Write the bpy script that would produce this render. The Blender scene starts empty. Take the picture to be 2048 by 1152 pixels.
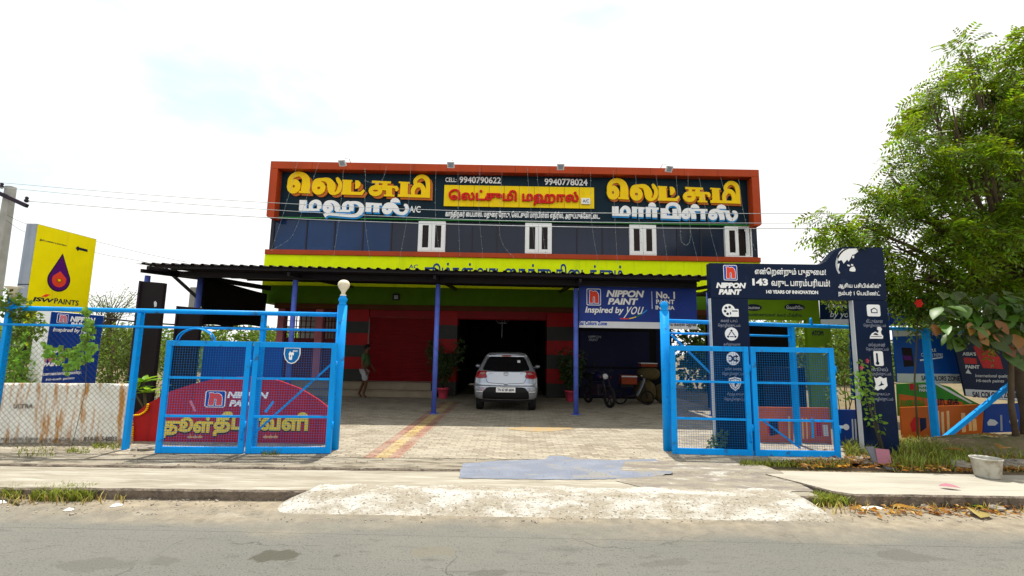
import bpy, math, random
import numpy as np
from mathutils import Vector, Matrix
from mathutils.geometry import delaunay_2d_cdt

rnd = random.Random(7)
S = bpy.context.scene
COL = S.collection
R = math.radians

# ------------------------------------------------------------------ camera
F, EYE = 940.0, 1.65            # focal length in photo pixels, eye height
cam = bpy.data.cameras.new('camera')
cam.sensor_width = 36.0
cam.lens = 36.0 * F / 2048.0
cam.clip_start, cam.clip_end = 0.05, 3000
camo = bpy.data.objects.new('camera', cam)
COL.objects.link(camo)
camo.location = (0, 0, EYE)
CR = (Matrix.Rotation(R(0.7), 3, 'Z') @ Matrix.Rotation(R(97.4), 3, 'X') @ Matrix.Rotation(R(0.9), 3, 'Z'))
camo.rotation_euler = CR.to_euler()
S.camera = camo

# ------------------------------------------------------------------ light
SUN_EL, SUN_AZ = 72.5, 4.0       # azimuth measured from +Y (behind the building) towards +X
sun = bpy.data.lights.new('sun', 'SUN')
sun.energy = 5.0
sun.angle = R(0.5)
sun.color = (1.0, 0.95, 0.86)
suno = bpy.data.objects.new('sun', sun)
COL.objects.link(suno)
sd = Vector((math.sin(R(SUN_AZ)) * math.cos(R(SUN_EL)), math.cos(R(SUN_AZ)) * math.cos(R(SUN_EL)), math.sin(R(SUN_EL))))
suno.rotation_euler = sd.to_track_quat('Z', 'Y').to_euler()
suno.location = (0, 0, 30)

S.view_settings.view_transform = 'Standard'
S.view_settings.look = 'None'
S.view_settings.gamma = 1
S.view_settings.exposure = 0.42

W = bpy.data.worlds.new('World')
S.world = W
W.use_nodes = True
nt = W.node_tree
nt.nodes.clear()


def nd(nt, typ, **kw):
    n = nt.nodes.new(typ)
    for k, v in kw.items():
        if k.startswith('i_'):
            n.inputs[int(k[2:])].default_value = v
        else:
            setattr(n, k, v)
    return n


def lk(nt, a, b, ao=0, bi=0):
    nt.links.new(a.outputs[ao], b.inputs[bi])


sky = nd(nt, 'ShaderNodeTexSky', sky_type='NISHITA', sun_disc=False)
sky.sun_elevation = R(SUN_EL)
sky.sun_rotation = R(SUN_AZ)
bg1 = nd(nt, 'ShaderNodeBackground', i_1=0.15)
lk(nt, sky, bg1)
bg2 = nd(nt, 'ShaderNodeBackground', i_0=(1.0, 0.995, 0.975, 1), i_1=0.90)
tc = nd(nt, 'ShaderNodeTexCoord')
mp = nd(nt, 'ShaderNodeMapping')
mp.inputs['Scale'].default_value = (1.0, 1.0, 2.2)
mp.inputs['Location'].default_value = (0.35, 0.1, 0.2)
lk(nt, tc, mp)
nz = nd(nt, 'ShaderNodeTexNoise')
nz.inputs['Scale'].default_value = 1.9
nz.inputs['Detail'].default_value = 7
nz.inputs['Roughness'].default_value = 0.55
lk(nt, mp, nz)
cr = nd(nt, 'ShaderNodeMapRange')
cr.inputs[1].default_value = 0.28
cr.inputs[2].default_value = 0.45
cr.inputs[3].default_value = 0.80
cr.inputs[4].default_value = 1.0
sx_ = nd(nt, 'ShaderNodeSeparateXYZ')
lk(nt, tc, sx_)
sa = nd(nt, 'ShaderNodeMath', operation='MULTIPLY_ADD')
sa.inputs[1].default_value = 0.20
lk(nt, sx_, sa)
lk(nt, nz, sa, 0, 2)
nz = sa
lk(nt, nz, cr)
hz = nd(nt, 'ShaderNodeMapRange')
hz.inputs[1].default_value = 0.30
hz.inputs[2].default_value = 0.43
lk(nt, nz, hz)
hc = nd(nt, 'ShaderNodeMixRGB')
hc.inputs[1].default_value = (0.80, 0.965, 1.0, 1)
hc.inputs[2].default_value = (1.0, 0.995, 0.975, 1)
lk(nt, hz, hc)
lk(nt, hc, bg2)
mxs = nd(nt, 'ShaderNodeMixShader')
lk(nt, cr, mxs)
lk(nt, bg1, mxs, 0, 1)
lk(nt, bg2, mxs, 0, 2)
wo = nd(nt, 'ShaderNodeOutputWorld')
lk(nt, mxs, wo)


# ------------------------------------------------------------------ pixel <-> world
def ray(x, y):
    return CR @ Vector(((x - 1024) / F, -(y - 576) / F, -1))


def at(x, y, Y):
    d = ray(x, y)
    return Vector((0, 0, EYE)) + d * (Y / d.y)


def gp(x, y, z=0.0):
    d = ray(x, y)
    return Vector((0, 0, EYE)) + d * ((z - EYE) / d.z)


class Plane:
    """a flat board: origin, unit u (to the right), unit v (up), n towards the viewer"""
    def __init__(s, o, u, v=(0, 0, 1)):
        s.o = Vector(o)
        s.u = Vector(u).normalized()
        v = Vector(v)
        s.v = (v - s.u * v.dot(s.u)).normalized()
        s.n = s.u.cross(s.v)

    def px(s, x, y):
        d = ray(x, y)
        c = Vector((0, 0, EYE))
        t = (s.o - c).dot(s.n) / d.dot(s.n)
        p = c + d * t - s.o
        return p.dot(s.u), p.dot(s.v)

    def pt(s, a, b, c=0.0):
        return s.o + s.u * a + s.v * b + s.n * c

    def shift(s, c):
        return Plane(s.o + s.n * c, s.u, s.v)


# ------------------------------------------------------------------ materials
def mat(name, col, rough=0.6, metal=0.0, var=0.12, scale=3.0, bump=0.0, bscale=40.0, spec=0.16, coat=0.0,
        grime=None, gr=(0.5, 0.75), gscale=2.0, streak=False, island=0.0, chips=None):
    m = bpy.data.materials.new(name)
    m.use_nodes = True
    nt = m.node_tree
    b = nt.nodes['Principled BSDF']
    b.inputs['Roughness'].default_value = rough
    b.inputs['Metallic'].default_value = metal
    b.inputs['Specular IOR Level'].default_value = spec
    b.inputs['Coat Weight'].default_value = coat
    tc = nd(nt, 'ShaderNodeTexCoord')
    c = (*col, 1)
    last = None
    if var > 0:
        n = nd(nt, 'ShaderNodeTexNoise')
        n.inputs['Scale'].default_value = scale
        n.inputs['Detail'].default_value = 6
        lk(nt, tc, n, 3)
        mr = nd(nt, 'ShaderNodeMapRange')
        mr.inputs[1].default_value = 0.3
        mr.inputs[2].default_value = 0.7
        mr.inputs[3].default_value = 1 - var
        mr.inputs[4].default_value = 1 + var
        lk(nt, n, mr)
        hv = nd(nt, 'ShaderNodeHueSaturation')
        hv.inputs['Color'].default_value = c
        lk(nt, mr, hv, 0, 2)
        last = hv
        if island > 0:
            g = nd(nt, 'ShaderNodeNewGeometry')
            mr2 = nd(nt, 'ShaderNodeMapRange')
            mr2.inputs[3].default_value = 1 - island
            mr2.inputs[4].default_value = 1 + island
            nt.links.new(g.outputs['Random Per Island'], mr2.inputs[0])
            mu = nd(nt, 'ShaderNodeMath', operation='MULTIPLY')
            lk(nt, mr, mu)
            lk(nt, mr2, mu, 0, 1)
            lk(nt, mu, hv, 0, 2)
            mr3 = nd(nt, 'ShaderNodeMapRange')
            mr3.inputs[3].default_value = 0.5 - 0.05 * island
            mr3.inputs[4].default_value = 0.5 + 0.05 * island
            nt.links.new(g.outputs['Random Per Island'], mr3.inputs[0])
            lk(nt, mr3, hv, 0, 0)
    if grime is not None:
        n2 = nd(nt, 'ShaderNodeTexNoise')
        n2.inputs['Scale'].default_value = gscale
        n2.inputs['Detail'].default_value = 9
        n2.inputs['Roughness'].default_value = 0.65
        if streak:
            mp = nd(nt, 'ShaderNodeMapping')
            mp.inputs['Scale'].default_value = (4.0, 4.0, 0.35)
            lk(nt, tc, mp, 3)
            lk(nt, mp, n2)
        else:
            lk(nt, tc, n2, 3)
        mg = nd(nt, 'ShaderNodeMapRange')
        mg.inputs[1].default_value = gr[0]
        mg.inputs[2].default_value = gr[1]
        lk(nt, n2, mg)
        mx = nd(nt, 'ShaderNodeMixRGB')
        mx.inputs[1].default_value = c
        mx.inputs[2].default_value = (*grime, 1)
        lk(nt, mg, mx)
        if last:
            lk(nt, last, mx, 0, 1)
        last = mx
    if chips is not None:
        n3 = nd(nt, 'ShaderNodeTexNoise')
        n3.inputs['Scale'].default_value = chips[1]
        n3.inputs['Detail'].default_value = 10
        n3.inputs['Roughness'].default_value = 0.7
        lk(nt, tc, n3, 3)
        m3 = nd(nt, 'ShaderNodeMapRange')
        m3.inputs[1].default_value = chips[2]
        m3.inputs[2].default_value = chips[3]
        lk(nt, n3, m3)
        x3 = nd(nt, 'ShaderNodeMixRGB')
        x3.inputs[2].default_value = (*chips[0], 1)
        lk(nt, m3, x3)
        lk(nt, last, x3, 0, 1)
        last = x3
    if last:
        lk(nt, last, b)
    else:
        b.inputs[0].default_value = c
    if bump > 0:
        nb = nd(nt, 'ShaderNodeTexNoise')
        nb.inputs['Scale'].default_value = bscale
        nb.inputs['Detail'].default_value = 8
        lk(nt, tc, nb, 3)
        bp = nd(nt, 'ShaderNodeBump')
        bp.inputs['Strength'].default_value = bump
        bp.inputs['Distance'].default_value = 0.02
        nt.links.new(nb.outputs[0], bp.inputs['Height'])
        nt.links.new(bp.outputs[0], b.inputs['Normal'])
    return m


def leafmat(name, col, island=0.45, trans=0.35, rough=0.45):
    m = mat(name, col, rough=rough, var=0.2, scale=0.8, island=island, spec=0.35)
    nt = m.node_tree
    b = nt.nodes['Principled BSDF']
    t = nd(nt, 'ShaderNodeBsdfTranslucent')
    src = b.inputs[0].links[0].from_node
    hv = nd(nt, 'ShaderNodeHueSaturation')
    hv.inputs[0].default_value = 0.485
    hv.inputs[2].default_value = 1.7
    nt.links.new(src.outputs[0], hv.inputs['Color'])
    nt.links.new(hv.outputs[0], t.inputs[0])
    mx = nd(nt, 'ShaderNodeMixShader')
    mx.inputs[0].default_value = trans
    nt.links.new(b.outputs[0], mx.inputs[1])
    nt.links.new(t.outputs[0], mx.inputs[2])
    nt.links.new(mx.outputs[0], nt.nodes['Material Output'].inputs[0])
    return m


M = {}
M['blue'] = mat('gate_blue_paint', (0.0, 0.29, 0.80), 0.42, var=0.10, scale=4, grime=(0.03, 0.11, 0.24), gr=(0.58, 0.70), gscale=6, bump=0.15, bscale=25, chips=((0.10, 0.045, 0.02), 11, 0.645, 0.67))
M['wire'] = mat('gate_wire_paint', (0.0, 0.14, 0.42), 0.4, var=0.05)
M['postblue'] = mat('post_violet_paint', (0.085, 0.135, 0.52), 0.45, var=0.15, grime=(0.05, 0.06, 0.2), gr=(0.5, 0.8), gscale=4)
M['white'] = mat('white_paint', (0.86, 0.86, 0.85), 0.5, var=0.06)
M['lettwhite'] = mat('white_letters', (0.90, 0.90, 0.90), 0.5, var=0.02)
M['upvc'] = mat('white_window_frame', (0.90, 0.90, 0.89), 0.35, var=0.03)
M['skyblue'] = mat('light_blue_sides', (0.03, 0.36, 0.85), 0.5, var=0.05)
M['yellow'] = mat('yellow_letters', (0.95, 0.62, 0.0), 0.4, var=0.04)
M['yboard'] = mat('yellow_board', (0.93, 0.66, 0.0), 0.45, var=0.05, grime=(0.7, 0.42, 0.0), gr=(0.55, 0.8), gscale=1.5)
M['pylony'] = mat('yellow_sign_sheet', (0.95, 0.80, 0.0), 0.4, var=0.04, grime=(0.72, 0.56, 0.03), gr=(0.58, 0.85), gscale=1.5, streak=True)
M['orange'] = mat('orange_cladding', (0.43, 0.056, 0.012), 0.45, var=0.10, scale=1.2, grime=(0.36, 0.05, 0.015), gr=(0.5, 0.8), gscale=1.4, streak=True)
M['orangeside'] = mat('orange_letter_side', (0.55, 0.15, 0.025), 0.5, var=0.05)
M['redlett'] = mat('red_letters', (0.62, 0.008, 0.006), 0.4, var=0.05)
M['board'] = mat('dark_teal_board', (0.004, 0.020, 0.034), 0.5, var=0.25, scale=0.7, grime=(0.004, 0.014, 0.022), gr=(0.45, 0.75), gscale=0.8, spec=0.12)
M['greenline'] = mat('green_edging', (0.05, 0.30, 0.06), 0.5, var=0.1)
M['lime'] = mat('lime_wall', (0.80, 0.97, 0.0), 0.75, var=0.05, grime=(0.50, 0.66, 0.01), gr=(0.56, 0.8), gscale=1.0, streak=True)
M['green'] = mat('shaded_green_wall', (0.07, 0.17, 0.004), 0.8, var=0.12, grime=(0.08, 0.12, 0.01), gr=(0.5, 0.8), gscale=0.8)  # darker than the lime above: canopy shade is put into the colour
M['bodywall'] = mat('grey_wall', (0.25, 0.25, 0.24), 0.85, var=0.12, bump=0.1)
M['brownbeam'] = mat('brown_beam', (0.09, 0.03, 0.008), 0.75, var=0.12)
M['redtile'] = mat('red_panel', (0.28, 0.002, 0.003), 0.45, var=0.12)
M['greytile'] = mat('dark_grey_panel', (0.03, 0.03, 0.028), 0.45, var=0.12)
M['shutter'] = mat('red_shutter_paint', (0.20, 0.003, 0.006), 0.5, var=0.12, bump=0.05)
M['pink'] = mat('pink_plaster', (0.42, 0.14, 0.17), 0.75, var=0.1)
M['cream'] = mat('cream_step_tile', (0.24, 0.20, 0.14), 0.5, var=0.12, bump=0.05)
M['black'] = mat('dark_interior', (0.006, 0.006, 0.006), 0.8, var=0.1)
M['grille'] = mat('maroon_grille', (0.10, 0.012, 0.02), 0.6, var=0.1)
M['roof'] = mat('dark_roof_sheet', (0.020, 0.016, 0.018), 0.6, var=0.25, grime=(0.04, 0.02, 0.015), gr=(0.5, 0.8), gscale=1.5)
M['rafter'] = mat('dark_steel', (0.015, 0.012, 0.015), 0.5, var=0.2)
M['tarp'] = mat('black_tarpaulin', (0.008, 0.007, 0.006), 0.7, var=0.2, bump=0.15, bscale=6)
M['sacktarp'] = mat('black_board_back', (0.010, 0.006, 0.007), 0.6, var=0.2)
M['banner'] = mat('blue_banner', (0.018, 0.045, 0.26), 0.45, var=0.08, bump=0.05, bscale=3)
M['bannerw'] = mat('white_banner_strip', (0.70, 0.72, 0.76), 0.5, var=0.05)
M['navy'] = mat('navy_board', (0.003, 0.012, 0.042), 0.4, var=0.10, scale=1.2, grime=(0.014, 0.032, 0.075), gr=(0.55, 0.8), gscale=3, spec=0.12)
M['logoblue'] = mat('logo_blue', (0.01, 0.055, 0.40), 0.4, var=0.04)
M['logored'] = mat('logo_red', (0.78, 0.06, 0.025), 0.4, var=0.04)
M['signblue'] = mat('royal_blue_sign', (0.006, 0.045, 0.26), 0.4, var=0.08)
M['pinkfade'] = mat('faded_pink', (0.62, 0.20, 0.26), 0.5, var=0.08)
M['signgrey'] = mat('grey_sign_side', (0.30, 0.34, 0.42), 0.4, var=0.12, scale=1.5, grime=(0.16, 0.18, 0.22), gr=(0.5, 0.8), gscale=1.3, streak=True)
M['redsign'] = mat('red_sign_sheet', (0.42, 0.012, 0.012), 0.45, var=0.14, grime=(0.22, 0.012, 0.012), gr=(0.5, 0.8), gscale=2.5, streak=True)
M['gold'] = mat('gold_letters', (0.82, 0.62, 0.04), 0.45, var=0.08)
M['goldshade'] = mat('dark_letter_shade', (0.02, 0.01, 0.015), 0.6, var=0.08)
M['purple'] = mat('purple', (0.09, 0.006, 0.14), 0.5, var=0.05)
M['lettblack'] = mat('black_letters', (0.01, 0.012, 0.035), 0.5, var=0.05)
M['darkblueletter'] = mat('blue_letters', (0.008, 0.05, 0.22), 0.5, var=0.05)
M['tin'] = mat('rusty_white_tin', (0.88, 0.86, 0.78), 0.55, var=0.06, grime=(0.55, 0.27, 0.07), gr=(0.50, 0.62), gscale=2.6, streak=True)
M['cream_glass'] = mat('cream_lamp_shade', (0.80, 0.73, 0.56), 0.35, var=0.08, grime=(0.5, 0.36, 0.16), gr=(0.5, 0.8), gscale=12)
M['concrete'] = mat('pole_concrete', (0.36, 0.36, 0.34), 0.85, var=0.15, bump=0.2)
M['netwire'] = mat('rusty_net_wire', (0.05, 0.035, 0.025), 0.8, var=0.2, spec=0.05)
M['iron'] = mat('dark_iron', (0.03, 0.02, 0.03), 0.5, metal=0.3, var=0.15)
M['cable'] = mat('cable_black', (0.02, 0.02, 0.022), 0.6, var=0.0)
M['cablew'] = mat('cable_bare_aluminium', (0.42, 0.44, 0.46), 0.45, var=0.0)
M['fairy'] = mat('clear_flex', (0.32, 0.36, 0.36), 0.5, var=0.0)
M['glass'] = mat('dark_glazing', (0.010, 0.017, 0.040), 0.14, var=0.4, scale=0.5, spec=0.32)
M['glassreflect'] = mat('blue_reflection_glazing', (0.004, 0.034, 0.12), 0.14, var=0.3, scale=0.5, spec=0.30)  # dark glass with a blue reflection put into its base colour
M['mullion'] = mat('dark_mullion', (0.03, 0.03, 0.045), 0.4, var=0.05)
M['pane'] = mat('open_window_dark', (0.012, 0.006, 0.006), 0.3, var=0.1, spec=0.2)
M['alu'] = mat('lamp_white_metal', (0.75, 0.76, 0.78), 0.35, var=0.05)
M['ledglass'] = mat('floodlight_lens', (0.34, 0.37, 0.44), 0.2, var=0.05)
M['car'] = mat('silver_car_paint', (0.40, 0.43, 0.48), 0.25, metal=0.65, var=0.03, coat=0.6)
M['carglass'] = mat('car_glass', (0.006, 0.006, 0.007), 0.12, var=0.0, spec=0.3)
M['carblack'] = mat('black_plastic', (0.012, 0.012, 0.013), 0.5, var=0.05)
M['tail'] = mat('tail_light_red', (0.25, 0.004, 0.008), 0.15, var=0.0, coat=0.5)
M['tailclear'] = mat('tail_light_clear', (0.26, 0.15, 0.14), 0.2, var=0.0)
M['chrome'] = mat('chrome', (0.35, 0.35, 0.37), 0.25, metal=1.0, var=0.0)
M['tyre'] = mat('tyre_rubber', (0.012, 0.012, 0.012), 0.8, var=0.1)
M['skin'] = mat('brown_skin', (0.10, 0.045, 0.022), 0.55, var=0.05)
M['hair'] = mat('black_hair', (0.006, 0.005, 0.005), 0.6, var=0.1)
M['shirt'] = mat('green_shirt_cloth', (0.05, 0.10, 0.035), 0.85, var=0.15)
M['shorts'] = mat('grey_shorts_cloth', (0.34, 0.34, 0.36), 0.85, var=0.2)
M['pot'] = mat('pink_plastic_pot', (0.55, 0.06, 0.10), 0.4, var=0.08)
M['soil'] = mat('soil', (0.05, 0.035, 0.022), 0.95, var=0.2)
M['sack'] = mat('jute_sack', (0.085, 0.066, 0.026), 0.9, var=0.2, bump=0.3, bscale=20)
M['crate'] = mat('orange_plastic', (0.20, 0.03, 0.006), 0.45, var=0.08)
M['poster'] = mat('dark_blue_poster', (0.008, 0.009, 0.04), 0.5, var=0.1)
M['paleletter'] = mat('pale_letters', (0.30, 0.32, 0.40), 0.5, var=0.1)
M['shopgreen'] = mat('shop_green_sign', (0.13, 0.24, 0.005), 0.5, var=0.1)
M['skyboard'] = mat('bright_blue_board', (0.004, 0.07, 0.34), 0.4, var=0.2, scale=0.8)
M['stripw'] = mat('pale_strip', (0.55, 0.57, 0.58), 0.5, var=0.06)
M['leafgreenboard'] = mat('green_board', (0.025, 0.19, 0.012), 0.45, var=0.15)
M['orangeboard'] = mat('orange_board', (0.45, 0.095, 0.010), 0.45, var=0.16, scale=2, grime=(0.42, 0.09, 0.012), gr=(0.5, 0.8), gscale=2)
M['paleorange'] = mat('pale_orange_print', (0.70, 0.40, 0.16), 0.5, var=0.15)
M['bark'] = mat('bark', (0.10, 0.07, 0.045), 0.9, var=0.25, bump=0.5, bscale=25)
M['twig'] = mat('twig', (0.09, 0.08, 0.045), 0.85, var=0.2)
M['neem'] = leafmat('neem_leaf', (0.105, 0.165, 0.005), 0.7, 0.48)
M['bush'] = leafmat('bush_leaf', (0.095, 0.155, 0.015), 0.5, 0.35)
M['dryleaf'] = leafmat('dry_leaf', (0.30, 0.145, 0.018), 0.45, 0.25)
M['orangeleaf'] = leafmat('orange_leaf', (0.20, 0.085, 0.008), 0.4, 0.12)
M['bright'] = leafmat('bright_leaf', (0.17, 0.34, 0.02), 0.35, 0.4)
M['vine'] = leafmat('vine_leaf', (0.17, 0.32, 0.035), 0.4, 0.4)
M['broad'] = leafmat('broad_leaf', (0.05, 0.10, 0.008), 0.6, 0.30)
M['potleaf'] = leafmat('dark_pot_leaf', (0.03, 0.055, 0.01), 0.4, 0.15)
M['grass'] = leafmat('grass_blade', (0.17, 0.20, 0.025), 0.5, 0.3)
M['straw'] = leafmat('straw_blade', (0.34, 0.26, 0.08), 0.5, 0.2)
M['rose'] = mat('pink_petal', (0.70, 0.16, 0.22), 0.6, var=0.1)
M['redflower'] = mat('red_petal', (0.62, 0.02, 0.012), 0.6, var=0.1)
M['marigold'] = mat('marigold', (0.85, 0.45, 0.0), 0.7, var=0.1)
M['paper'] = mat('litter_paper', (0.75, 0.74, 0.70), 0.7, var=0.08)
M['bucket'] = mat('dirty_white_plastic', (0.52, 0.50, 0.44), 0.5, var=0.12, grime=(0.25, 0.2, 0.13), gr=(0.48, 0.7), gscale=8)
M['stone'] = mat('stone', (0.26, 0.23, 0.19), 0.9, var=0.25, bump=0.5, bscale=18)
M['tilegrey'] = mat('slate_tile', (0.14, 0.15, 0.17), 0.6, var=0.1)
M['tilepink'] = mat('maroon_tile', (0.36, 0.14, 0.18), 0.6, var=0.1)
M['cardboard'] = mat('cardboard', (0.30, 0.19, 0.10), 0.8, var=0.1)


# ------------------------------------------------------------------ mesh helpers
ORG = {}


def tag(o, label=None, cat=None, group=None, kind=None):
    if label:
        o['label'] = label
    if cat:
        o['category'] = cat
    if group:
        o['group'] = group
    if kind:
        o['kind'] = kind
    return o


def thing(name, loc, label, cat, group=None):
    o = bpy.data.objects.new(name, None)
    o.empty_display_size = 0.2
    COL.objects.link(o)
    o.location = loc
    ORG[o] = Vector(loc)
    return tag(o, label, cat, group)


class MB:
    def __init__(s):
        s.v, s.f, s.mi, s.sm = [], [], [], []
        s.cur = 0
        s.smooth = False

    def add(s, vs, fs):
        b = len(s.v)
        s.v += [Vector(p) for p in vs]
        for f in fs:
            s.f.append([b + i for i in f])
            s.mi.append(s.cur)
            s.sm.append(s.smooth)
        return s

    def hexa(s, p):          # 8 points: bottom loop 0-3, top loop 4-7
        return s.add(p, [(3, 2, 1, 0), (4, 5, 6, 7), (0, 1, 5, 4), (1, 2, 6, 5), (2, 3, 7, 6), (3, 0, 4, 7)])

    def box(s, c, d, rot=None):
        x, y, z = d[0] / 2, d[1] / 2, d[2] / 2
        p = [Vector(q) for q in ((-x, -y, -z), (x, -y, -z), (x, y, -z), (-x, y, -z), (-x, -y, z), (x, -y, z), (x, y, z), (-x, y, z))]
        if rot is not None:
            p = [rot @ q for q in p]
        c = Vector(c)
        return s.hexa([q + c for q in p])

    def bar(s, p, q, w, h=None, up=(0, 0, 1)):   # rectangular bar, w sideways, h along 'up'
        h = w if h is None else h
        p, q = Vector(p), Vector(q)
        d = (q - p).normalized()
        up = Vector(up)
        if abs(d.dot(up)) > 0.98:
            up = Vector((0, 1, 0))
        sd_ = d.cross(up).normalized()
        u2 = sd_.cross(d).normalized()
        a, b = sd_ * w / 2, u2 * h / 2
        return s.hexa([p - a - b, p + a - b, q + a - b, q - a - b, p - a + b, p + a + b, q + a + b, q - a + b])

    def tube(s, pts, r, n=8, cap=True):
        pts = [Vector(p) for p in pts]
        rs = r if isinstance(r, (list, tuple)) else [r] * len(pts)
        b = len(s.v)
        ref = None
        for i, p in enumerate(pts):
            d = (pts[min(i + 1, len(pts) - 1)] - pts[max(i - 1, 0)])
            d = d.normalized() if d.length > 1e-9 else Vector((0, 0, 1))
            if ref is None:
                ref = d.orthogonal().normalized()
            ref = (ref - d * ref.dot(d))
            ref = ref.normalized() if ref.length > 1e-6 else d.orthogonal().normalized()
            e = d.cross(ref)
            for k in range(n):
                t = 2 * math.pi * k / n
                s.v.append(p + ref * (math.cos(t) * rs[i]) + e * (math.sin(t) * rs[i]))
        for i in range(len(pts) - 1):
            for k in range(n):
                k2 = (k + 1) % n
                s.f.append([b + i * n + k, b + i * n + k2, b + (i + 1) * n + k2, b + (i + 1) * n + k])
                s.mi.append(s.cur)
                s.sm.append(n > 4)
        if cap:
            s.f.append([b + k for k in range(n)][::-1])
            s.f.append([b + (len(pts) - 1) * n + k for k in range(n)])
            s.mi += [s.cur] * 2
            s.sm += [False] * 2
        return s

    def lathe(s, c, prof, n=20, axis=None):    # prof [(r,z)...]
        c = Vector(c)
        b = len(s.v)
        rot = Vector((0, 0, 1)).rotation_difference(Vector(axis)).to_matrix() if axis is not None else None
        for r, z in prof:
            for k in range(n):
                t = 2 * math.pi * k / n
                q = Vector((r * math.cos(t), r * math.sin(t), z))
                s.v.append(c + (rot @ q if rot else q))
        for i in range(len(prof) - 1):
            for k in range(n):
                k2 = (k + 1) % n
                s.f.append([b + i * n + k, b + i * n + k2, b + (i + 1) * n + k2, b + (i + 1) * n + k])
                s.mi.append(s.cur)
                s.sm.append(True)
        for i, fl in ((0, True), (len(prof) - 1, False)):
            if prof[i][0] > 1e-5:
                L = [b + i * n + k for k in range(n)]
                s.f.append(L[::-1] if fl else L)
                s.mi.append(s.cur)
                s.sm.append(False)
        return s

    def prism(s, pl, poly, c0, c1):    # polygon on a Plane between offsets c0 (back) and c1 (front)
        n = len(poly)
        ar = sum(poly[i][0] * poly[(i + 1) % n][1] - poly[(i + 1) % n][0] * poly[i][1] for i in range(n))
        if ar < 0:
            poly = poly[::-1]
        vs = [pl.pt(a, b, c0) for a, b in poly] + [pl.pt(a, b, c1) for a, b in poly]
        fs = [tuple(range(n))[::-1], tuple(range(n, 2 * n))]
        fs += [(i, (i + 1) % n, n + (i + 1) % n, n + i) for i in range(n)]
        return s.add(vs, fs)

    def pbox(s, pl, a0, a1, b0, b1, c0, c1):
        return s.prism(pl, [(a0, b0), (a1, b0), (a1, b1), (a0, b1)], c0, c1)

    def build(s, name, mats, parent=None, org=None, bevel=0.0, seg=2):
        o0 = ORG[parent] if parent is not None else (Vector(org) if org is not None else Vector((0, 0, 0)))
        me = bpy.data.meshes.new(name)
        me.from_pydata([tuple(p - o0) for p in s.v], [], s.f)
        for m in (mats if isinstance(mats, (list, tuple)) else [mats]):
            me.materials.append(m)
        me.polygons.foreach_set('material_index', s.mi)
        me.polygons.foreach_set('use_smooth', s.sm)
        me.update()
        o = bpy.data.objects.new(name, me)
        COL.objects.link(o)
        if parent is not None:
            o.parent = parent
        else:
            o.location = o0
        ORG[o] = o0
        if bevel > 0:
            bv = o.modifiers.new('bevel', 'BEVEL')
            bv.width = bevel
            bv.segments = seg
            bv.limit_method = 'ANGLE'
            bv.angle_limit = R(40)
        return o


def copy_tree(o, parent=None):
    c = o.copy()
    COL.objects.link(c)
    if parent is not None:
        c.parent = parent
    for ch in list(o.children):
        copy_tree(ch, c)
    return c


# ------------------------------------------------------------------ lettering
PRE = 'ெேை'
SPLIT = {'ொ': ('ெ', 'ா'), 'ோ': ('ே', 'ா'), 'ௌ': ('ெ', 'ள')}


def reorder(t):
    out = []
    for ch in t:
        if ch in PRE and out:
            out.insert(len(out) - 1, ch)
        elif ch in SPLIT and out:
            a, b = SPLIT[ch]
            out.insert(len(out) - 1, a)
            out.append(b)
        else:
            out.append(ch)
    return ''.join(out)


def contours(body):
    cu = bpy.data.curves.new('tmp', 'FONT')
    cu.body = reorder(body)
    ob = bpy.data.objects.new('tmp', cu)
    COL.objects.link(ob)
    dg = bpy.context.evaluated_depsgraph_get()
    cv = ob.evaluated_get(dg).to_curve(dg)
    res = []
    for sp in cv.splines:
        bp = sp.bezier_points
        if len(bp) < 2:
            continue
        pts = []
        for i in range(len(bp)):
            a, b = bp[i], bp[(i + 1) % len(bp)]
            p0, p1, p2, p3 = a.co, a.handle_right, b.handle_left, b.co
            ln = (p3 - p0).length
            straight = ((p1 - p0).cross(p3 - p0).length < 1e-4 and (p2 - p0).cross(p3 - p0).length < 1e-4)
            k = 1 if straight else 4
            for j in range(k):
                t = j / k
                q = p0 * (1 - t) ** 3 + p1 * (3 * t * (1 - t) ** 2) + p2 * (3 * t * t * (1 - t)) + p3 * t ** 3
                pts.append((q.x, q.y))
        pts = [p for i, p in enumerate(pts) if (p[0] - pts[i - 1][0]) ** 2 + (p[1] - pts[i - 1][1]) ** 2 > 1e-8]
        if len(pts) > 2:
            res.append(np.array(pts))
    ob.to_curve_clear()
    bpy.data.objects.remove(ob)
    bpy.data.curves.remove(cu)
    return res


def area(p):
    x, y = p[:, 0], p[:, 1]
    return 0.5 * float(np.sum(x * np.roll(y, -1) - np.roll(x, -1) * y))


def inside(p, poly):
    x, y = p
    q = np.roll(poly, -1, 0)
    c = ((poly[:, 1] > y) != (q[:, 1] > y))
    with np.errstate(divide='ignore', invalid='ignore'):
        xi = (q[:, 0] - poly[:, 0]) * (y - poly[:, 1]) / (q[:, 1] - poly[:, 1]) + poly[:, 0]
    return int(np.sum(c & (x < xi))) % 2 == 1


def orient(cs):
    """the two fonts wind their outlines opposite ways: bring all outers to counter-clockwise"""
    pos = [p for p in cs if area(p) > 0]
    neg = [p for p in cs if area(p) <= 0]
    flip = [n for n in neg if not any(inside(n[0], p) and abs(area(p)) > abs(area(n)) for p in pos)]
    ids = {id(n) for n in flip}
    out = [n[::-1] for n in flip]
    for p in cs:
        if id(p) in ids:
            continue
        if area(p) > 0 and any(inside(p[0], n) and abs(area(n)) > abs(area(p)) for n in flip):
            out.append(p[::-1])
        else:
            out.append(p)
    return out


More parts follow.
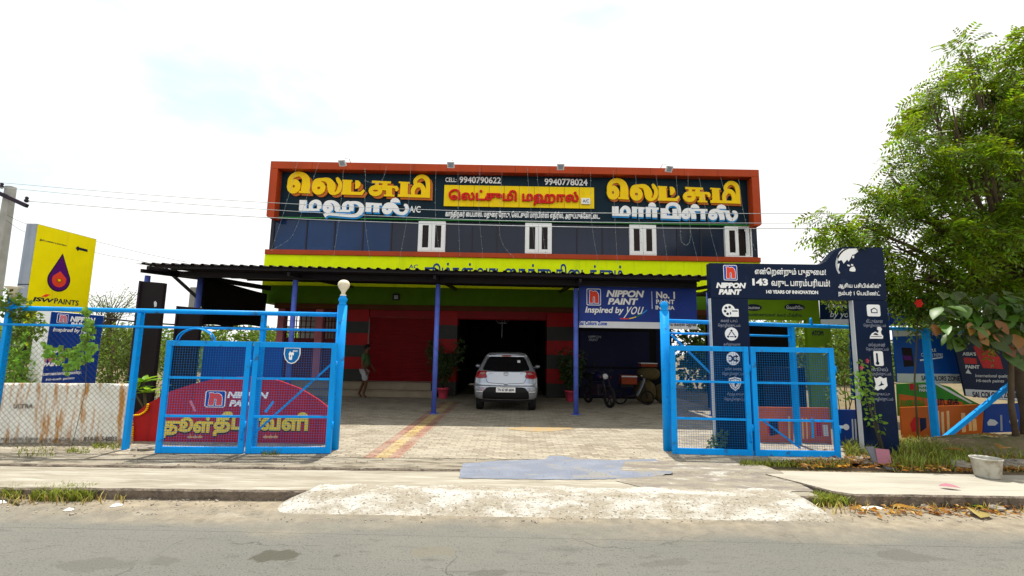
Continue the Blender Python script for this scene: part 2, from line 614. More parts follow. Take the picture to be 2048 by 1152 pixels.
def fatten(cs, w):
    """outer contours run counter-clockwise here, so growing is always to the right of travel"""
    out = []
    for p in cs:
        d1 = p - np.roll(p, 1, 0)
        d2 = np.roll(p, -1, 0) - p
        n1 = np.stack([d1[:, 1], -d1[:, 0]], 1)
        n2 = np.stack([d2[:, 1], -d2[:, 0]], 1)
        n1 /= np.linalg.norm(n1, axis=1, keepdims=True) + 1e-9
        n2 /= np.linalg.norm(n2, axis=1, keepdims=True) + 1e-9
        m = n1 + n2
        L = np.linalg.norm(m, axis=1, keepdims=True)
        m = m / np.maximum(L, 0.5)
        k = 1.0 / np.maximum(np.sum(m * n1, axis=1, keepdims=True), 0.6)
        out.append(p + m * k * w)
    return out


def fill(cs):
    """triangulate the non-zero-winding inside of a set of closed contours"""
    V, Ed = [], []
    for p in cs:
        b = len(V)
        V += [Vector((float(q[0]), float(q[1]))) for q in p]
        Ed += [(b + i, b + (i + 1) % len(p)) for i in range(len(p))]
    vs, es, fs, _, _, _ = delaunay_2d_cdt(V, Ed, [], 0, 1e-5)
    vs = np.array([(v.x, v.y) for v in vs])
    tri = np.array([f for f in fs if len(f) == 3])
    c = vs[tri].mean(1)
    wn = np.zeros(len(c))
    for p in cs:
        q = np.roll(p, -1, 0)
        for (x0, y0), (x1, y1) in zip(p, q):
            if y0 == y1:
                continue
            up = (y0 <= c[:, 1]) & (y1 > c[:, 1])
            dn = (y1 <= c[:, 1]) & (y0 > c[:, 1])
            if not (up.any() or dn.any()):
                continue
            side = (x1 - x0) * (c[:, 1] - y0) - (c[:, 0] - x0) * (y1 - y0)
            wn += np.where(up & (side > 0), 1, 0) - np.where(dn & (side < 0), 1, 0)
    return vs, tri[wn > 0]


CACHE = {}


def glyphs(body, bold=0.0):
    k = (body, bold)
    if k not in CACHE:
        parts = []
        cs = contours(body)
        if sum(area(p) for p in cs) < 0:
            cs = [p[::-1] for p in cs]
        cs = orient(cs)
        if bold:
            cs = fatten(cs, bold)
        CACHE[k] = fill(cs)
    return CACHE[k]


def put(mb, pl, vs, tri, a0, a1, b0, b1, c0, c1, shear=0.0):
    """flat letter shapes fitted into a box of the plane, c0..c1 thick"""
    used = np.unique(tri)
    v = vs.copy()
    lo, hi = v[used].min(0), v[used].max(0)
    v = (v - lo) / (hi - lo)
    A = a0 + v[:, 0] * (a1 - a0) + (v[:, 1] - 0.5) * shear * (b1 - b0)
    B = b0 + v[:, 1] * (b1 - b0)
    ix = {int(k): i for i, k in enumerate(used)}
    n = len(used)
    P_ = [pl.pt(A[k], B[k], c1) for k in used]
    fs = []
    ed = {}
    for t in tri:
        t = [ix[int(q)] for q in t]
        e1 = (A[used[t[1]]] - A[used[t[0]]]) * (B[used[t[2]]] - B[used[t[0]]]) - (A[used[t[2]]] - A[used[t[0]]]) * (B[used[t[1]]] - B[used[t[0]]])
        if e1 < 0:
            t = t[::-1]
        fs.append(tuple(t))
        for i in range(3):
            ed[(t[i], t[(i + 1) % 3])] = True
    if c1 - c0 > 0.012:
        P_ += [pl.pt(A[k], B[k], c0) for k in used]
        for (i, j) in list(ed):
            if (j, i) not in ed:
                fs.append((j, i, i + n, j + n))
    mb.add(P_, fs)


def text(body, pl, x0, y0, x1, y1, m, parent, bold=0.02, c=0.004, depth=0.0, shear=0.0, name='lettering', uv=None):
    """text fitted to a box given by photo pixels (left x, top y, right x, bottom y at the left end)"""
    if uv:
        a0, a1, b0, b1 = uv
    else:
        a0, b1 = pl.px(x0, y0)
        _, b0 = pl.px(x0, y1)
        a1, _ = pl.px(x1, y1)
    vs, tri = glyphs(body, bold)
    mb = MB()
    put(mb, pl, vs, tri, a0, a1, b0, b1, c - 0.0, c + depth, shear) if depth == 0 else put(mb, pl, vs, tri, a0, a1, b0, b1, c, c + depth, shear)
    return mb.build(name, m, parent)


def smooth_path(p, k=5):
    p = [np.array(q, float) for q in p]
    if len(p) < 3:
        return p
    out = []
    for i in range(len(p) - 1):
        p0, p1, p2, p3 = p[max(i - 1, 0)], p[i], p[i + 1], p[min(i + 2, len(p) - 1)]
        for j in range(k):
            t = j / k
            out.append(0.5 * ((2 * p1) + (-p0 + p2) * t + (2 * p0 - 5 * p1 + 4 * p2 - p3) * t * t + (-p0 + 3 * p1 - 3 * p2 + p3) * t ** 3))
    out.append(p[-1])
    return out


def stroke_poly(path, rnd_cap=False):
    """centre line with widths -> outline polygon (counter-clockwise in y-up)"""
    q = smooth_path(path) if len(path) > 2 else [np.array(a, float) for a in path]
    L, Rr = [], []
    for i, a in enumerate(q):
        d = q[min(i + 1, len(q) - 1)][:2] - q[max(i - 1, 0)][:2]
        d = d / (np.linalg.norm(d) + 1e-9)
        n = np.array([-d[1], d[0]])
        L.append(a[:2] + n * a[2] / 2)
        Rr.append(a[:2] - n * a[2] / 2)
    return np.array(Rr + L[::-1])


def ring_polys(cx, cy, rx_, ry_, w, n=22):
    t = np.linspace(0, 2 * math.pi, n, endpoint=False)
    o = np.stack([cx + (rx_ + w / 2) * np.cos(t), cy + (ry_ + w / 2) * np.sin(t)], 1)
    i = np.stack([cx + max(rx_ - w / 2, 1) * np.cos(-t), cy + max(ry_ - w / 2, 1) * np.sin(-t)], 1)
    return [o, i]


def drawn(strokes, rings, polys=()):
    """letter art in photo-crop pixels (y down) -> filled triangles (y up)"""
    cs = []
    f = lambda p: np.stack([p[:, 0], -p[:, 1]], 1)
    for s_ in strokes:
        p = f(stroke_poly(s_))
        cs.append(p if area(p) > 0 else p[::-1])
    for r_ in rings:
        o, i = ring_polys(*r_)
        o, i = f(o), f(i)
        cs.append(o if area(o) > 0 else o[::-1])
        cs.append(i if area(i) < 0 else i[::-1])
    for p in polys:
        p = f(np.array(p, float))
        cs.append(p if area(p) > 0 else p[::-1])
    return fill(cs)


def rrect(a0, a1, b0, b1, r, n=4):
    out = []
    for cx, cy, t0 in ((a1 - r, b0 + r, -90), (a1 - r, b1 - r, 0), (a0 + r, b1 - r, 90), (a0 + r, b0 + r, 180)):
        for k in range(n + 1):
            t = R(t0 + 90 * k / n)
            out.append((cx + r * math.cos(t), cy + r * math.sin(t)))
    return out


def disc(cx, cy, r, n=24, ry=None):
    ry = r if ry is None else ry
    return [(cx + r * math.cos(2 * math.pi * k / n), cy + ry * math.sin(2 * math.pi * k / n)) for k in range(n)]


def n_logo(pl, a0, a1, b0, b1, parent, c=0.004, red=None, blue=None):
    """square emblem: white line, blue square, white-edged red letter n"""
    mb = MB()
    w, h = a1 - a0, b1 - b0
    mb.cur = 0
    mb.prism(pl, rrect(a0, a1, b0, b1, 0.10 * w), c - 0.003, c)
    mb.cur = 1
    e = 0.045
    mb.prism(pl, rrect(a0 + e * w, a1 - e * w, b0 + e * h, b1 - e * h, 0.08 * w), c, c + 0.003)

    def nshape(g):
        q = [(0.20 - g, 0.14 - g), (0.44 + g, 0.14 - g), (0.44 + g, 0.46), (0.48, 0.53 - g), (0.54, 0.53 - g), (0.57 - g, 0.46), (0.57 - g, 0.14 - g),
             (0.83 + g, 0.14 - g), (0.83 + g, 0.52), (0.80 + g, 0.68 + g), (0.70, 0.82 + g), (0.55, 0.85 + g), (0.44, 0.80 + g), (0.40, 0.86 + g), (0.20 - g, 0.86 + g), (0.23 - g, 0.72)]
        return [(a0 + x * w, b0 + y * h) for x, y in q]
    mb.cur = 0
    mb.prism(pl, nshape(0.035), c + 0.003, c + 0.006)
    mb.cur = 2
    mb.prism(pl, nshape(0.0), c + 0.006, c + 0.009)
    return mb.build('emblem', [M['lettwhite'], blue or M['logoblue'], red or M['logored']], parent)


# ------------------------------------------------------------------ ground surfaces
def gridmesh(x0, x1, y0, y1, nx, ny, zf, name, m, edge=None):
    mb = MB()
    vs = []
    for j in range(ny + 1):
        for i in range(nx + 1):
            x = x0 + (x1 - x0) * i / nx
            y = y0 + (y1 - y0) * j / ny
            if edge:
                x, y = edge(x, y, i / nx, j / ny)
            vs.append((x, y, zf(x, y)))
    fs = [(j * (nx + 1) + i, j * (nx + 1) + i + 1, (j + 1) * (nx + 1) + i + 1, (j + 1) * (nx + 1) + i) for j in range(ny) for i in range(nx)]
    mb.smooth = True
    mb.add(vs, fs)
    return mb.build(name, m)


def wob(x, s=0.0):
    return (math.sin(x * 3.1 + s) * 0.5 + math.sin(x * 7.7 + 1.3 * s) * 0.3 + math.sin(x * 17.3 + 2.1 * s) * 0.2)


def ground_mat(name, base, layers, rough=0.9, bump=0.4, bscale=60.0, bdist=0.01, k_=0.86):
    """base colour + list of (colour, noise scale, lo, hi, strength, stretch)"""
    base = tuple(q * k_ for q in base)
    layers = [(tuple(q * k_ for q in L[0]),) + tuple(L[1:]) for L in layers]
    m = bpy.data.materials.new(name)
    m.use_nodes = True
    nt = m.node_tree
    b = nt.nodes['Principled BSDF']
    b.inputs['Roughness'].default_value = rough
    b.inputs['Specular IOR Level'].default_value = 0.2
    tc = nd(nt, 'ShaderNodeTexCoord')
    last = nd(nt, 'ShaderNodeRGB')
    last.outputs[0].default_value = (*base, 1)
    for k, (c, sc, lo, hi, st, stretch) in enumerate(layers):
        mp = nd(nt, 'ShaderNodeMapping')
        mp.inputs['Scale'].default_value = stretch[:3]
        if len(stretch) > 3:
            mp.inputs['Rotation'].default_value = (0, 0, stretch[3])
        mp.inputs['Location'].default_value = (3.7 * k, 1.9 * k, 0.7 * k)
        lk(nt, tc, mp, 3)
        n = nd(nt, 'ShaderNodeTexNoise')
        n.inputs['Scale'].default_value = sc
        n.inputs['Detail'].default_value = 8
        n.inputs['Roughness'].default_value = 0.6
        lk(nt, mp, n)
        mr = nd(nt, 'ShaderNodeMapRange')
        mr.inputs[1].default_value = lo
        mr.inputs[2].default_value = hi
        mr.inputs[4].default_value = st
        lk(nt, n, mr)
        mx = nd(nt, 'ShaderNodeMixRGB')
        mx.inputs[2].default_value = (*c, 1)
        lk(nt, mr, mx)
        lk(nt, last, mx, 0, 1)
        last = mx
    lk(nt, last, b)
    nb = nd(nt, 'ShaderNodeTexNoise')
    nb.inputs['Scale'].default_value = bscale
    nb.inputs['Detail'].default_value = 6
    lk(nt, tc, nb, 3)
    bp = nd(nt, 'ShaderNodeBump')
    bp.inputs['Strength'].default_value = bump
    bp.inputs['Distance'].default_value = bdist
    nt.links.new(nb.outputs[0], bp.inputs['Height'])
    nt.links.new(bp.outputs[0], b.inputs['Normal'])
    return m


U1 = (1, 1, 1)
GM = {}
GM['asphalt'] = ground_mat('asphalt', (0.150, 0.149, 0.132), [((0.185, 0.180, 0.155), 0.8, 0.4, 0.65, 0.8, (0.35, 1, 1)), ((0.07, 0.07, 0.064), 1.6, 0.60, 0.72, 0.55, (0.5, 1.2, 1)),
                           ((0.20, 0.197, 0.18), 75, 0.54, 0.64, 0.75, U1), ((0.045, 0.045, 0.04), 60, 0.56, 0.66, 0.7, U1), ((0.085, 0.083, 0.072), 9, 0.58, 0.70, 0.5, (0.4, 1.3, 1))], 0.9, 0.9, 70, 0.012)
def stain(px, py, ang, lx, ly, c, st_=0.8):
    p = gp(px, py, -0.12)
    return (p.x, p.y, ang, lx, ly, c, st_)


STAINS = [stain(560, 1114, 0.25, 0.36, 0.11, (0.062, 0.058, 0.042)), stain(895, 1106, 0.0, 0.20, 0.10, (0.15, 0.135, 0.098), 0.5), stain(960, 1146, 0.1, 0.22, 0.06, (0.065, 0.062, 0.053), 0.45),
          stain(1310, 1130, 0.1, 0.30, 0.09, (0.085, 0.08, 0.065), 0.4), stain(1900, 1120, -0.2, 0.5, 0.12, (0.09, 0.085, 0.07), 0.5), stain(180, 1130, 0.1, 0.6, 0.10, (0.09, 0.088, 0.076), 0.5),
          stain(470, 1030, 0.05, 0.22, 0.10, (0.36, 0.35, 0.31), 0.6), stain(300, 1026, 0.1, 0.14, 0.06, (0.33, 0.32, 0.28), 0.5)]


def sand_over(m):
    """sand drifted over the road edge, thinning out towards the middle of the road"""
    nt = m.node_tree
    b = nt.nodes['Principled BSDF']
    src = b.inputs[0].links[0].from_node
    tc = nd(nt, 'ShaderNodeTexCoord')
    sp = nd(nt, 'ShaderNodeSeparateXYZ')
    lk(nt, tc, sp, 3)
    n1 = nd(nt, 'ShaderNodeTexNoise')
    n1.inputs['Scale'].default_value = 1.1
    n1.inputs['Detail'].default_value = 9
    n1.inputs['Roughness'].default_value = 0.62
    mp = nd(nt, 'ShaderNodeMapping')
    mp.inputs['Scale'].default_value = (0.6, 1.6, 1)
    lk(nt, tc, mp, 3)
    lk(nt, mp, n1)
    a = nd(nt, 'ShaderNodeMath', operation='MULTIPLY_ADD')
    a.inputs[1].default_value = 1.5
    a.inputs[2].default_value = -0.75
    lk(nt, n1, a)
    ad = nd(nt, 'ShaderNodeMath', operation='ADD')
    nt.links.new(sp.outputs[1], ad.inputs[0])
    lk(nt, a, ad, 0, 1)
    mr = nd(nt, 'ShaderNodeMapRange')
    mr.inputs[1].default_value = 4.7
    mr.inputs[2].default_value = 5.45
    lk(nt, ad, mr)
    vo = nd(nt, 'ShaderNodeTexVoronoi', feature='DISTANCE_TO_EDGE')
    vo.inputs['Scale'].default_value = 0.55
    wn_ = nd(nt, 'ShaderNodeTexNoise')
    wn_.inputs['Scale'].default_value = 3.0
    wn_.inputs['Detail'].default_value = 8
    lk(nt, tc, wn_, 3)
    va = nd(nt, 'ShaderNodeVectorMath', operation='MULTIPLY_ADD')
    va.inputs[1].default_value = (0.55, 0.55, 0)
    lk(nt, wn_, va, 1, 0)
    nt.links.new(tc.outputs[3], va.inputs[2])
    lk(nt, va, vo)
    vr = nd(nt, 'ShaderNodeMapRange')
    vr.inputs[1].default_value = 0.002
    vr.inputs[2].default_value = 0.007
    vr.inputs[3].default_value = 0.55
    vr.inputs[4].default_value = 0.0
    lk(nt, vo, vr)
    wr = nd(nt, 'ShaderNodeMapRange')
    wr.inputs[1].default_value = 0.48
    wr.inputs[2].default_value = 0.6
    lk(nt, n1, wr)
    wm = nd(nt, 'ShaderNodeMath', operation='MULTIPLY')
    lk(nt, vr, wm)
    lk(nt, wr, wm, 0, 1)
    ck = nd(nt, 'ShaderNodeMixRGB')
    ck.inputs[2].default_value = (0.03, 0.03, 0.028, 1)
    lk(nt, wm, ck)
    lk(nt, src, ck, 0, 1)
    src = ck
    for (sx, sy, ang, lx, ly, colr, st_) in STAINS:
        mp2 = nd(nt, 'ShaderNodeMapping', vector_type='TEXTURE')
        mp2.inputs['Location'].default_value = (sx, sy, 0)
        mp2.inputs['Rotation'].default_value = (0, 0, ang)
        mp2.inputs['Scale'].default_value = (lx, ly, 50)
        lk(nt, tc, mp2, 3)
        ln = nd(nt, 'ShaderNodeVectorMath', operation='LENGTH')
        lk(nt, mp2, ln)
        a2 = nd(nt, 'ShaderNodeMath', operation='MULTIPLY_ADD')
        a2.inputs[1].default_value = 5.0
        a2.inputs[2].default_value = -2.4
        lk(nt, wn_, a2)
        a3 = nd(nt, 'ShaderNodeMath', operation='ADD')
        nt.links.new(ln.outputs['Value'], a3.inputs[0])
        lk(nt, a2, a3, 0, 1)
        r3 = nd(nt, 'ShaderNodeMapRange')
        r3.inputs[1].default_value = 0.75
        r3.inputs[2].default_value = 1.0
        r3.inputs[3].default_value = st_
        r3.inputs[4].default_value = 0.0
        lk(nt, a3, r3)
        k2 = nd(nt, 'ShaderNodeMixRGB')
        k2.inputs[2].default_value = (*colr, 1)
        lk(nt, r3, k2)
        lk(nt, src, k2, 0, 1)
        src = k2
    n2 = nd(nt, 'ShaderNodeTexNoise')
    n2.inputs['Scale'].default_value = 7
    n2.inputs['Detail'].default_value = 10
    n2.inputs['Roughness'].default_value = 0.7
    lk(nt, tc, n2, 3)
    cr = nd(nt, 'ShaderNodeValToRGB')
    cr.color_ramp.elements[0].position = 0.36
    cr.color_ramp.elements[0].color = (0.185, 0.155, 0.112, 1)
    cr.color_ramp.elements[1].position = 0.62
    cr.color_ramp.elements[1].color = (0.30, 0.255, 0.187, 1)
    lk(nt, n2, cr)
    mx = nd(nt, 'ShaderNodeMixRGB')
    lk(nt, mr, mx)
    lk(nt, src, mx, 0, 1)
    lk(nt, cr, mx, 0, 2)
    lk(nt, mx, b)


sand_over(GM['asphalt'])
GM['dirt'] = ground_mat('sandy_dirt', (0.34, 0.25, 0.16), [((0.22, 0.165, 0.11), 3, 0.45, 0.7, 0.8, U1), ((0.45, 0.36, 0.25), 12, 0.5, 0.7, 0.6, U1), ((0.12, 0.09, 0.06), 60, 0.6, 0.7, 0.6, U1)], 0.95, 0.7, 50, 0.015)
GM['yard'] = ground_mat('earth_yard', (0.19, 0.14, 0.085), [((0.10, 0.115, 0.035), 1.2, 0.45, 0.62, 0.8, U1), ((0.28, 0.22, 0.14), 6, 0.5, 0.7, 0.6, U1)], 0.95, 0.7, 30, 0.02)
GM['slab'] = ground_mat('pavement_concrete', (0.33, 0.30, 0.238), [((0.235, 0.205, 0.155), 1.4, 0.42, 0.66, 0.8, (0.5, 2, 1)), ((0.17, 0.145, 0.105), 7, 0.55, 0.68, 0.6, (0.22, 2.6, 1, -0.5)), ((0.47, 0.445, 0.38), 6, 0.52, 0.64, 0.8, (0.2, 2.8, 1, -0.55)), ((0.42, 0.39, 0.32), 3.5, 0.5, 0.7, 0.7, (0.4, 1.6, 1)), ((0.17, 0.14, 0.11), 40, 0.62, 0.72, 0.6, (0.5, 1.5, 1))], 0.9, 0.6, 45, 0.012)
GM['slab2'] = ground_mat('clean_pavement_concrete', (0.42, 0.395, 0.33), [((0.28, 0.25, 0.195), 5, 0.54, 0.66, 0.6, (0.25, 2.6, 1, -0.3)), ((0.31, 0.28, 0.225), 1.8, 0.45, 0.68, 0.7, (0.5, 2, 1)), ((0.26, 0.24, 0.20), 40, 0.63, 0.74, 0.5, U1)], 0.9, 0.5, 45, 0.012)
GM['strip'] = ground_mat('rough_mortar', (0.30, 0.265, 0.205), [((0.13, 0.11, 0.08), 4.0, 0.46, 0.60, 0.9, (0.6, 2.5, 1)), ((0.43, 0.40, 0.335), 5, 0.52, 0.7, 0.8, (0.5, 2, 1)), ((0.11, 0.09, 0.07), 30, 0.60, 0.70, 0.7, U1)], 0.95, 0.9, 35, 0.03)
GM['kerbface'] = ground_mat('kerb_face', (0.20, 0.16, 0.125), [((0.10, 0.08, 0.065), 5, 0.45, 0.6, 0.9, U1), ((0.30, 0.25, 0.20), 12, 0.5, 0.7, 0.8, U1)], 0.95, 0.9, 30, 0.03)
GM['ramp'] = ground_mat('rough_white_concrete', (0.33, 0.295, 0.235), [((0.52, 0.505, 0.46), 2.2, 0.44, 0.58, 0.95, (0.7, 1.5, 1)), ((0.30, 0.265, 0.21), 7, 0.53, 0.62, 0.75, (0.8, 1.3, 1)), ((0.56, 0.545, 0.50), 16, 0.56, 0.66, 0.6, U1), ((0.13, 0.11, 0.08), 34, 0.56, 0.63, 0.85, U1)], 0.95, 0.75, 38, 0.025)
GM['patch'] = ground_mat('blue_grey_cement', (0.18, 0.20, 0.25), [((0.235, 0.26, 0.32), 2.0, 0.45, 0.65, 0.8, (0.8, 2, 1)), ((0.29, 0.265, 0.21), 3.5, 0.52, 0.60, 0.55, (0.7, 1.5, 1)), ((0.14, 0.14, 0.16), 16, 0.56, 0.70, 0.8, (3, 1, 1))], 0.9, 0.5, 45, 0.01)
GM['apron'] = ground_mat('worn_grey_concrete', (0.30, 0.27, 0.21), [((0.21, 0.18, 0.16), 3.0, 0.42, 0.62, 0.9, (0.7, 2.0, 1)), ((0.54, 0.52, 0.46), 4.5, 0.54, 0.68, 0.8, (0.7, 2, 1)), ((0.14, 0.12, 0.09), 40, 0.58, 0.68, 0.8, U1)], 0.95, 0.9, 40, 0.025)


def paver_mat():
    m = bpy.data.materials.new('zigzag_pavers')
    m.use_nodes = True
    nt = m.node_tree
    b = nt.nodes['Principled BSDF']
    b.inputs['Roughness'].default_value = 0.85
    b.inputs['Specular IOR Level'].default_value = 0.25
    tc = nd(nt, 'ShaderNodeTexCoord')
    sp = nd(nt, 'ShaderNodeSeparateXYZ')
    lk(nt, tc, sp, 3)

    def math_(op, a, bv=None):
        n = nd(nt, 'ShaderNodeMath', operation=op)
        for i, q in enumerate((a, bv)):
            if q is None:
                continue
            if isinstance(q, (int, float)):
                n.inputs[i].default_value = q
            else:
                nt.links.new(q, n.inputs[i])
        return n.outputs[0]
    X, Y = sp.outputs[0], sp.outputs[1]
    tri = math_('PINGPONG', Y, 0.055)          # interlocking zigzag sides
    tri2 = math_('PINGPONG', X, 0.11)
    xs = math_('ADD', X, math_('MULTIPLY', tri, 0.55))
    ys = math_('ADD', Y, math_('MULTIPLY', tri2, 0.42))
    cb = nd(nt, 'ShaderNodeCombineXYZ')
    nt.links.new(xs, cb.inputs[0])
    nt.links.new(ys, cb.inputs[1])
    br = nd(nt, 'ShaderNodeTexBrick')
    br.inputs['Scale'].default_value = 1.0
    br.inputs['Brick Width'].default_value = 0.22
    br.inputs['Row Height'].default_value = 0.11
    br.inputs['Mortar Size'].default_value = 0.006
    br.inputs['Mortar Smooth'].default_value = 0.3
    br.inputs['Color1'].default_value = (0.345, 0.305, 0.235, 1)
    br.inputs['Color2'].default_value = (0.205, 0.175, 0.13, 1)
    br.inputs['Mortar'].default_value = (0.09, 0.072, 0.05, 1)
    lk(nt, cb, br)
    # coloured stripe of red and yellow pavers running back to the door
    rel = math_('SUBTRACT', xs, STRIPE_X)
    inred = math_('LESS_THAN', math_('ABSOLUTE', rel), 0.27)
    inyel = math_('LESS_THAN', math_('ABSOLUTE', rel), 0.10)
    inlen = math_('LESS_THAN', Y, 14.5)
    red = nd(nt, 'ShaderNodeMixRGB', blend_type='MULTIPLY')
    red.inputs[0].default_value = 1
    red.inputs[2].default_value = (0.92, 0.56, 0.52, 1)
    lk(nt, br, red, 0, 1)
    yel = nd(nt, 'ShaderNodeMixRGB', blend_type='MULTIPLY')
    yel.inputs[0].default_value = 1
    yel.inputs[2].default_value = (1.3, 1.06, 0.60, 1)
    lk(nt, br, yel, 0, 1)
    m1 = nd(nt, 'ShaderNodeMixRGB')
    nt.links.new(math_('MULTIPLY', inred, inlen), m1.inputs[0])
    lk(nt, br, m1, 0, 1)
    lk(nt, red, m1, 0, 2)
    m2 = nd(nt, 'ShaderNodeMixRGB')
    nt.links.new(math_('MULTIPLY', inyel, inlen), m2.inputs[0])
    lk(nt, m1, m2, 0, 1)
    lk(nt, yel, m2, 0, 2)
    # dust and wear
    n = nd(nt, 'ShaderNodeTexNoise')
    n.inputs['Scale'].default_value = 1.3
    n.inputs['Detail'].default_value = 9
    lk(nt, tc, n, 3)
    mr = nd(nt, 'ShaderNodeMapRange')
    mr.inputs[1].default_value = 0.42
    mr.inputs[2].default_value = 0.68
    mr.inputs[4].default_value = 0.55
    lk(nt, n, mr)
    m3 = nd(nt, 'ShaderNodeMixRGB')
    m3.inputs[2].default_value = (0.33, 0.30, 0.238, 1)
    lk(nt, mr, m3)
    lk(nt, m2, m3, 0, 1)
    n2 = nd(nt, 'ShaderNodeTexNoise')
    n2.inputs['Scale'].default_value = 22
    n2.inputs['Detail'].default_value = 6
    lk(nt, tc, n2, 3)
    mr2 = nd(nt, 'ShaderNodeMapRange')
    mr2.inputs[1].default_value = 0.58
    mr2.inputs[2].default_value = 0.7
    mr2.inputs[4].default_value = 0.5
    lk(nt, n2, mr2)
    m4 = nd(nt, 'ShaderNodeMixRGB')
    m4.inputs[2].default_value = (0.20, 0.16, 0.11, 1)
    lk(nt, mr2, m4)
    lk(nt, m3, m4, 0, 1)
    lk(nt, m4, b)
    bp = nd(nt, 'ShaderNodeBump')
    bp.inputs['Strength'].default_value = 0.6
    bp.inputs['Distance'].default_value = 0.012
    bp.invert = True
    nt.links.new(br.outputs['Fac'], bp.inputs['Height'])
    nt.links.new(bp.outputs[0], b.inputs['Normal'])
    return m


STRIPE_X = (gp(733, 917).x + gp(800, 917).x) / 2 + 0.015
KY = gp(300, 978).y              # kerb line of the pavement
BY = gp(500, 938).y              # back edge of the pavement
PY = 7.15                        # front edge of the pavers
SK = 0.028                       # the kerb runs slightly away to the right


def KYf(x):
    return KY + (x + 4.17) * SK


def BYf(x):
    return BY + (x + 3.8) * SK


def PYf(x):
    return PY + (x + 3.0) * SK

ROADZ = -0.12


def st(o):
    return tag(o, kind='structure')


st(gridmesh(-160, 160, -60, 260, 8, 8, lambda x, y: -0.16, 'ground', GM['yard']))
st(gridmesh(-60, 60, -9, 4.72, 60, 6, lambda x, y: ROADZ, 'road', GM['asphalt']))
st(gridmesh(-60, 60, 4.715, KY + 0.25, 400, 16, lambda x, y: ROADZ + (0.001 if y < 4.75 else 0.003 + 0.006 * abs(wob(x * 2.0 + y * 3))), 'roadside_dirt', GM['asphalt']))
st(gridmesh(-60, 60, BY + 0.1, 90, 120, 40, lambda x, y: -0.03 + 0.012 * wob(x * 2 + y), 'yard', GM['yard']))

# pavement: a slab with a broken front edge
SLX = gp(1580, 960).x


def slab(x0, x1, y0f, y1f, z, name, m, n=160, jag=0.05, zb=-0.14):
    mb = MB()
    rows = [[], [], [], []]
    for i in range(n + 1):
        x = x0 + (x1 - x0) * i / n
        j = jag * (wob(x * 2.3, 0.4) * 0.5 + rnd.uniform(-0.35, 0.35))
        yf, yb = y0f(x), y1f(x)
        rows[0].append((x, yf + j * 0.8 + 0.012, zb))
        rows[1].append((x, yf + j * 0.45, z - 0.02))
        rows[2].append((x, yf + j * 0.4 + 0.02, z + 0.004 * wob(x * 4)))
        rows[3].append((x, yb, z))
    vs = rows[0] + rows[1] + rows[2] + rows[3]
    k = n + 1
    fs, mi = [], []
    for r_ in range(3):
        mb.cur = 1 if r_ < 2 else 0
        b0 = len(mb.v)
        vv = rows[r_] + rows[r_ + 1]
        mb.add(vv, [(i, i + 1, k + i + 1, k + i) for i in range(n)])
    return mb.build(name, m)


st(slab(-40, gp(1632, 990).x, lambda x: KYf(x), lambda x: BYf(x), 0.0, 'pavement', [GM['slab'], GM['kerbface']], 300))
st(slab(SLX - 0.35, 40, lambda x: max(gp(1800, 994).y + 0.02 * (x - 4.4), gp(1540, 941).y - (x - (SLX - 0.35)) * 1.9), lambda x: gp(1900, 955).y + 0.1, 0.022, 'pavement_slab', [GM['slab2'], GM['kerbface']], 200, 0.02))
# raised mortar strip behind the pavement, ragged lip
st(slab(-40, gp(1500, 930).x, lambda x: BYf(x) - 0.015, lambda x: PYf(x) + 0.02, 0.028, 'mortar_strip', [GM['strip'], GM['kerbface']], 300, 0.06, zb=-0.03))
# paved forecourt
st(gridmesh(-11, gp(1700, 905).x, PY, 17.2, 120, 60, lambda x, y: 0.034, 'forecourt', paver_mat(),
            edge=lambda x, y, u, v: (x, y + (1 - v) * (x + 3.0) * SK + (0.035 * wob(x * 6, 1) if v == 0 else 0))))
# concrete ramp down to the road
RX0, RX1 = gp(500, 1022).x, gp(1672, 1012).x
RYF = gp(1000, 1039, ROADZ).y


def rampz(x, y):
    yf = RYF + x * 0.012
    t = min(max((y - yf) / (KYf(x) - 0.06 - yf), 0), 1)
    e = min((x - RX0) / 0.32, (RX1 - x) / 0.22, 1)
    h = t ** 0.95
    return ROADZ - 0.02 + (0.151 * h) * min(1, max(0, e) ** 0.7) + 0.004 * wob(x * 9 + y * 5) + 0.003 * wob(y * 23 + x * 3, 1.0)


st(gridmesh(RX0, RX1, 0, 1, 220, 34, rampz, 'ramp', GM['ramp'],
            edge=lambda x, y, u, v: (x, (RYF - 0.02 + x * 0.012) * (1 - v) + (KYf(x) + 0.22 + 0.07 * wob(x * 1.7, 5)) * v + ((0.06 * wob(x * 2.2, 3)) if v == 0 else 0))))
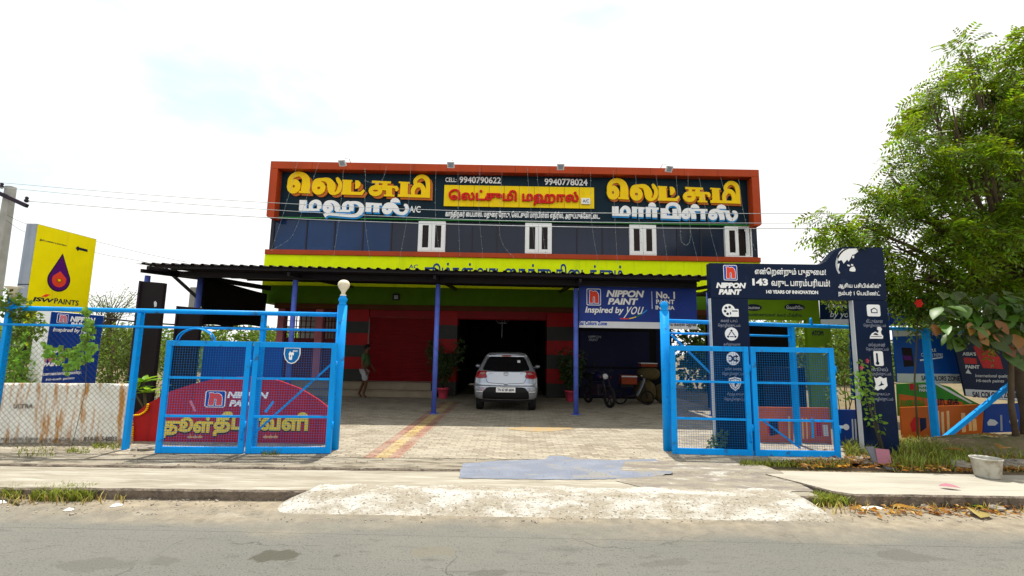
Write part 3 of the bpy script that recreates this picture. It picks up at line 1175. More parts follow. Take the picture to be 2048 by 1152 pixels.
# worn patch and blue-grey cement on the pavement in front of the gateway
AP_PX = ((1250, 928), (1500, 925), (1560, 948), (1600, 968), (1630, 984), (1460, 983), (1300, 979), (1230, 962))
def draped(pts, zf, name, m, step=0.06):
    """thin layer poured over the ground, outline given in photo pixels on the pavement"""
    P_ = [gp(x, y, ROADZ if name == 'road_patch' else 0.0) for x, y in pts]
    dense = []
    for i in range(len(P_)):
        p, q = P_[i], P_[(i + 1) % len(P_)]
        c_ = max(1, int((q - p).length / step))
        for j in range(c_):
            r_ = p + (q - p) * (j / c_)
            dense.append(Vector((r_.x + rnd.uniform(-0.012, 0.012), r_.y + rnd.uniform(-0.012, 0.012))))
    nb = len(dense)
    V = list(dense)
    x = min(p.x for p in dense)
    while x < max(p.x for p in dense):
        y = min(p.y for p in dense)
        while y < max(p.y for p in dense):
            V.append(Vector((x + 0.0007, y + 0.0011)))
            y += step * 0.5
        x += step * 2
    vv, ee, ff, _, _, _ = delaunay_2d_cdt(V, [(i, (i + 1) % nb) for i in range(nb)], [list(range(nb))], 1, 1e-5)
    mb = MB()
    mb.smooth = True
    mb.add([(v.x, v.y, zf(v.x, v.y)) for v in vv], [tuple(f) for f in ff])
    return mb.build(name, m)


def patchz(x, y):
    t = min(max((y - (BYf(x) - 0.15)) / 0.10, 0), 1)
    return 0.0062 + (0.0345 - 0.0062) * t * t * (3 - 2 * t)


st(draped([(925, 932), (1000, 926), (1090, 923), (1098, 917), (1125, 916), (1150, 922), (1230, 925), (1310, 922), (1330, 934), (1347, 950), (1280, 956), (1180, 960), (1020, 959), (918, 957)], patchz, 'cement_patch', GM['patch']))
st(draped(AP_PX, lambda x, y: 0.0055 + (0.0305 if y > BYf(x) - 0.03 else 0), 'worn_concrete', GM['apron']))
st(draped([(1010, 861), (1050, 857), (1110, 857), (1152, 860), (1110, 866), (1080, 868), (1040, 865)], lambda x, y: 0.0385, 'paint_stain', ground_mat('ochre_stain', (0.40, 0.27, 0.12), [((0.34, 0.29, 0.21), 6, 0.45, 0.6, 0.9, U1)], 0.9, 0.4, 60, 0.008)))
# ------------------------------------------------------------------ the building
FA = R(1.0)
PF = Plane((0, 16.3, 0), (math.cos(FA), math.sin(FA), 0))
sL, sR = PF.px(541, 470)[0], PF.px(1515, 480)[0]
bld = thing('building', (0, 16.3, 0), 'two storey shop building with lime green band and dark glazed upper floor', 'building')
Z_TOP, Z_FB, Z_G0, Z_OR, Z_LM = 8.22, 6.12, 4.98, 4.80, 3.10


def pfs(x, y=480):
    return PF.px(x, y)[0]


mb = MB()
mb.pbox(PF, sL + 0.02, sR - 0.02, Z_OR, 8.0, -9.0, -0.06)
mb.build('upper_wall', M['bodywall'], bld)
mb = MB()
mb.pbox(PF, pfs(533, 515), sR, Z_OR, Z_OR + 0.17, -0.06, 0.16)
mb.build('orange_band', M['orange'], bld, bevel=0.01)
mb = MB()
mb.pbox(PF, pfs(530, 540), sR, 3.72, Z_OR - 0.002, -9.0, 0.10)
mb.build('lime_wall', M['lime'], bld)
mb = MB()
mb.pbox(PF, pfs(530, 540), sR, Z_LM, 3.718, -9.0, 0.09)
mb.build('shaded_green_wall', M['green'], bld)  # lower wall, its canopy shade painted in
# painted writing on the lime band
LB = PF.shift(0.10)
text('ரூம்கள் வாடகைக்கு கிடைக்கும்', LB, 850, 523, 1246, 566, M['darkblueletter'], bld, bold=0.018, c=0.004, name='wall_lettering')
text('AC', LB, 818, 529, 836, 537, M['darkblueletter'], bld, bold=0.015, c=0.004, name='wall_lettering')
# glazing band
for x0, x1, m in ((541, 782, 'glassreflect'), (782, 1515, 'glass')):
    mb = MB()
    mb.pbox(PF, pfs(x0) + (0.12 if x0 == 541 else 0.0), pfs(x1), Z_OR + 0.172, Z_FB, -0.058, -0.02)
    mb.build('glazing', M[m], bld)
mb = MB()
mb.pbox(PF, sL, sL + 0.118, Z_OR + 0.172, Z_FB, -0.058, 0.02)
for x in (612, 668, 725, 782, 944, 994, 1052, 1154, 1205, 1355, 1402):
    a = pfs(x)
    mb.pbox(PF, a - 0.022, a + 0.022, Z_OR + 0.18, Z_FB - 0.01, -0.02, 0.006)
mb.pbox(PF, sL + 0.125, sR - 0.01, Z_OR + 0.173, Z_OR + 0.20, -0.02, 0.008)
mb.build('mullions', M['mullion'], bld)


def casement(x0, x1, open_right=0.0):
    a0, a1 = pfs(x0), pfs(x1)
    z0, z1 = Z_OR + 0.19, Z_FB - 0.03
    mid = (a0 + a1) / 2
    fr = MB()
    t = 0.035
    P2 = PF
    fr.pbox(P2, a0, a0 + t, z0, z1, -0.018, 0.10)
    fr.pbox(P2, a1 - t, a1, z0, z1, -0.018, 0.10)
    fr.pbox(P2, a0 + t, a1 - t, z1 - t, z1, -0.018, 0.10)
    fr.pbox(P2, a0 + t, a1 - t, z0, z0 + t, -0.018, 0.10)
    win = fr.build('window', M['upvc'], bld, bevel=0.004)
    back = MB()
    back.pbox(P2, a0 + t, a1 - t, z0 + t, z1 - t, -0.018, -0.005)
    back.build('pane', M['pane'], win)
    for k, (b0, b1) in enumerate(((a0 + t, mid - 0.004), (mid + 0.004, a1 - t))):
        ang = open_right if k == 1 else 0.0
        w = b1 - b0
        if k == 0 or ang == 0:
            pl = Plane(P2.pt(b0, 0, 0.05), P2.u)
        else:               # hinged on its right side, swung outwards
            u = Matrix.Rotation(-R(ang), 3, 'Z') @ (-P2.u)
            hinge = P2.pt(b1 - 0.04, 0, 0.08)
            pl = Plane(hinge + u * w, -u)
        f = 0.11
        sh = MB()
        y0, y1 = z0 + t + 0.004, z1 - t - 0.004
        sh.pbox(pl, 0, f, y0, y1, 0, 0.055)
        sh.pbox(pl, w - f, w, y0, y1, 0, 0.055)
        sh.pbox(pl, f, w - f, y1 - f, y1, 0, 0.055)
        sh.pbox(pl, f, w - f, y0, y0 + f, 0, 0.055)
        sh.build('sash', M['upvc'], win, bevel=0.004)
        pn = MB()
        pn.pbox(pl, f, w - f, y0 + f, y1 - f, 0.012, 0.02)
        pn.build('pane', M['pane'] if ang == 0 else M['glass'], win)


casement(837, 891)
casement(1050, 1103)
casement(1258, 1311)
casement(1448, 1501, 55)

# ground floor: pilasters of red and grey panels, roller shutter, gateway, poster wall
def gz(y, x=800):
    return PF.px(x, y)[1]


Z_B = 2.92          # underside of the beam
mb = MB()
mb.pbox(PF, pfs(552, 620), pfs(1500, 620), Z_B - 0.0, Z_LM - 0.003, -6.0, 0.14)
mb.build('beam', M['brownbeam'], bld)


def pilaster(x0, x1, zbot):
    a0, a1 = pfs(x0, 700), pfs(x1, 700)
    n = 6
    zs = [zbot + (Z_B - 0.004 - zbot) * i / n for i in range(n + 1)]
    mb = MB()
    for i in range(n):
        mb.cur = (i % 2)
        mb.pbox(PF, a0, a1, zs[i] + 0.003, zs[i + 1] - 0.003, -0.5, 0.10)
    mb.cur = 1
    mb.pbox(PF, a0 + 0.004, a1 - 0.004, zs[0], zs[-1], -0.5, 0.09)
    mb.build('pilaster', [M['greytile'], M['redtile']], bld)


pilaster(686, 736, 0.5)
pilaster(869, 914, 0.04)
pilaster(1093, 1152, 0.04)
# roller shutter with ribs
mb = MB()
a0, a1 = pfs(737, 700), pfs(868, 700)
n = 44
z0, z1 = 0.5, Z_B - 0.25
pts = []
for i in range(n):
    zz = z0 + (z1 - z0) * i / n
    h = (z1 - z0) / n
    pts += [(zz, -0.02), (zz + h * 0.3, 0.012), (zz + h * 0.8, 0.012)]
pts.append((z1, -0.02))
vs = [PF.pt(a0, q, c) for q, c in pts] + [PF.pt(a1, q, c) for q, c in pts]
k = len(pts)
mb.add(vs, [(i, k + i, k + i + 1, i + 1) for i in range(k - 1)])
shut = mb.build('roller_shutter', M['shutter'], bld)
mb = MB()
mb.pbox(PF, a0, a1, z1 + 0.004, Z_B - 0.004, -0.3, 0.09)
mb.build('shutter_box', M['shutter'], shut, bevel=0.01)
# plinth steps
pa0, pa1 = pfs(560, 780), pfs(872, 785)
mb = MB()
mb.pbox(PF, pa0, pa1, 0.04, 0.235, -0.4, 0.72)
mb.pbox(PF, pa0, pa1 - 0.12, 0.238, 0.46, -0.4, 0.40)
mb.build('plinth', M['cream'], bld, bevel=0.008)
mb = MB()
mb.pbox(PF, pa0, pa1 + 0.02, 0.235, 0.26, 0.402, 0.75)
mb.pbox(PF, pa0, pa1 - 0.10, 0.462, 0.497, -0.4, 0.43)
mb.build('step_nosing', M['cream'], bld, bevel=0.005)
# gateway: dark room behind, rolled up shutter above
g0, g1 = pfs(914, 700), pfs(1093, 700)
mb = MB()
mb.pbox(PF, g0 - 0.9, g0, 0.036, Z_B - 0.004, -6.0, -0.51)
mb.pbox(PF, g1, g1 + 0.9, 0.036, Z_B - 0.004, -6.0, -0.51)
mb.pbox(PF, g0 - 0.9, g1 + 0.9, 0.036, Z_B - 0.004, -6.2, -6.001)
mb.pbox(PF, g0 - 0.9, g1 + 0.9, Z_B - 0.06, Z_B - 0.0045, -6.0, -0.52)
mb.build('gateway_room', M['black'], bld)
mb = MB()
mb.pbox(PF, g0 + 0.004, g1 - 0.004, gz(640, 1000), gz(622, 1000), -0.3, 0.14)
mb.build('rolled_shutter', M['shutter'], bld, bevel=0.03)
hx = PF.pt(pfs(1003, 660), 0, -1.2)
hlamp = thing('hanging_lamp', (hx.x, hx.y, 2.3), 'small branched lamp hanging from a rod in the dark gateway', 'lamp')
mb = MB()
mb.tube([(hx.x, hx.y, Z_B - 0.07), (hx.x, hx.y, 2.05)], 0.008, 6)
mb.build('rod', M['alu'], hlamp)
for k in range(4):
    a = k * 1.57 + 0.5
    e = Vector((hx.x + 0.28 * math.cos(a), hx.y + 0.28 * math.sin(a), 2.72))
    mb = MB()
    mb.tube([(hx.x, hx.y, 2.62), (hx.x + 0.15 * math.cos(a), hx.y + 0.15 * math.sin(a), 2.58), e], 0.008, 5)
    mb.lathe(e, [(0.015, 0), (0.045, 0.05), (0.04, 0.08), (0.0, 0.085)], 10)
    mb.build('arm', M['alu'], hlamp)
# left part: recessed porch with pink pillars and maroon grilles
p0, p1 = pfs(553, 660), pfs(686, 660)
mb = MB()
mb.pbox(PF, p0, p1, 0.46, Z_B - 0.004, -1.9, -1.7)
mb.build('porch_wall', M['bodywall'], bld)
for xa, xb in ((553, 566), (629, 644)):
    mb = MB()
    mb.pbox(PF, pfs(xa, 660), pfs(xb, 660), 0.498, Z_B - 0.004, -0.3, 0.0)
    mb.build('pillar', M['pink'], bld, bevel=0.01)
for xa, xb in ((568, 626), (646, 684)):
    a0, a1 = pfs(xa, 660), pfs(xb, 660)
    w = MB()
    zlo, zhi = gz(676, 600), gz(630, 600)
    w.pbox(PF, a0, a1, 0.5, zlo, -0.25, -0.1)
    w.pbox(PF, a0, a1, zhi, Z_B - 0.006, -0.25, -0.1)
    for i in range(7):
        a = a0 + (a1 - a0) * i / 6
        w.pbox(PF, a - 0.014, a + 0.014, zlo + 0.002, zhi - 0.002, -0.19, -0.16)
    for i in range(1, 4):
        q = zlo + (zhi - zlo) * i / 4
        w.pbox(PF, a0, a1, q - 0.012, q + 0.012, -0.157, -0.135)
    wo_ = w.build('porch_grille', M['grille'], bld)
# shop at the right: poster wall
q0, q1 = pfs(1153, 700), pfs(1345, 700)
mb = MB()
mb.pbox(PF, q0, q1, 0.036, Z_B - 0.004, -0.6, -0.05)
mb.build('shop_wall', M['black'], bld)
PP = PF.shift(0.0)
for (x0, y0, x1, y1, lab) in ((1160, 662, 1300, 735, 'dim navy poster below the blue banner, the upper one with pale writing'),
                              (1160, 737, 1300, 796, 'dim navy poster behind the motorcycle, the lower one of the pair')):
    a0, b1 = PF.px(x0, y0)
    a1, b0 = PF.px(x1, y1)
    mb = MB()
    mb.pbox(PF, a0, a1, max(b0, 0.06), b1, -0.048, -0.03)
    po = mb.build('poster', M['poster'], org=PF.pt(a0, b0, -0.04))
    tag(po, lab, 'poster')
    pp = PF.shift(-0.03)
    text('NIPPON', pp, x0 + 17, y0 + 9, x0 + 42, y0 + 14, M['paleletter'], po, bold=0.03, shear=0.25)
    text('PAINT', pp, x0 + 18, y0 + 15, x0 + 36, y0 + 20, M['paleletter'], po, bold=0.03, shear=0.25)
mb = MB()
a0, b1 = PF.px(1312, 655)
a1, b0 = PF.px(1338, 735)
mb.pbox(PF, a0, a1, b0, b1, -0.048, -0.03)
tag(mb.build('poster', M['poster'], org=PF.pt(a0, b0, 0)), 'narrow dark poster right of the dim navy posters, above the sacks', 'poster')

# small lamp box on the green wall above the shutter
PW = PF.shift(0.10)
a0, b1 = PW.px(787, 588)
a1, b0 = PW.px(799, 601)
wl = MB()
wl.pbox(PW, a0, a1, b0, b1, 0, 0.10)
wlo = tag(wl.build('wall_lamp', M['carblack'], org=PW.pt(a0, b0, 0), bevel=0.01), 'small black floodlight fixed on the green wall above the red shutter', 'lamp')
ww = MB()
ww.pbox(PW, a0 + 0.05, a1 - 0.03, b0 + 0.04, b1 - 0.05, 0.101, 0.106)
ww.build('lens', M['ledglass'], wlo)

# ------------------------------------------------------------------ big sign along the top of the building
FR = PF.shift(0.45)
fL, fR = FR.px(543, 318)[0], FR.px(1518, 343)[0]
fL2 = FR.px(531, 432)[0]
fL = (fL + fL2) / 2
zt, zb = (FR.px(543, 318)[1] + FR.px(1518, 343)[1]) / 2, (FR.px(531, 431)[1] + FR.px(1520, 455)[1]) / 2
sign = thing('roof_sign', PF.pt(0, zb, 0.3), 'long dark sign with orange frame and yellow Tamil letters across the roofline', 'sign')
bw = 0.27
mb = MB()
mb.pbox(PF, fL, fR, zt - bw, zt, -0.05, 0.45)
mb.prism(PF, [(fL, zb + 0.06), (fL + 0.06, zb), (fL + bw, zb), (fL + bw, zt - bw - 0.002), (fL, zt - bw - 0.002)], -0.05, 0.45)
mb.prism(PF, [(fR, zb + 0.06), (fR - 0.06, zb), (fR - bw, zb), (fR - bw, zt - bw - 0.002), (fR, zt - bw - 0.002)], -0.05, 0.45)
mb.build('frame', M['orange'], sign, bevel=0.012)
# joints of the cladding sheets
nj = 14
for i in range(1, nj):
    a = fL + bw + (fR - fL - 2 * bw) * i / nj
    mb = MB()
    mb.pbox(PF, a - 0.005, a + 0.005, zt - bw + 0.01, zt - 0.01, 0.4501, 0.452)
    mb.build('cladding_joint', M['brownbeam'], sign)
mb = MB()
mb.pbox(PF, fL + bw + 0.002, fR - bw - 0.002, Z_FB + 0.03, zt - bw - 0.003, -0.05, 0.12)
mb.build('board', M['board'], sign)
mb = MB()
mb.pbox(PF, fL + bw + 0.002, fR - bw - 0.002, Z_FB + 0.002, Z_FB + 0.028, -0.05, 0.13)
mb.build('green_edge', M['greenline'], sign)
BD = PF.shift(0.12)

# the yellow word, drawn as fat serif letters
word1 = drawn([
    [(85, 250, 42), (95, 170, 52), (150, 118, 62), (225, 108, 62), (290, 152, 92), (305, 220, 108), (302, 300, 112), (302, 332, 112)],
    [(220, 328, 24), (367, 333, 24)],
    [(403, 275, 40), (430, 195, 56), (520, 170, 42), (595, 184, 72), (636, 245, 108), (648, 312, 88), (690, 340, 34), (738, 300, 54), (750, 225, 50), (722, 175, 52), (700, 142, 28)],
    [(840, 178, 106), (840, 335, 112)], [(776, 176, 20), (906, 180, 20)], [(772, 332, 38), (1045, 334, 38)], [(1028, 335, 44), (1068, 290, 26)],
    [(1162, 186, 28), (1408, 192, 28)], [(1232, 186, 46), (1228, 260, 44)], [(1335, 190, 64), (1328, 290, 66)], [(1235, 240, 26), (1495, 248, 28)],
    [(1392, 245, 72), (1392, 352, 84)], [(1328, 352, 22), (1462, 355, 22)], [(1450, 245, 30), (1492, 262, 40), (1482, 296, 24)],
    [(1512, 187, 20), (1654, 192, 20)], [(1585, 190, 98), (1585, 352, 100)], [(1508, 350, 34), (1870, 355, 34)],
    [(1705, 352, 46), (1702, 280, 54), (1740, 225, 60), (1800, 222, 56), (1838, 275, 62), (1838, 350, 58)],
    [(1735, 215, 44), (1728, 165, 50), (1770, 120, 48), (1830, 112, 50), (1882, 150, 62), (1896, 230, 54), (1898, 362, 54)], [(1862, 362, 18), (1926, 366, 18)],
], [(148, 260, 52, 54, 72), (474, 275, 55, 50, 66), (1214, 296, 62, 40, 56)],
    [[(944, 172), (985, 174), (1012, 198), (1014, 235), (988, 268), (948, 280)]])
word2 = drawn([
    [(265, 432, 92), (265, 550, 92)], [(222, 548, 30), (482, 548, 30)], [(370, 545, 46), (370, 482, 52), (415, 446, 42), (470, 466, 58), (478, 535, 54)],
    [(535, 505, 30), (570, 455, 36), (655, 452, 42), (706, 500, 72), (712, 555, 70)], [(690, 555, 28), (880, 555, 28)], [(800, 552, 52), (800, 482, 54), (848, 452, 36), (888, 484, 58), (890, 555, 58)],
    [(870, 452, 28), (960, 456, 40), (1020, 500, 62), (1008, 570, 62), (930, 610, 42), (720, 602, 36), (600, 596, 36), (550, 620, 52)],
    [(1112, 460, 72), (1108, 562, 72)], [(1072, 462, 28), (1278, 470, 28)], [(1212, 466, 72), (1210, 566, 78)],
    [(1298, 515, 30), (1340, 468, 36), (1420, 472, 52), (1462, 522, 78), (1500, 566, 42), (1568, 572, 42), (1606, 530, 46), (1598, 482, 44), (1565, 470, 24)],
], [(588, 522, 42, 34, 52), (1352, 528, 42, 34, 52)],
    [[(1388, 440), (1392, 415), (1415, 394), (1450, 386), (1486, 396), (1508, 418), (1512, 444)]])
word3 = drawn([
    [(205, 442, 88), (205, 552, 88)], [(163, 545, 30), (390, 548, 30)], [(292, 545, 42), (290, 490, 46), (332, 452, 42), (380, 480, 56), (386, 545, 46)],
    [(465, 450, 66), (460, 565, 66)], [(428, 455, 26), (602, 460, 26)], [(550, 458, 66), (550, 568, 66)],
    [(650, 450, 66), (650, 565, 66)], [(612, 455, 26), (792, 462, 26)], [(736, 458, 66), (736, 572, 66)],
    [(858, 456, 82), (858, 572, 82)], [(816, 562, 38), (1084, 568, 38)], [(1010, 460, 64), (1012, 572, 66)],
    [(935, 520, 30), (902, 468, 36), (928, 415, 42), (1000, 400, 42), (1056, 430, 50), (1074, 500, 42), (1074, 570, 30)],
    [(1108, 525, 28), (1150, 474, 32), (1220, 472, 46), (1258, 522, 66), (1264, 582, 66)], [(1250, 470, 28), (1452, 470, 28)], [(1390, 468, 62), (1390, 584, 62)],
    [(1474, 525, 28), (1510, 478, 32), (1590, 474, 46), (1638, 522, 70), (1648, 586, 66)], [(1628, 478, 26), (1745, 484, 30)],
    [(1722, 482, 56), (1736, 556, 60), (1790, 582, 42), (1838, 540, 46), (1830, 492, 42), (1790, 482, 22)],
], [(1156, 535, 40, 30, 46), (1522, 538, 40, 30, 46)],
    [[(652, 436), (656, 410), (680, 388), (706, 384), (734, 394), (752, 414), (757, 438)], [(1226, 446), (1232, 418), (1256, 400), (1284, 395), (1314, 404), (1338, 424), (1344, 448)],
     [(1580, 448), (1586, 420), (1612, 400), (1645, 395), (1680, 404), (1702, 424), (1708, 450)]])


def big_word(w, x0, y0, x1, y1, mf, mbk, off, d):
    a0, b1 = BD.px(x0, y0)
    _, b0 = BD.px(x0, y1)
    a1, _ = BD.px(x1, y1)
    mb = MB()
    mb.cur = 1
    put(mb, BD, *w, a0 + off[0], a1 + off[0], b0 + off[1], b1 + off[1], 0.002, d * 0.6)
    mb.cur = 0
    put(mb, BD, *w, a0, a1, b0, b1, d * 0.6 + 0.004, d)
    return mb.build('raised_lettering', [mf, mbk], sign)


big_word(word1, 579, 345, 861, 393, M['yellow'], M['orangeside'], (0.085, -0.075), 0.11)
big_word(word2, 602, 394, 818, 436, M['lettwhite'], M['skyblue'], (0.02, -0.05), 0.09)
big_word(word1, 1212, 358, 1478, 405, M['yellow'], M['orangeside'], (0.05, -0.065), 0.11)
big_word(word3, 1223, 404, 1474, 440, M['lettwhite'], M['skyblue'], (0.01, -0.05), 0.09)
text('A/C', BD, 819, 412, 841, 425, M['lettwhite'], sign, bold=0.02, c=0.006)
text('CELL:', BD, 891, 355, 913, 364, M['lettwhite'], sign, bold=0.02, c=0.006)
text('9940790622', BD, 919, 353, 1002, 366, M['lettwhite'], sign, bold=0.025, c=0.006)
text('9940778024', BD, 1089, 357, 1175, 370, M['lettwhite'], sign, bold=0.025, c=0.006)
text('காந்திநகர் பைபாஸ். மதுரை ரோடு, லெட்சுமி மார்பிள்ஸ் எதிரில், அருப்புக்கோட்டை.', BD, 891, 420, 1200, 437, M['lettwhite'], sign, bold=0.03, c=0.006)
# yellow panel with red raised letters
a0, b1 = BD.px(889, 371)
_, b0 = BD.px(889, 413)
a1, _ = BD.px(1188, 419)
mb = MB()
nt_ = 10
for i in range(nt_):
    w_ = (a1 - a0) / nt_
    mb.pbox(BD, a0 + w_ * i + 0.006, a0 + w_ * (i + 1) - 0.006, b0, b1, 0.012, 0.06)
mb.cur = 1
mb.pbox(BD, a0, a1, b0 + 0.004, b1 - 0.004, 0.002, 0.05)
mb.build('yellow_panel', [M['yboard'], M['goldshade']], sign)
YB = BD.shift(0.06)
vs, tri = glyphs('லெட்சுமி மஹால்', 0.035)
c0_, d1_ = YB.px(898, 379)
_, d0_ = YB.px(898, 408)
c1_, _ = YB.px(1157, 413)
mb = MB()
put(mb, YB, vs, tri, c0_, c1_, d0_, d1_, 0.004, 0.075)
mb.build('red_lettering', M['redlett'], sign)
a0, b1 = YB.px(1162, 397)
a1, b0 = YB.px(1180, 409)
mb = MB()
mb.pbox(YB, a0, a1, b0, b1, 0.03, 0.06)
mb.build('small_plate', M['white'], sign)
text('A/C', YB, 0, 0, 0, 0, M['lettblack'], sign, bold=0.02, c=0.064, uv=(a0 + 0.05, a1 - 0.05, b0 + 0.05, b1 - 0.05))

# floodlights on arms along the top edge
fl0 = None
for x, y, dx in ((697, 328, -0.05), (904, 337, 0.0), (1118, 341, 0.0), (1324, 347, 0.07)):
    base = PF.pt(FR.px(x, y)[0] + 0.02 - dx * 0.6, zt + 0.002, 0.36)
    if fl0 is None:
        f = thing('floodlight', base, '', 'floodlight', 'floodlights along the roof sign')
        fl0 = f
        m2 = MB()
        head = base + Vector((0, -0.52, -0.20))
        m2.tube([base + Vector((0, 0, 0)), base + Vector((0, -0.12, 0.12)), base + Vector((0, -0.40, 0.02)), base + Vector((0, -0.50, -0.14))], 0.014, 6)
        m2.build('arm', M['alu'], f)
        m2 = MB()
        rt = Matrix.Rotation(R(38), 3, 'X')
        m2.box(head, (0.25, 0.05, 0.22), rt)
        hd = m2.build('housing', M['alu'], f, bevel=0.008)
        m2 = MB()
        m2.box(head + rt @ Vector((0, -0.027, 0)), (0.17, 0.006, 0.15), rt)
        m2.build('lens', M['ledglass'], hd)
    else:
        f = copy_tree(fl0)
        f.location = base
    f.rotation_euler = (0, 0, dx * 4)
    tag(f, {697: 'white floodlight on a bent arm above the left yellow word, leftmost of four',
            904: 'white floodlight on an arm above the left phone number',
            1118: 'white floodlight on an arm above the right phone number',
            1324: 'white floodlight on an arm above the right yellow word, rightmost of four'}[x])

# strings of clear fairy lights hanging over the front
FS = PF.shift(0.50)
strs = [[(596, 322), (575, 400), (543, 500)], [(638, 325), (615, 390), (585, 470), (543, 500)], [(687, 340), (680, 420), (668, 510)], [(730, 336), (731, 360), (730, 440), (740, 515)],
        [(774, 332), (760, 366), (730, 362)], [(822, 328), (816, 420), (800, 515)], [(872, 340), (871, 430), (880, 520)], [(916, 345), (917, 440), (920, 510)],
        [(960, 334), (958, 420), (966, 515)], [(1004, 345), (1000, 470), (1028, 515)], [(1054, 334), (1058, 380), (1072, 520)], [(1073, 336), (1085, 460), (1092, 512)],
        [(1181, 344), (1183, 440), (1196, 525)], [(1226, 340), (1230, 440), (1235, 525)], [(1271, 350), (1278, 440), (1288, 520)], [(1312, 350), (1325, 450), (1335, 522)],
        [(1352, 352), (1360, 450), (1362, 480), (1372, 490), (1380, 480), (1380, 450)], [(1376, 345), (1378, 440), (1395, 520)], [(1398, 355), (1418, 450), (1436, 520)],
        [(1441, 355), (1465, 440), (1478, 470)], [(1477, 358), (1490, 440), (1510, 500)]]
for sx in strs:
    pts = [(*FS.px(*q), 0.0) for q in sx]
    sm = smooth_path(pts, 8)
    mb = MB()
    p3 = [FS.pt(q[0], q[1], 0.01 * math.sin(i)) for i, q in enumerate(sm)]
    mb.tube(p3, 0.0035, 4)
    for i in range(2, len(p3), 2):
        mb.box(p3[i] + Vector((rnd.uniform(-0.02, 0.02), 0, 0)), (0.016, 0.016, 0.024))
    o = mb.build('string_light', M['fairy'], org=p3[0])
    tag(o, 'thin string of clear fairy lights hanging down the building front', 'string light', 'strings of fairy lights on the front')

# ------------------------------------------------------------------ canopy in front of the building
CYE = 11.2
PE = Plane((0, CYE, 0), PF.u)
eL, ezL = PE.px(272, 527)
eR, ezR = PE.px(1424, 553)


def ez(s_):
    return ezL + (ezR - ezL) * (s_ - eL) / (eR - eL)


can = thing('canopy', (PE.pt(-2, 0, -0.9)), 'dark corrugated canopy on thin violet posts in front of the shops', 'canopy')
mb = MB()
prof = []
s_ = eL
pitch = 0.235
while s_ < eR:
    prof += [(s_, 0), (s_ + pitch * 0.5, 0), (s_ + pitch * 0.62, 0.035), (s_ + pitch * 0.86, 0.035)]
    s_ += pitch
prof.append((s_, 0))
DB = 16.3 - CYE - 0.12
rise = 0.33
vs = []
for t in (0.0, 1.0):
    vs += [PE.pt(a, ez(a) + h + rise * t, -DB * t) for a, h in prof]
k = len(prof)
mb.add(vs, [(i, i + 1, k + i + 1, k + i) for i in range(k - 1)])
ro = mb.build('roof_sheet', M['roof'], can)
so = ro.modifiers.new('thick', 'SOLIDIFY')
so.thickness = 0.006
mb = MB()
for t in (0.03, 0.14, 0.3, 0.48, 0.66, 0.84):
    mb.bar(PE.pt(eL + 0.35, ez(eL + 0.35) - 0.045 + rise * t, -DB * t), PE.pt(eR - 0.02, ez(eR) - 0.045 + rise * t, -DB * t), 0.05, 0.07)
mb.build('purlins', M['rafter'], can)
mb = MB()
mb.bar(PE.pt(eL + 0.5, ez(eL) - 0.17 + rise * 0.17, -0.85), PE.pt(eR - 0.05, ez(eR) - 0.17 + rise * 0.17, -0.85), 0.10, 0.14)
mb.build('front_beam', M['rafter'], can)
posts = [gp(867, 830), gp(1152, 832)]
sp_ = (posts[1] - posts[0])
plist = [posts[0] - sp_ * 2, posts[0] - sp_, posts[0], posts[1], posts[1] + sp_]
for i, p in enumerate(plist):
    mb = MB()
    ztop = ez((p - PE.o).dot(PE.u)) - 0.24
    mb.tube([(p.x, p.y, 0.0 if i else -0.02), (p.x, p.y, ztop)], 0.062, 14)
    mb.tube([(p.x, p.y, 0.036), (p.x, p.y, 0.05)], 0.12, 14)
    mb.build('post', M['postblue'], can)
    a = (p - PE.o).dot(PE.u)
    mb = MB()
    mb.bar(PE.pt(a, ez(a) - 0.15, -0.15), PE.pt(a, ez(a) - 0.15 + rise * 0.9, -DB + 0.1), 0.06, 0.09)
    mb.build('rafter', M['rafter'], can)
# bracket under the left end
p = at(397, 600, 12.75)
mb = MB()
mb.tube([(p.x, p.y, 0.0), (p.x, p.y, 3.45)], 0.075, 14)
mb.build('post', M['postblue'], can)
mb = MB()
q0 = at(331, 537, 12.5)
q1 = at(398, 598, 12.75)
mb.bar(q1, q0, 0.08, 0.08)
mb.build('strut', M['rafter'], can)
mb = MB()
e0 = at(296, 537, 11.7)
e1 = at(540, 577, 15.8)
mb.bar(e0, e1, 0.10, 0.14)
mb.build('rafter', M['rafter'], can)

# black sheet hung at the left side of the canopy
c = [at(401, 553, 12.9), at(534, 588, 16.0), at(532, 652, 16.0), at(400, 651, 12.9)]
mb = MB()
N = 14
vs = []
for j in range(N + 1):
    for i in range(N + 1):
        u, v = i / N, j / N
        q = (c[3] * (1 - u) + c[2] * u) * (1 - v) + (c[0] * (1 - u) + c[1] * u) * v
        vs.append(q + Vector((0.05 * math.sin(u * 9 + v * 4) * (1 - v * 0.7), 0, 0.03 * math.sin(u * 12) * (1 - v))))
mb.smooth = True
mb.add(vs, [(j * (N + 1) + i, j * (N + 1) + i + 1, (j + 1) * (N + 1) + i + 1, (j + 1) * (N + 1) + i) for j in range(N) for i in range(N)])
o = mb.build('tarpaulin', M['tarp'], org=c[3])
tag(o, 'black tarpaulin sheet hung along the open left side of the canopy', 'tarpaulin')
so = o.modifiers.new('thick', 'SOLIDIFY')
so.thickness = 0.01
# pale column left of it
mb = MB()
p = at(388, 600, 13.6)
mb.bar((p.x, p.y, -0.02), (p.x, p.y, 3.3), 0.18, 0.18)
o = mb.build('column', M['concrete'], org=(p.x, p.y, 0), bevel=0.01)
tag(o, 'pale grey square column standing beside the black tarpaulin', 'column')

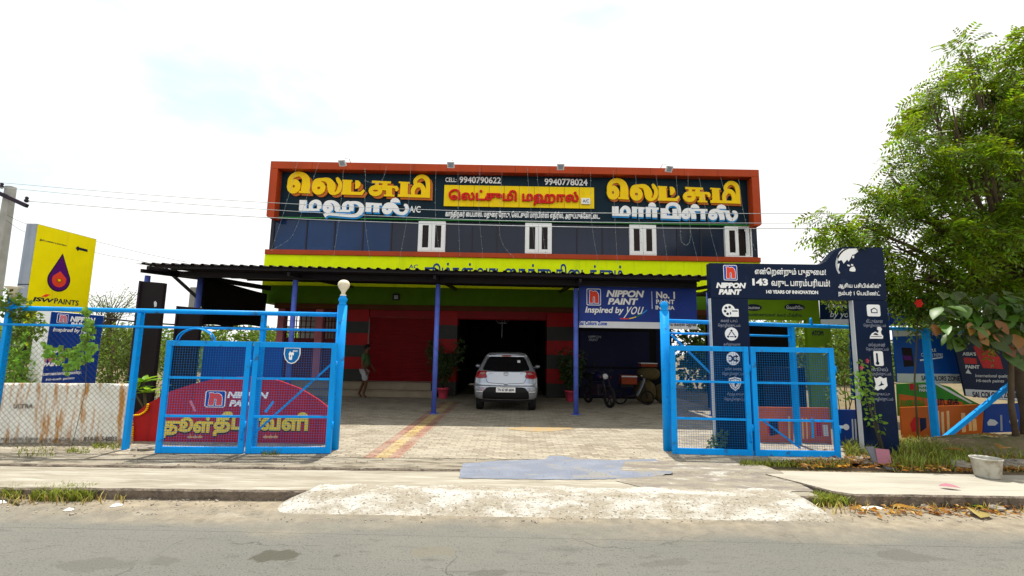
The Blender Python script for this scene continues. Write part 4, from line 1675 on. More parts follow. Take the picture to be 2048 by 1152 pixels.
# ------------------------------------------------------------------ blue banner hung from the canopy
BP = Plane((0, plist[3].y + 0.10, 0), PF.u)
a0, b1 = BP.px(1158, 562)
_, b0 = BP.px(1158, 655)
a1, _ = BP.px(1395, 657)
ban = thing('banner', BP.pt(a0, b0), 'wide blue banner with red n emblem hung between the canopy posts', 'banner')
mb = MB()
zs_ = b0 + 0.17
N = 24
for part, (z0_, z1_, m, nm) in enumerate(((zs_, b1, 'banner', 'printed_sheet'), (b0, zs_ - 0.002, 'bannerw', 'white_strip'))):
    mb = MB()
    mb.pbox(BP, a0, a1, z0_, z1_, -0.02, 0.0)
    mb.build(nm, M[m], ban)
mb = MB()
mb.pbox(BP, a0 - 0.02, a1 + 0.02, b1, b1 + 0.04, -0.04, 0.01)
mb.build('batten', M['rafter'], ban)
e0, f1 = BP.px(1173, 577)
e1, f0 = BP.px(1202, 611)
n_logo(BP, e0, e1, f0, f1, ban)
text('NIPPON', BP, 1214, 580, 1287, 594, M['lettwhite'], ban, bold=0.05, shear=0.25)
text('PAINT', BP, 1217, 596, 1275, 609, M['lettwhite'], ban, bold=0.05, shear=0.25)
text('Inspired by', BP, 1171, 613, 1247, 629, M['lettwhite'], ban, bold=0.03, shear=0.2)
text('you', BP, 1250, 613, 1284, 636, M['lettwhite'], ban, bold=0.0, shear=0.35)
text('No. 1', BP, 1312, 583, 1350, 597, M['lettwhite'], ban, bold=0.04)
text('PAINT', BP, 1312, 599, 1349, 608, M['lettwhite'], ban, bold=0.03)
text('IN ASIA', BP, 1311, 611, 1349, 619, M['lettwhite'], ban, bold=0.04)
text('நிப்பான் பெயிண்ட்', BP, 1360, 566, 1396, 570, M['paleletter'], ban, bold=0.02)
text('Sai Colors Zone', BP, 1158, 642, 1214, 650, M['logoblue'], ban, bold=0.035)
text('சாய் கலர்ஸ் ஜோன்', BP, 1333, 645, 1393, 654, M['lettblack'], ban, bold=0.03)
mb = MB()
x, y = BP.px(1303, 583)
_, y2 = BP.px(1303, 618)
mb.pbox(BP, x, x + 0.012, y2, y, 0.0, 0.004)
mb.build('divider_line', M['lettwhite'], ban)
mb = MB()
for k, (mm, sx, ex) in enumerate((('logored', 1240, 1258), ('gold', 1258, 1272), ('leafgreenboard', 1272, 1283), ('skyblue', 1283, 1294))):
    mb.cur = k
    pp = []
    for i in range(6):
        t = i / 5
        xx = sx + (ex - sx) * t
        yy = 637 - 0 - ((xx - 1240) / 54) ** 2.2 * 17 + 2 * math.sin((xx - 1240) / 54 * 3.1)
        pp.append(BP.px(xx, yy))
    for i in range(5):
        mb.prism(BP, [(pp[i][0], pp[i][1] - 0.014), (pp[i + 1][0], pp[i + 1][1] - 0.014), (pp[i + 1][0], pp[i + 1][1] + 0.014), (pp[i][0], pp[i][1] + 0.014)], 0.0, 0.004)
mb.build('swoosh', [M['logored'], M['gold'], M['leafgreenboard'], M['skyblue']], ban)
# ------------------------------------------------------------------ left fence, gate posts and lamps
A0, B0 = gp(250, 903), gp(667, 903)
FD = (B0 - A0).normalized()
FN = Vector((FD.y, -FD.x, 0))                  # towards the road


def fl(px, py=655):
    """point on the left fence line seen at pixel x"""
    d = ray(px, py)
    c = Vector((0, 0, EYE))
    t = (A0 - c).dot(FN) / d.dot(FN)
    q = c + d * t
    return Vector((q.x, q.y, 0)), q.z


LP = fl(16, 650)[0]
zr1 = (fl(60, 618)[1] + fl(640, 628)[1]) / 2
zr2 = (fl(100, 651)[1] + fl(640, 660)[1]) / 2
fen = thing('fence', A0, 'tall blue pipe fence with chain link left of the driveway', 'fence')
for p in (A0, LP, fl(528, 640)[0]):
    mb = MB()
    mb.bar((p.x, p.y, -0.05), (p.x, p.y, zr1 - 0.035), 0.10, 0.06, up=FD)
    mb.build('post', M['blue'], fen, bevel=0.006)
for z, r_ in ((zr1, 0.037), (zr2, 0.020)):
    mb = MB()
    q0, q1 = LP - FD * 1.2, B0 - FD * 0.06
    off = FN * (0 if z == zr1 else 0.052)
    mb.tube([(q0.x + off.x, q0.y + off.y, z), (q1.x + off.x, q1.y + off.y, z)], r_, 12)
    mb.build('rail', M['blue'], fen)
# chain link net: zigzag wires
mb = MB()
cl0, cl1 = LP - FD * 0.9, A0 - FD * 0.06
wdt = (cl1 - cl0).length
cell, zz0, zz1 = 0.085, 0.06, zr2 - 0.03
n = int(wdt / cell)
for i in range(n + 1):
    pts = []
    k = 0
    z = zz0
    while z < zz1:
        x = (i + (0.5 if k % 2 else -0.0)) * cell
        q = cl0 + FD * x
        pts.append((q.x + FN.x * 0.003 * (k % 2), q.y + FN.y * 0.003 * (k % 2), z))
        z += cell / 2
        k += 1
    mb.tube(pts, 0.0027, 3, cap=False)
    pts2 = []
    k = 0
    z = zz0
    while z < zz1:
        x = (i + (-0.5 if k % 2 else 0.0)) * cell
        q = cl0 + FD * x
        pts2.append((q.x - FN.x * 0.003, q.y - FN.y * 0.003, z))
        z += cell / 2
        k += 1
    mb.tube(pts2, 0.0027, 3, cap=False)
mb.build('chain_link', M['netwire'], fen)


def gate_post(p, h, label):
    t = thing('gate_post', (p.x, p.y, 0), label, 'gate post')
    mb = MB()
    mb.tube([(p.x, p.y, -0.05), (p.x, p.y, h)], 0.075, 16)
    mb.build('shaft', M['blue'], t)
    mb = MB()
    mb.lathe((p.x, p.y, h), [(0.075, 0), (0.055, 0.03), (0.052, 0.045), (0.072, 0.085), (0.07, 0.11), (0.05, 0.14), (0.046, 0.16)], 18)
    mb.build('finial', M['blue'], t)
    return t


hL = at(687, 611, B0.y).z
gate_post(B0, hL, 'round blue gate post carrying the closed globe lamp, left of the driveway')
lampA = thing('lamp', (B0.x, B0.y, hL + 0.16), 'cream onion shaped lamp on the blue post left of the driveway', 'lamp')
mb = MB()
mb.lathe((B0.x, B0.y, hL + 0.165), [(0.034, 0), (0.034, 0.055), (0.042, 0.068), (0.055, 0.09), (0.078, 0.125), (0.094, 0.16), (0.096, 0.185), (0.087, 0.218), (0.064, 0.243), (0.032, 0.257), (0.0, 0.261)], 24)
mb.build('shade', M['cream_glass'], lampA)
mb = MB()
mb.lathe((B0.x, B0.y, hL + 0.158), [(0.05, 0), (0.05, 0.018), (0.04, 0.02)], 18)
mb.build('collar', M['white'], lampA)
q = LP
lampB = thing('lamp', (q.x, q.y, zr1 + 0.03), 'cream cup shaped lamp, open at the top, on the leaf covered fence post', 'lamp')
mb = MB()
mb.lathe((q.x, q.y, zr1 + 0.16), [(0.034, 0), (0.034, 0.04), (0.045, 0.055), (0.058, 0.10), (0.075, 0.14), (0.12, 0.175), (0.112, 0.178), (0.06, 0.15), (0.0, 0.14)], 20)
mb.build('shade', M['cream_glass'], lampB)
mb = MB()
mb.lathe((q.x, q.y, zr1 + 0.0), [(0.05, 0), (0.05, 0.06), (0.036, 0.08), (0.036, 0.16)], 14)
mb.build('stem', M['blue'], lampB)


def gate(name_label, A, Mid, B, z0, z1, hinge_side, braces, plaque=False, handle=False):
    """bi-fold gate of two mesh leaves, standing folded out along the fence"""
    g = thing('gate', Mid, name_label, 'gate')
    for k, (P0, P1) in enumerate(((A, Mid), (Mid, B))):
        u = (P1 - P0)
        L = u.length - 0.016
        pl = Plane((P0.x, P0.y, 0) if k == 0 else (P0 + u.normalized() * 0.016), u)
        pl = Plane((pl.o.x, pl.o.y, 0), u)
        s = 0.082
        fr = MB()
        fr.pbox(pl, 0, s, z0, z1, -0.025, 0.025)
        fr.pbox(pl, L - s, L, z0, z1, -0.025, 0.025)
        fr.pbox(pl, s, L - s, z1 - s, z1, -0.024, 0.024)
        fr.pbox(pl, s, L - s, z0, z0 + s * 1.1, -0.024, 0.024)
        f = fr.build('leaf_frame', M['blue'], g, bevel=0.005)
        H = z1 - z0
        for fz in (0.335, 0.665):
            cb = MB()
            zc = z0 + H * (1 - fz) - (0.0 if fz < 0.5 else 0.02)
            cb.pbox(pl, s + 0.001, L - s - 0.001, zc - 0.018, zc + 0.018, -0.002, 0.022)
            cb.build('crossbar', M['blue'], f, bevel=0.003)
        w = MB()
        nx, nz = int((L - 2 * s) / 0.037), int((H - 2 * s) / 0.037)
        for i in range(1, nx):
            a = s + (L - 2 * s) * i / nx
            w.add([pl.pt(a - 0.0019, z0 + s, -0.006), pl.pt(a + 0.0019, z0 + s, -0.006), pl.pt(a + 0.0019, z1 - s, -0.006), pl.pt(a - 0.0019, z1 - s, -0.006),
                   pl.pt(a, z0 + s, -0.0105), pl.pt(a, z1 - s, -0.0105)], [(0, 1, 2, 3), (1, 4, 5, 2), (4, 0, 3, 5)])
        for i in range(1, nz):
            b = z0 + s + (H - 2 * s) * i / nz
            w.add([pl.pt(s, b - 0.0019, -0.011), pl.pt(L - s, b - 0.0019, -0.011), pl.pt(L - s, b + 0.0019, -0.011), pl.pt(s, b + 0.0019, -0.011),
                   pl.pt(s, b, -0.0155), pl.pt(L - s, b, -0.0155)], [(0, 1, 2, 3), (1, 0, 4, 5), (3, 2, 5, 4)])
        w.build('wire_mesh', M['wire'], f)
        if braces[k]:
            (fa, fb), (ga, gb) = braces[k]
            br = MB()
            br.bar(pl.pt(fa * L, z0 + fb * H, -0.026), pl.pt(ga * L, z0 + gb * H, -0.026), 0.03, 0.008, up=pl.n)
            br.build('brace', M['blue'], f)
        for hz in (z0 + 0.25 * H, z0 + 0.8 * H):
            hi = MB()
            x = (L + 0.008)
            c_ = pl.pt(x, hz, 0.022)
            if k == 0 or hinge_side == 'R':
                hi.tube([c_ - Vector((0, 0, 0.055)), c_ + Vector((0, 0, 0.055))], 0.014, 10)
                hi.build('hinge', M['blue'], f)
        if k == 0:
            lt = MB()
            xl = L - s * 0.5 if hinge_side == 'L' else s * 0.5
            c_ = pl.pt(L - 0.03, z0 + 0.17 * H, 0.032)
            lt.tube([c_ - Vector((0, 0, 0.09)), c_ + Vector((0, 0, 0.09))], 0.009, 8)
            lt.box(c_ + Vector((0, 0, 0.05)), (0.05, 0.014, 0.025))
            lt.box(c_ - Vector((0, 0, 0.05)), (0.05, 0.014, 0.025))
            lt.build('bolt', M['blue'], f)
        if k == 0 and handle:
            for sx in (0.10, 0.125):
                hh = MB()
                pts = []
                for i in range(13):
                    t = math.pi * i / 12
                    pts.append(pl.pt(sx * L + 0.27 - 0.27 * math.cos(t), z1 + 0.19 * math.sin(t) - 0.002, 0.008 - (0.016 if sx > 0.11 else 0)))
                hh.tube(pts, 0.010, 8)
                hh.build('loop_handle', M['blue'], f)
        if k == 1 and plaque:
            a = 0.46 * L
            zc = z1 - 0.20
            pq = MB()
            sh = [(a - 0.12, zc + 0.12), (a - 0.125, zc + 0.02), (a - 0.10, zc - 0.06), (a - 0.05, zc - 0.115), (a, zc - 0.13), (a + 0.05, zc - 0.115), (a + 0.10, zc - 0.06), (a + 0.125, zc + 0.02), (a + 0.12, zc + 0.12)]
            pq.prism(pl, sh[::-1], 0.003, 0.009)
            pq.cur = 1
            pq.prism(pl, [(a + (x - a) * 0.88, zc + (y - zc) * 0.88) for x, y in sh[::-1]], 0.009, 0.012)
            qo = pq.build('plaque', [M['white'], M['wire']], f)
            pp = pl.shift(0.012)
            text('tr', pp, 0, 0, 0, 0, M['lettwhite'], f, bold=0.05, c=0.002, uv=(a - 0.05, a + 0.03, zc - 0.07, zc + 0.07))
            text('JSW', pp, 0, 0, 0, 0, M['lettwhite'], f, bold=0.03, c=0.002, uv=(a + 0.005, a + 0.085, zc + 0.045, zc + 0.08))
    return g


gA, gM, gB = gp(313, 905, 0.04), gp(490, 906, 0.04), gp(664, 905, 0.04)
for q in (gA, gM, gB):
    q.z = 0
gA, gM, gB = gA - Vector((0, 0.02, 0)), gM - Vector((0, 0.02, 0)), gB - Vector((0, 0.05, 0))
zg1 = (at(345, 683, gA.y).z + at(672, 684, gB.y).z) / 2
gate('blue mesh gate standing open at the left with a shield plaque and loop handles', gA, gM, gB, 0.04, zg1, 'R', (None, ((0.02, 0.13), (0.93, 0.80))), plaque=True, handle=True)

# ------------------------------------------------------------------ right gate, post and fence
hA, hM, hB = gp(1345, 908, 0.03), gp(1508, 912, 0.03), gp(1681, 915, 0.03)
for q in (hA, hM, hB):
    q.z = 0
zg2 = (at(1338, 692, hA.y).z + at(1661, 695, hB.y).z) / 2
gate('blue mesh gate standing open at the right in front of the navy arch', hA, hM, hB, 0.035, zg2, 'R', (None, ((0.10, 0.33), (0.55, 0.07))))
RP = gp(1336, 905)
gate_post(RP, at(1328, 622, RP.y).z, 'round blue gate post without a lamp, right of the driveway')
RE = gp(1872, 880)
RD = (RE - RP).normalized()
RN = Vector((RD.y, -RD.x, 0))


def fr_(px, py):
    d = ray(px, py)
    c = Vector((0, 0, EYE))
    t = (RP - c).dot(RN) / d.dot(RN)
    q = c + d * t
    return Vector((q.x, q.y, 0)), q.z


zq1 = (fr_(1345, 643)[1] + fr_(1590, 650)[1]) / 2
zq2 = (fr_(1380, 667)[1] + fr_(1540, 672)[1]) / 2
fen2 = thing('fence', RE, 'blue pipe fence with slanted braces running right under the tree', 'fence')
m1 = fr_(1583, 670)[0]
for p, w in ((m1, 0.10), (RE, 0.125)):
    mb = MB()
    mb.bar((p.x, p.y, -0.05), (p.x, p.y, zq1 - 0.032), w, 0.07, up=RD)
    mb.build('post', M['blue'], fen2, bevel=0.006)
mb = MB()
q0, q1 = RP + RD * 0.07, RE + RD * 2.6
mb.tube([(q0.x, q0.y, zq1), (q1.x, q1.y, zq1)], 0.036, 12)
mb.build('rail', M['blue'], fen2)
mb = MB()
q1 = m1 - RD * 0.055
mb.tube([(q0.x, q0.y, zq2), (q1.x, q1.y, zq2)], 0.020, 10)
mb.build('rail', M['blue'], fen2)
mb = MB()
b0_, bz0 = fr_(1342, 670)
b1_, bz1 = fr_(1462, 785)
mb.bar((b0_.x + 0.02, b0_.y + 0.03, bz0), (b1_.x, b1_.y + 0.03, bz1), 0.045, 0.02)
mb.build('brace', M['blue'], fen2)
mb = MB()
b1_ = at(2036, 757, 9.62)
mb.bar((RE.x + 0.08, RE.y - 0.06, 0.02), b1_, 0.075, 0.075)
mb.build('brace', M['blue'], fen2)
mb = MB()
p = fr_(1622, 648)[0]
mb.lathe((p.x, p.y, zq1 + 0.03), [(0.03, 0), (0.022, 0.05), (0.024, 0.07), (0.016, 0.12), (0, 0.125)], 12)
mb.build('finial', M['blue'], fen2)

# ------------------------------------------------------------------ navy advertising arch
AY = 8.15
AP_ = Plane((0, AY, 0), (1, 0, 0))
arch = thing('arch', AP_.pt(AP_.px(1600, 700)[0], 0.0), 'navy advertising arch over the side entrance with a globe and white Tamil lines', 'arch')
la0, la1 = AP_.px(1423, 620)[0], AP_.px(1497, 620)[0]
ra0, ra1 = AP_.px(1708, 620)[0], AP_.px(1776, 620)[0]
zt1, zb1 = AP_.px(1500, 527)[1], AP_.px(1500, 597)[1]
zt2 = AP_.px(1720, 495)[1]
ax1, ax2 = AP_.px(1641, 530)[0], AP_.px(1681, 494)[0]
mb = MB()
mb.prism(AP_, [(la0, zb1), (ra1, zb1), (ra1, zt2), (ax2, zt2), (ax2 - 0.10, zt2 - 0.06), (ax1 + 0.10, zt1 + 0.06), (ax1 - 0.02, zt1), (la0, zt1)], -0.16, 0)
mb.build('header_panel', M['navy'], arch, bevel=0.004)
for a0, a1 in ((la0, la1), (ra0, ra1)):
    mb = MB()
    mb.pbox(AP_, a0, a1, 0.0, zb1 - 0.004, -0.16, -0.002)
    pa = mb.build('pillar_panel', M['navy'], arch, bevel=0.004)
    mb = MB()
    mb.pbox(AP_, a0 - 0.014, a0 - 0.001, 0.0, zb1 - 0.006, -0.10, -0.004)
    mb.build('edge_strip', M['stripw'], pa)
e0, f1 = AP_.px(1446, 530)
e1, f0 = AP_.px(1475, 561)
n_logo(AP_, e0, e1, f0, f1, arch)
text('NIPPON', AP_, 1433, 565, 1491, 576, M['lettwhite'], arch, bold=0.07, shear=0.25)
text('PAINT', AP_, 1438, 578, 1482, 589, M['lettwhite'], arch, bold=0.07, shear=0.25)
text('என்றென்றும் புதுமை!', AP_, 1509, 535, 1652, 553, M['lettwhite'], arch, bold=0.02)
text('143', AP_, 1504, 557, 1536, 571, M['lettwhite'], arch, bold=0.05)
text('வருட பாரம்பரியம்!', AP_, 1542, 557, 1660, 575, M['lettwhite'], arch, bold=0.02)
text('143 YEARS OF INNOVATION', AP_, 1532, 580, 1636, 587, M['lettwhite'], arch, bold=0.045)
text('ஆசிய பசிபிக்கில்*', AP_, 1676, 566, 1762, 578, M['lettwhite'], arch, bold=0.02)
text('நம்பர் 1 பெயிண்ட்', AP_, 1676, 581, 1760, 593, M['lettwhite'], arch, bold=0.02)


def polypx(pl, pts):
    return [pl.px(x, y) for x, y in pts]


# globe: rim crescent, land masses
mb = MB()
rim = []
for i in range(13):
    t = R(100 + 115 * i / 12)
    rim.append((1705 + 34 * math.cos(t), 528 - 34 * math.sin(t)))
for i in range(13):
    t = R(215 - 115 * i / 12)
    rim.append((1706 + 31.5 * math.cos(t), 528 - 31.5 * math.sin(t)))
rim = [q for q in rim if q[1] > 496.5]
mb.prism(AP_, polypx(AP_, rim), 0.0, 0.004)
mb.build('globe_rim', M['stripw'], arch)
mb = MB()
mb.prism(AP_, polypx(AP_, [(1685, 498), (1713, 497), (1716, 503), (1710, 508), (1704, 510), (1701, 517), (1697, 523), (1694, 519), (1690, 524), (1687, 527), (1683, 520), (1677, 522), (1674, 515), (1678, 505)]), 0.0, 0.004)
mb.build('globe_land', M['lettwhite'], arch)
mb = MB()
mb.prism(AP_, polypx(AP_, [(1699, 538), (1703, 534), (1708, 533), (1711, 539), (1710, 543), (1704, 543), (1699, 542)]), 0.0, 0.004)
mb.build('globe_land', M['lettwhite'], arch)
for q in ([(1694, 529), (1699, 530), (1700, 533), (1695, 532)], [(1702, 528), (1706, 529), (1706, 532), (1702, 531)], [(1704, 512), (1708, 511), (1708, 516), (1705, 517)], [(1674, 528), (1679, 527), (1677, 538), (1675, 535)]):
    mb = MB()
    mb.prism(AP_, polypx(AP_, q), 0.0, 0.004)
    mb.build('globe_land', M['lettwhite'], arch)


def icon(px, py, kind, cap, sx=1.0):
    pl = AP_
    a, b = pl.px(px, py)
    r = 13 / 940 * AY
    mb = MB()
    w, d = 0, 1
    lo, hi, tp = -0.002, 0.003, 0.006
    if kind == 'palette':
        mb.prism(pl, disc(a, b, r), lo, hi)
        mb.cur = 1
        for k in range(6):
            t = 2 * math.pi * k / 6 + 0.2
            mb.prism(pl, disc(a + 0.55 * r * math.cos(t), b + 0.55 * r * math.sin(t), 0.2 * r, 10), hi, tp)
        mb.cur = 0
        mb.prism(pl, rrect(a + r * 0.35, a + r * 1.5, b - r * 0.95, b + r * 0.25, 0.1 * r), tp, tp + 0.003)
        mb.cur = 1
        mb.prism(pl, rrect(a + r * 0.5, a + r * 1.35, b - r * 0.15, b + r * 0.0, 0.02 * r), tp + 0.003, tp + 0.005)
    elif kind == 'people':
        mb.prism(pl, disc(a, b, r), lo, hi)
        mb.cur = 1
        for x, y in ((0, 0.5), (-0.55, -0.4), (0.55, -0.4)):
            mb.prism(pl, disc(a + x * r, b + y * r, 0.16 * r, 10), hi, tp)
        for (x0, y0), (x1, y1) in (((-0.12, 0.3), (-0.45, -0.2)), ((0.12, 0.3), (0.45, -0.2)), ((-0.3, -0.4), (0.3, -0.4))):
            p, q = Vector((a + x0 * r, b + y0 * r)), Vector((a + x1 * r, b + y1 * r))
            nn = Vector((-(q - p).y, (q - p).x)).normalized() * 0.06 * r
            mb.prism(pl, [tuple(p + nn), tuple(p - nn), tuple(q - nn), tuple(q + nn)], hi, tp)
    elif kind == 'shuffle':
        mb.prism(pl, disc(a, b, r), lo, hi)
        mb.cur = 1
        for sg, e in ((1, 0.0), (-1, 0.002)):
            pts = [(-0.65, -0.38 * sg), (-0.3, -0.38 * sg), (0.2, 0.32 * sg), (0.6, 0.32 * sg)]
            for i in range(3):
                p, q = Vector((a + pts[i][0] * r, b + pts[i][1] * r)), Vector((a + pts[i + 1][0] * r, b + pts[i + 1][1] * r))
                nn = Vector((-(q - p).y, (q - p).x)).normalized() * 0.11 * r
                mb.prism(pl, [tuple(p + nn), tuple(p - nn), tuple(q - nn), tuple(q + nn)], hi, tp + e + 0.0004 * i)
            mb.prism(pl, [(a + 0.45 * r, b + (0.32 * sg + 0.28) * r), (a + 0.45 * r, b + (0.32 * sg - 0.28) * r), (a + 0.8 * r, b + 0.32 * sg * r)], hi, tp + e + 0.002)
    elif kind == 'shield':
        sh = [(-0.9, 0.75), (-0.45, 0.85), (0, 1.0), (0.45, 0.85), (0.9, 0.75), (0.9, 0.0), (0.6, -0.65), (0, -1.1), (-0.6, -0.65), (-0.9, 0)]
        mb.prism(pl, [(a + x * r, b + y * r) for x, y in sh], lo, hi)
        mb.cur = 1
        mb.prism(pl, [(a + x * r * 0.8, b + y * r * 0.8) for x, y in sh], hi, hi + 0.001)
        mb.cur = 0
        mb.prism(pl, [(a + x * r * 0.7, b + y * r * 0.7) for x, y in sh], hi, tp)
        mb.cur = 1
        mb.prism(pl, [(a + x * r, b + y * r) for x, y in ((-0.05, 0.2), (0.3, 0.25), (0.35, -0.1), (0.1, -0.15), (0.15, -0.5), (-0.1, -0.35))], tp, tp + 0.002)
    elif kind == 'house':
        mb.prism(pl, rrect(a - r, a + r, b - r * 0.9, b + r * 0.9, 0.25 * r), lo, hi)
        mb.cur = 1
        mb.prism(pl, [(a + x * r, b + y * r) for x, y in ((-0.4, -0.4), (0.55, -0.4), (0.55, 0.15), (0.1, 0.45), (-0.45, 0.15))], hi, tp)
        mb.cur = 0
        mb.prism(pl, [(a + x * r, b + y * r) for x, y in ((-0.28, -0.28), (0.42, -0.28), (0.42, 0.08), (0.1, 0.28), (-0.3, 0.06))], tp, tp + 0.002)
    elif kind == 'swan':
        sh = [(-1.0, -0.7), (0.95, -0.7), (1.05, -0.3), (0.8, 0.0), (0.75, 0.35), (0.95, 0.75), (0.75, 1.1), (0.35, 1.1), (0.2, 0.7), (0.45, 0.5), (0.35, 0.15), (-0.1, 0.35), (-0.6, 0.1), (-0.9, -0.3)]
        mb.prism(pl, [(a + x * r, b + y * r) for x, y in sh], lo, hi)
        mb.cur = 1
        mb.prism(pl, [(a + x * r, b + y * r) for x, y in ((-0.8, -0.42), (0.8, -0.42), (0.8, -0.34), (-0.8, -0.34))], hi, tp)
        mb.prism(pl, [(a + x * r, b + y * r) for x, y in ((-0.45, -0.1), (0.35, -0.18), (0.1, 0.12), (-0.2, 0.15))], hi, tp)
    elif kind == 'thermo':
        mb.prism(pl, rrect(a - r * 0.7, a + r * 0.7, b - r * 1.1, b + r * 1.1, 0.25 * r), lo, hi)
        mb.cur = 1
        mb.prism(pl, rrect(a - r * 0.35, a - r * 0.1, b - r * 0.7, b + r * 0.8, 0.1 * r), hi, tp)
        mb.prism(pl, disc(a - r * 0.22, b - r * 0.7, 0.25 * r, 12), hi, tp + 0.001)
    else:
        sh = [(-0.9, 0.9), (-0.5, 0.75), (0, 1.05), (0.5, 0.75), (0.95, 0.9), (0.95, 0.3), (1.0, -0.3), (0.4, -0.9), (0.0, -0.75), (-0.5, -1.05), (-0.95, -0.8), (-0.7, -0.2)]
        mb.prism(pl, [(a + x * r, b + y * r) for x, y in sh], lo, hi)
        mb.cur = 1
        mb.prism(pl, [(a + x * r, b + y * r) for x, y in ((-0.4, -0.4), (0.0, -0.05), (0.1, 0.4), (0.2, 0.0), (0.55, -0.1), (0.1, -0.3))], hi, tp)
    ic = mb.build('icon', [M['lettwhite'], M['navy']], arch)
    w = 0.19
    text(cap, pl, 0, 0, 0, 0, M['paleletter'], arch, bold=0.005, c=0.001, uv=(a - w * 0.75, a + w * 0.75, b - r - 0.10, b - r - 0.035))
    text('தொழில்நுட்பம்', pl, 0, 0, 0, 0, M['paleletter'], arch, bold=0.005, c=0.001, uv=(a - w, a + w, b - r - 0.185, b - r - 0.115))


icon(1457, 621, 'palette', 'கலர் டாப்')
icon(1463, 668, 'people', 'தனித்துவமான')
icon(1466, 717, 'shuffle', 'நவீன கலவை')
icon(1470, 767, 'shield', 'சிறந்த காப்பு')
icon(1747, 621, 'house', 'வீட்டுக்கான')
icon(1752, 668, 'swan', 'ஸ்வான்')
icon(1757, 717, 'thermo', 'கூல்')
icon(1761, 767, 'fort', 'பாதுகாப்பு')

# ------------------------------------------------------------------ signs at the left
def side_sign(name, p, depth, th, z0, z1, mface, mside, label):
    """box sign whose printed face looks along the road (+X)"""
    t = thing(name, (p.x, p.y, 0), label, 'sign')
    pl = Plane((p.x, p.y, 0), (0, 1, 0))
    mb = MB()
    mb.pbox(pl, 0, depth, z0, z1, -th, -0.002)
    mb.build('case', mside, t, bevel=0.006)
    mb = MB()
    mb.pbox(pl, 0.012, depth - 0.012, z0 + 0.012, z1 - 0.012, -0.0019, 0.004)
    mb.build('face', mface, t)
    return t, pl


yp = gp(75, 447, 4.2)
yq = gp(188, 478, 4.2)
yd = yq.y - yp.y
ysign, YP = side_sign('pylon_sign', yp, yd, 0.24, 1.55, 4.2, M['pylony'], M['signgrey'], 'tall yellow and grey box sign with a red drop beside the fence')
mb = MB()
for dy in (0.2, yd - 0.2):
    mb.tube([(yp.x - 0.12, yp.y + dy, -0.05), (yp.x - 0.12, yp.y + dy, 1.56)], 0.06, 10)
    mb.build('leg', M['iron'], ysign)
    mb = MB()
mb = MB()
mb.pbox(YP, -0.001, 0.012, 2.85, 2.87, -0.235, 0.0)
mb.build('case_joint', M['iron'], ysign)
Y2 = YP.shift(0.004)
cx, cy = Y2.px(118, 560)
mb = MB()
for k, (g, m_) in enumerate(((1.0, 0), (0.90, 1), (0.62, 2), (0.26, 3), (0.13, 4))):
    mb.cur = k
    rr = 0.27 * g
    pts = [(cx + rr * math.sin(R(t)), cy - rr * math.cos(R(t))) for t in range(-118, 119, 12)]
    if k < 2:
        pts.append((cx, cy + 0.62 * (1 if k == 0 else 0.93)))
    elif k == 2:
        pts.append((cx, cy + 0.20))
    mb.prism(Y2, pts, 0.0005 + 0.002 * k, 0.002 + 0.002 * k)
mb.build('drop_emblem', [M['lettblack'], M['purple'], M['logored'], M['orangeboard'], M['yellow']], ysign)
text('JSW', Y2, 64, 593, 106, 604, M['lettblack'], ysign, bold=0.045, shear=0.28)
text('PAINTS', Y2, 109, 596, 157, 607, M['lettblack'], ysign, bold=0.02)
mb = MB()
mb.prism(Y2, polypx(Y2, [(82, 593), (92, 588), (101, 589), (92, 594)]), 0.0, 0.004)
mb.build('flash', M['logored'], ysign)
text('இனிய வண்ணம் உங்களுக்காக', Y2, 80, 477, 134, 482, M['lettblack'], ysign, bold=0.02)
mb = MB()
mb.prism(Y2, polypx(Y2, [(159, 495), (175, 499), (175, 504), (159, 500)]), 0.0, 0.003)
mb.prism(Y2, polypx(Y2, [(151, 496), (156, 492), (160, 498), (155, 502)]), 0.0035, 0.006)
mb.build('small_emblem', M['lettblack'], ysign)

bp_ = gp(102, 622, 2.2)
bq_ = at(204, 633, bp_.y + 1.1)
bsign, BPL = side_sign('board_sign', bp_, 1.10, 0.26, 0.15, 2.2, M['signblue'], M['white'], 'blue box sign with white side and faded pink emblem behind the rusty sheet')
B2 = BPL.shift(0.004)
e0, f1 = B2.px(115, 627)
e1, f0 = B2.px(135, 647)
n_logo(B2, e0, e1, f0, f1, bsign, red=M['pinkfade'], blue=M['signblue'])
text('NIPPON', B2, 142, 632, 189, 643, M['lettwhite'], bsign, bold=0.06, shear=0.2)
text('PAINT', B2, 142, 644, 176, 654, M['lettwhite'], bsign, bold=0.06, shear=0.2)
text('Inspired by', B2, 107, 655, 159, 665, M['lettwhite'], bsign, bold=0.03, shear=0.2)
text('you', B2, 161, 657, 178, 672, M['lettwhite'], bsign, bold=0.01, shear=0.3)
text("ASIA'S", B2, 96, 697, 126, 706, M['lettwhite'], bsign, bold=0.05, shear=0.1)
text('No. 1', B2, 91, 708, 124, 725, M['pinkfade'], bsign, bold=0.07)
text('PAINT', B2, 87, 725, 122, 733, M['lettwhite'], bsign, bold=0.06)
text('International quality.', B2, 78, 745, 162, 754, M['lettwhite'], bsign, bold=0.02, shear=0.2)
text('Hi-tech paints', B2, 92, 757, 148, 763, M['lettwhite'], bsign, bold=0.02, shear=0.2)

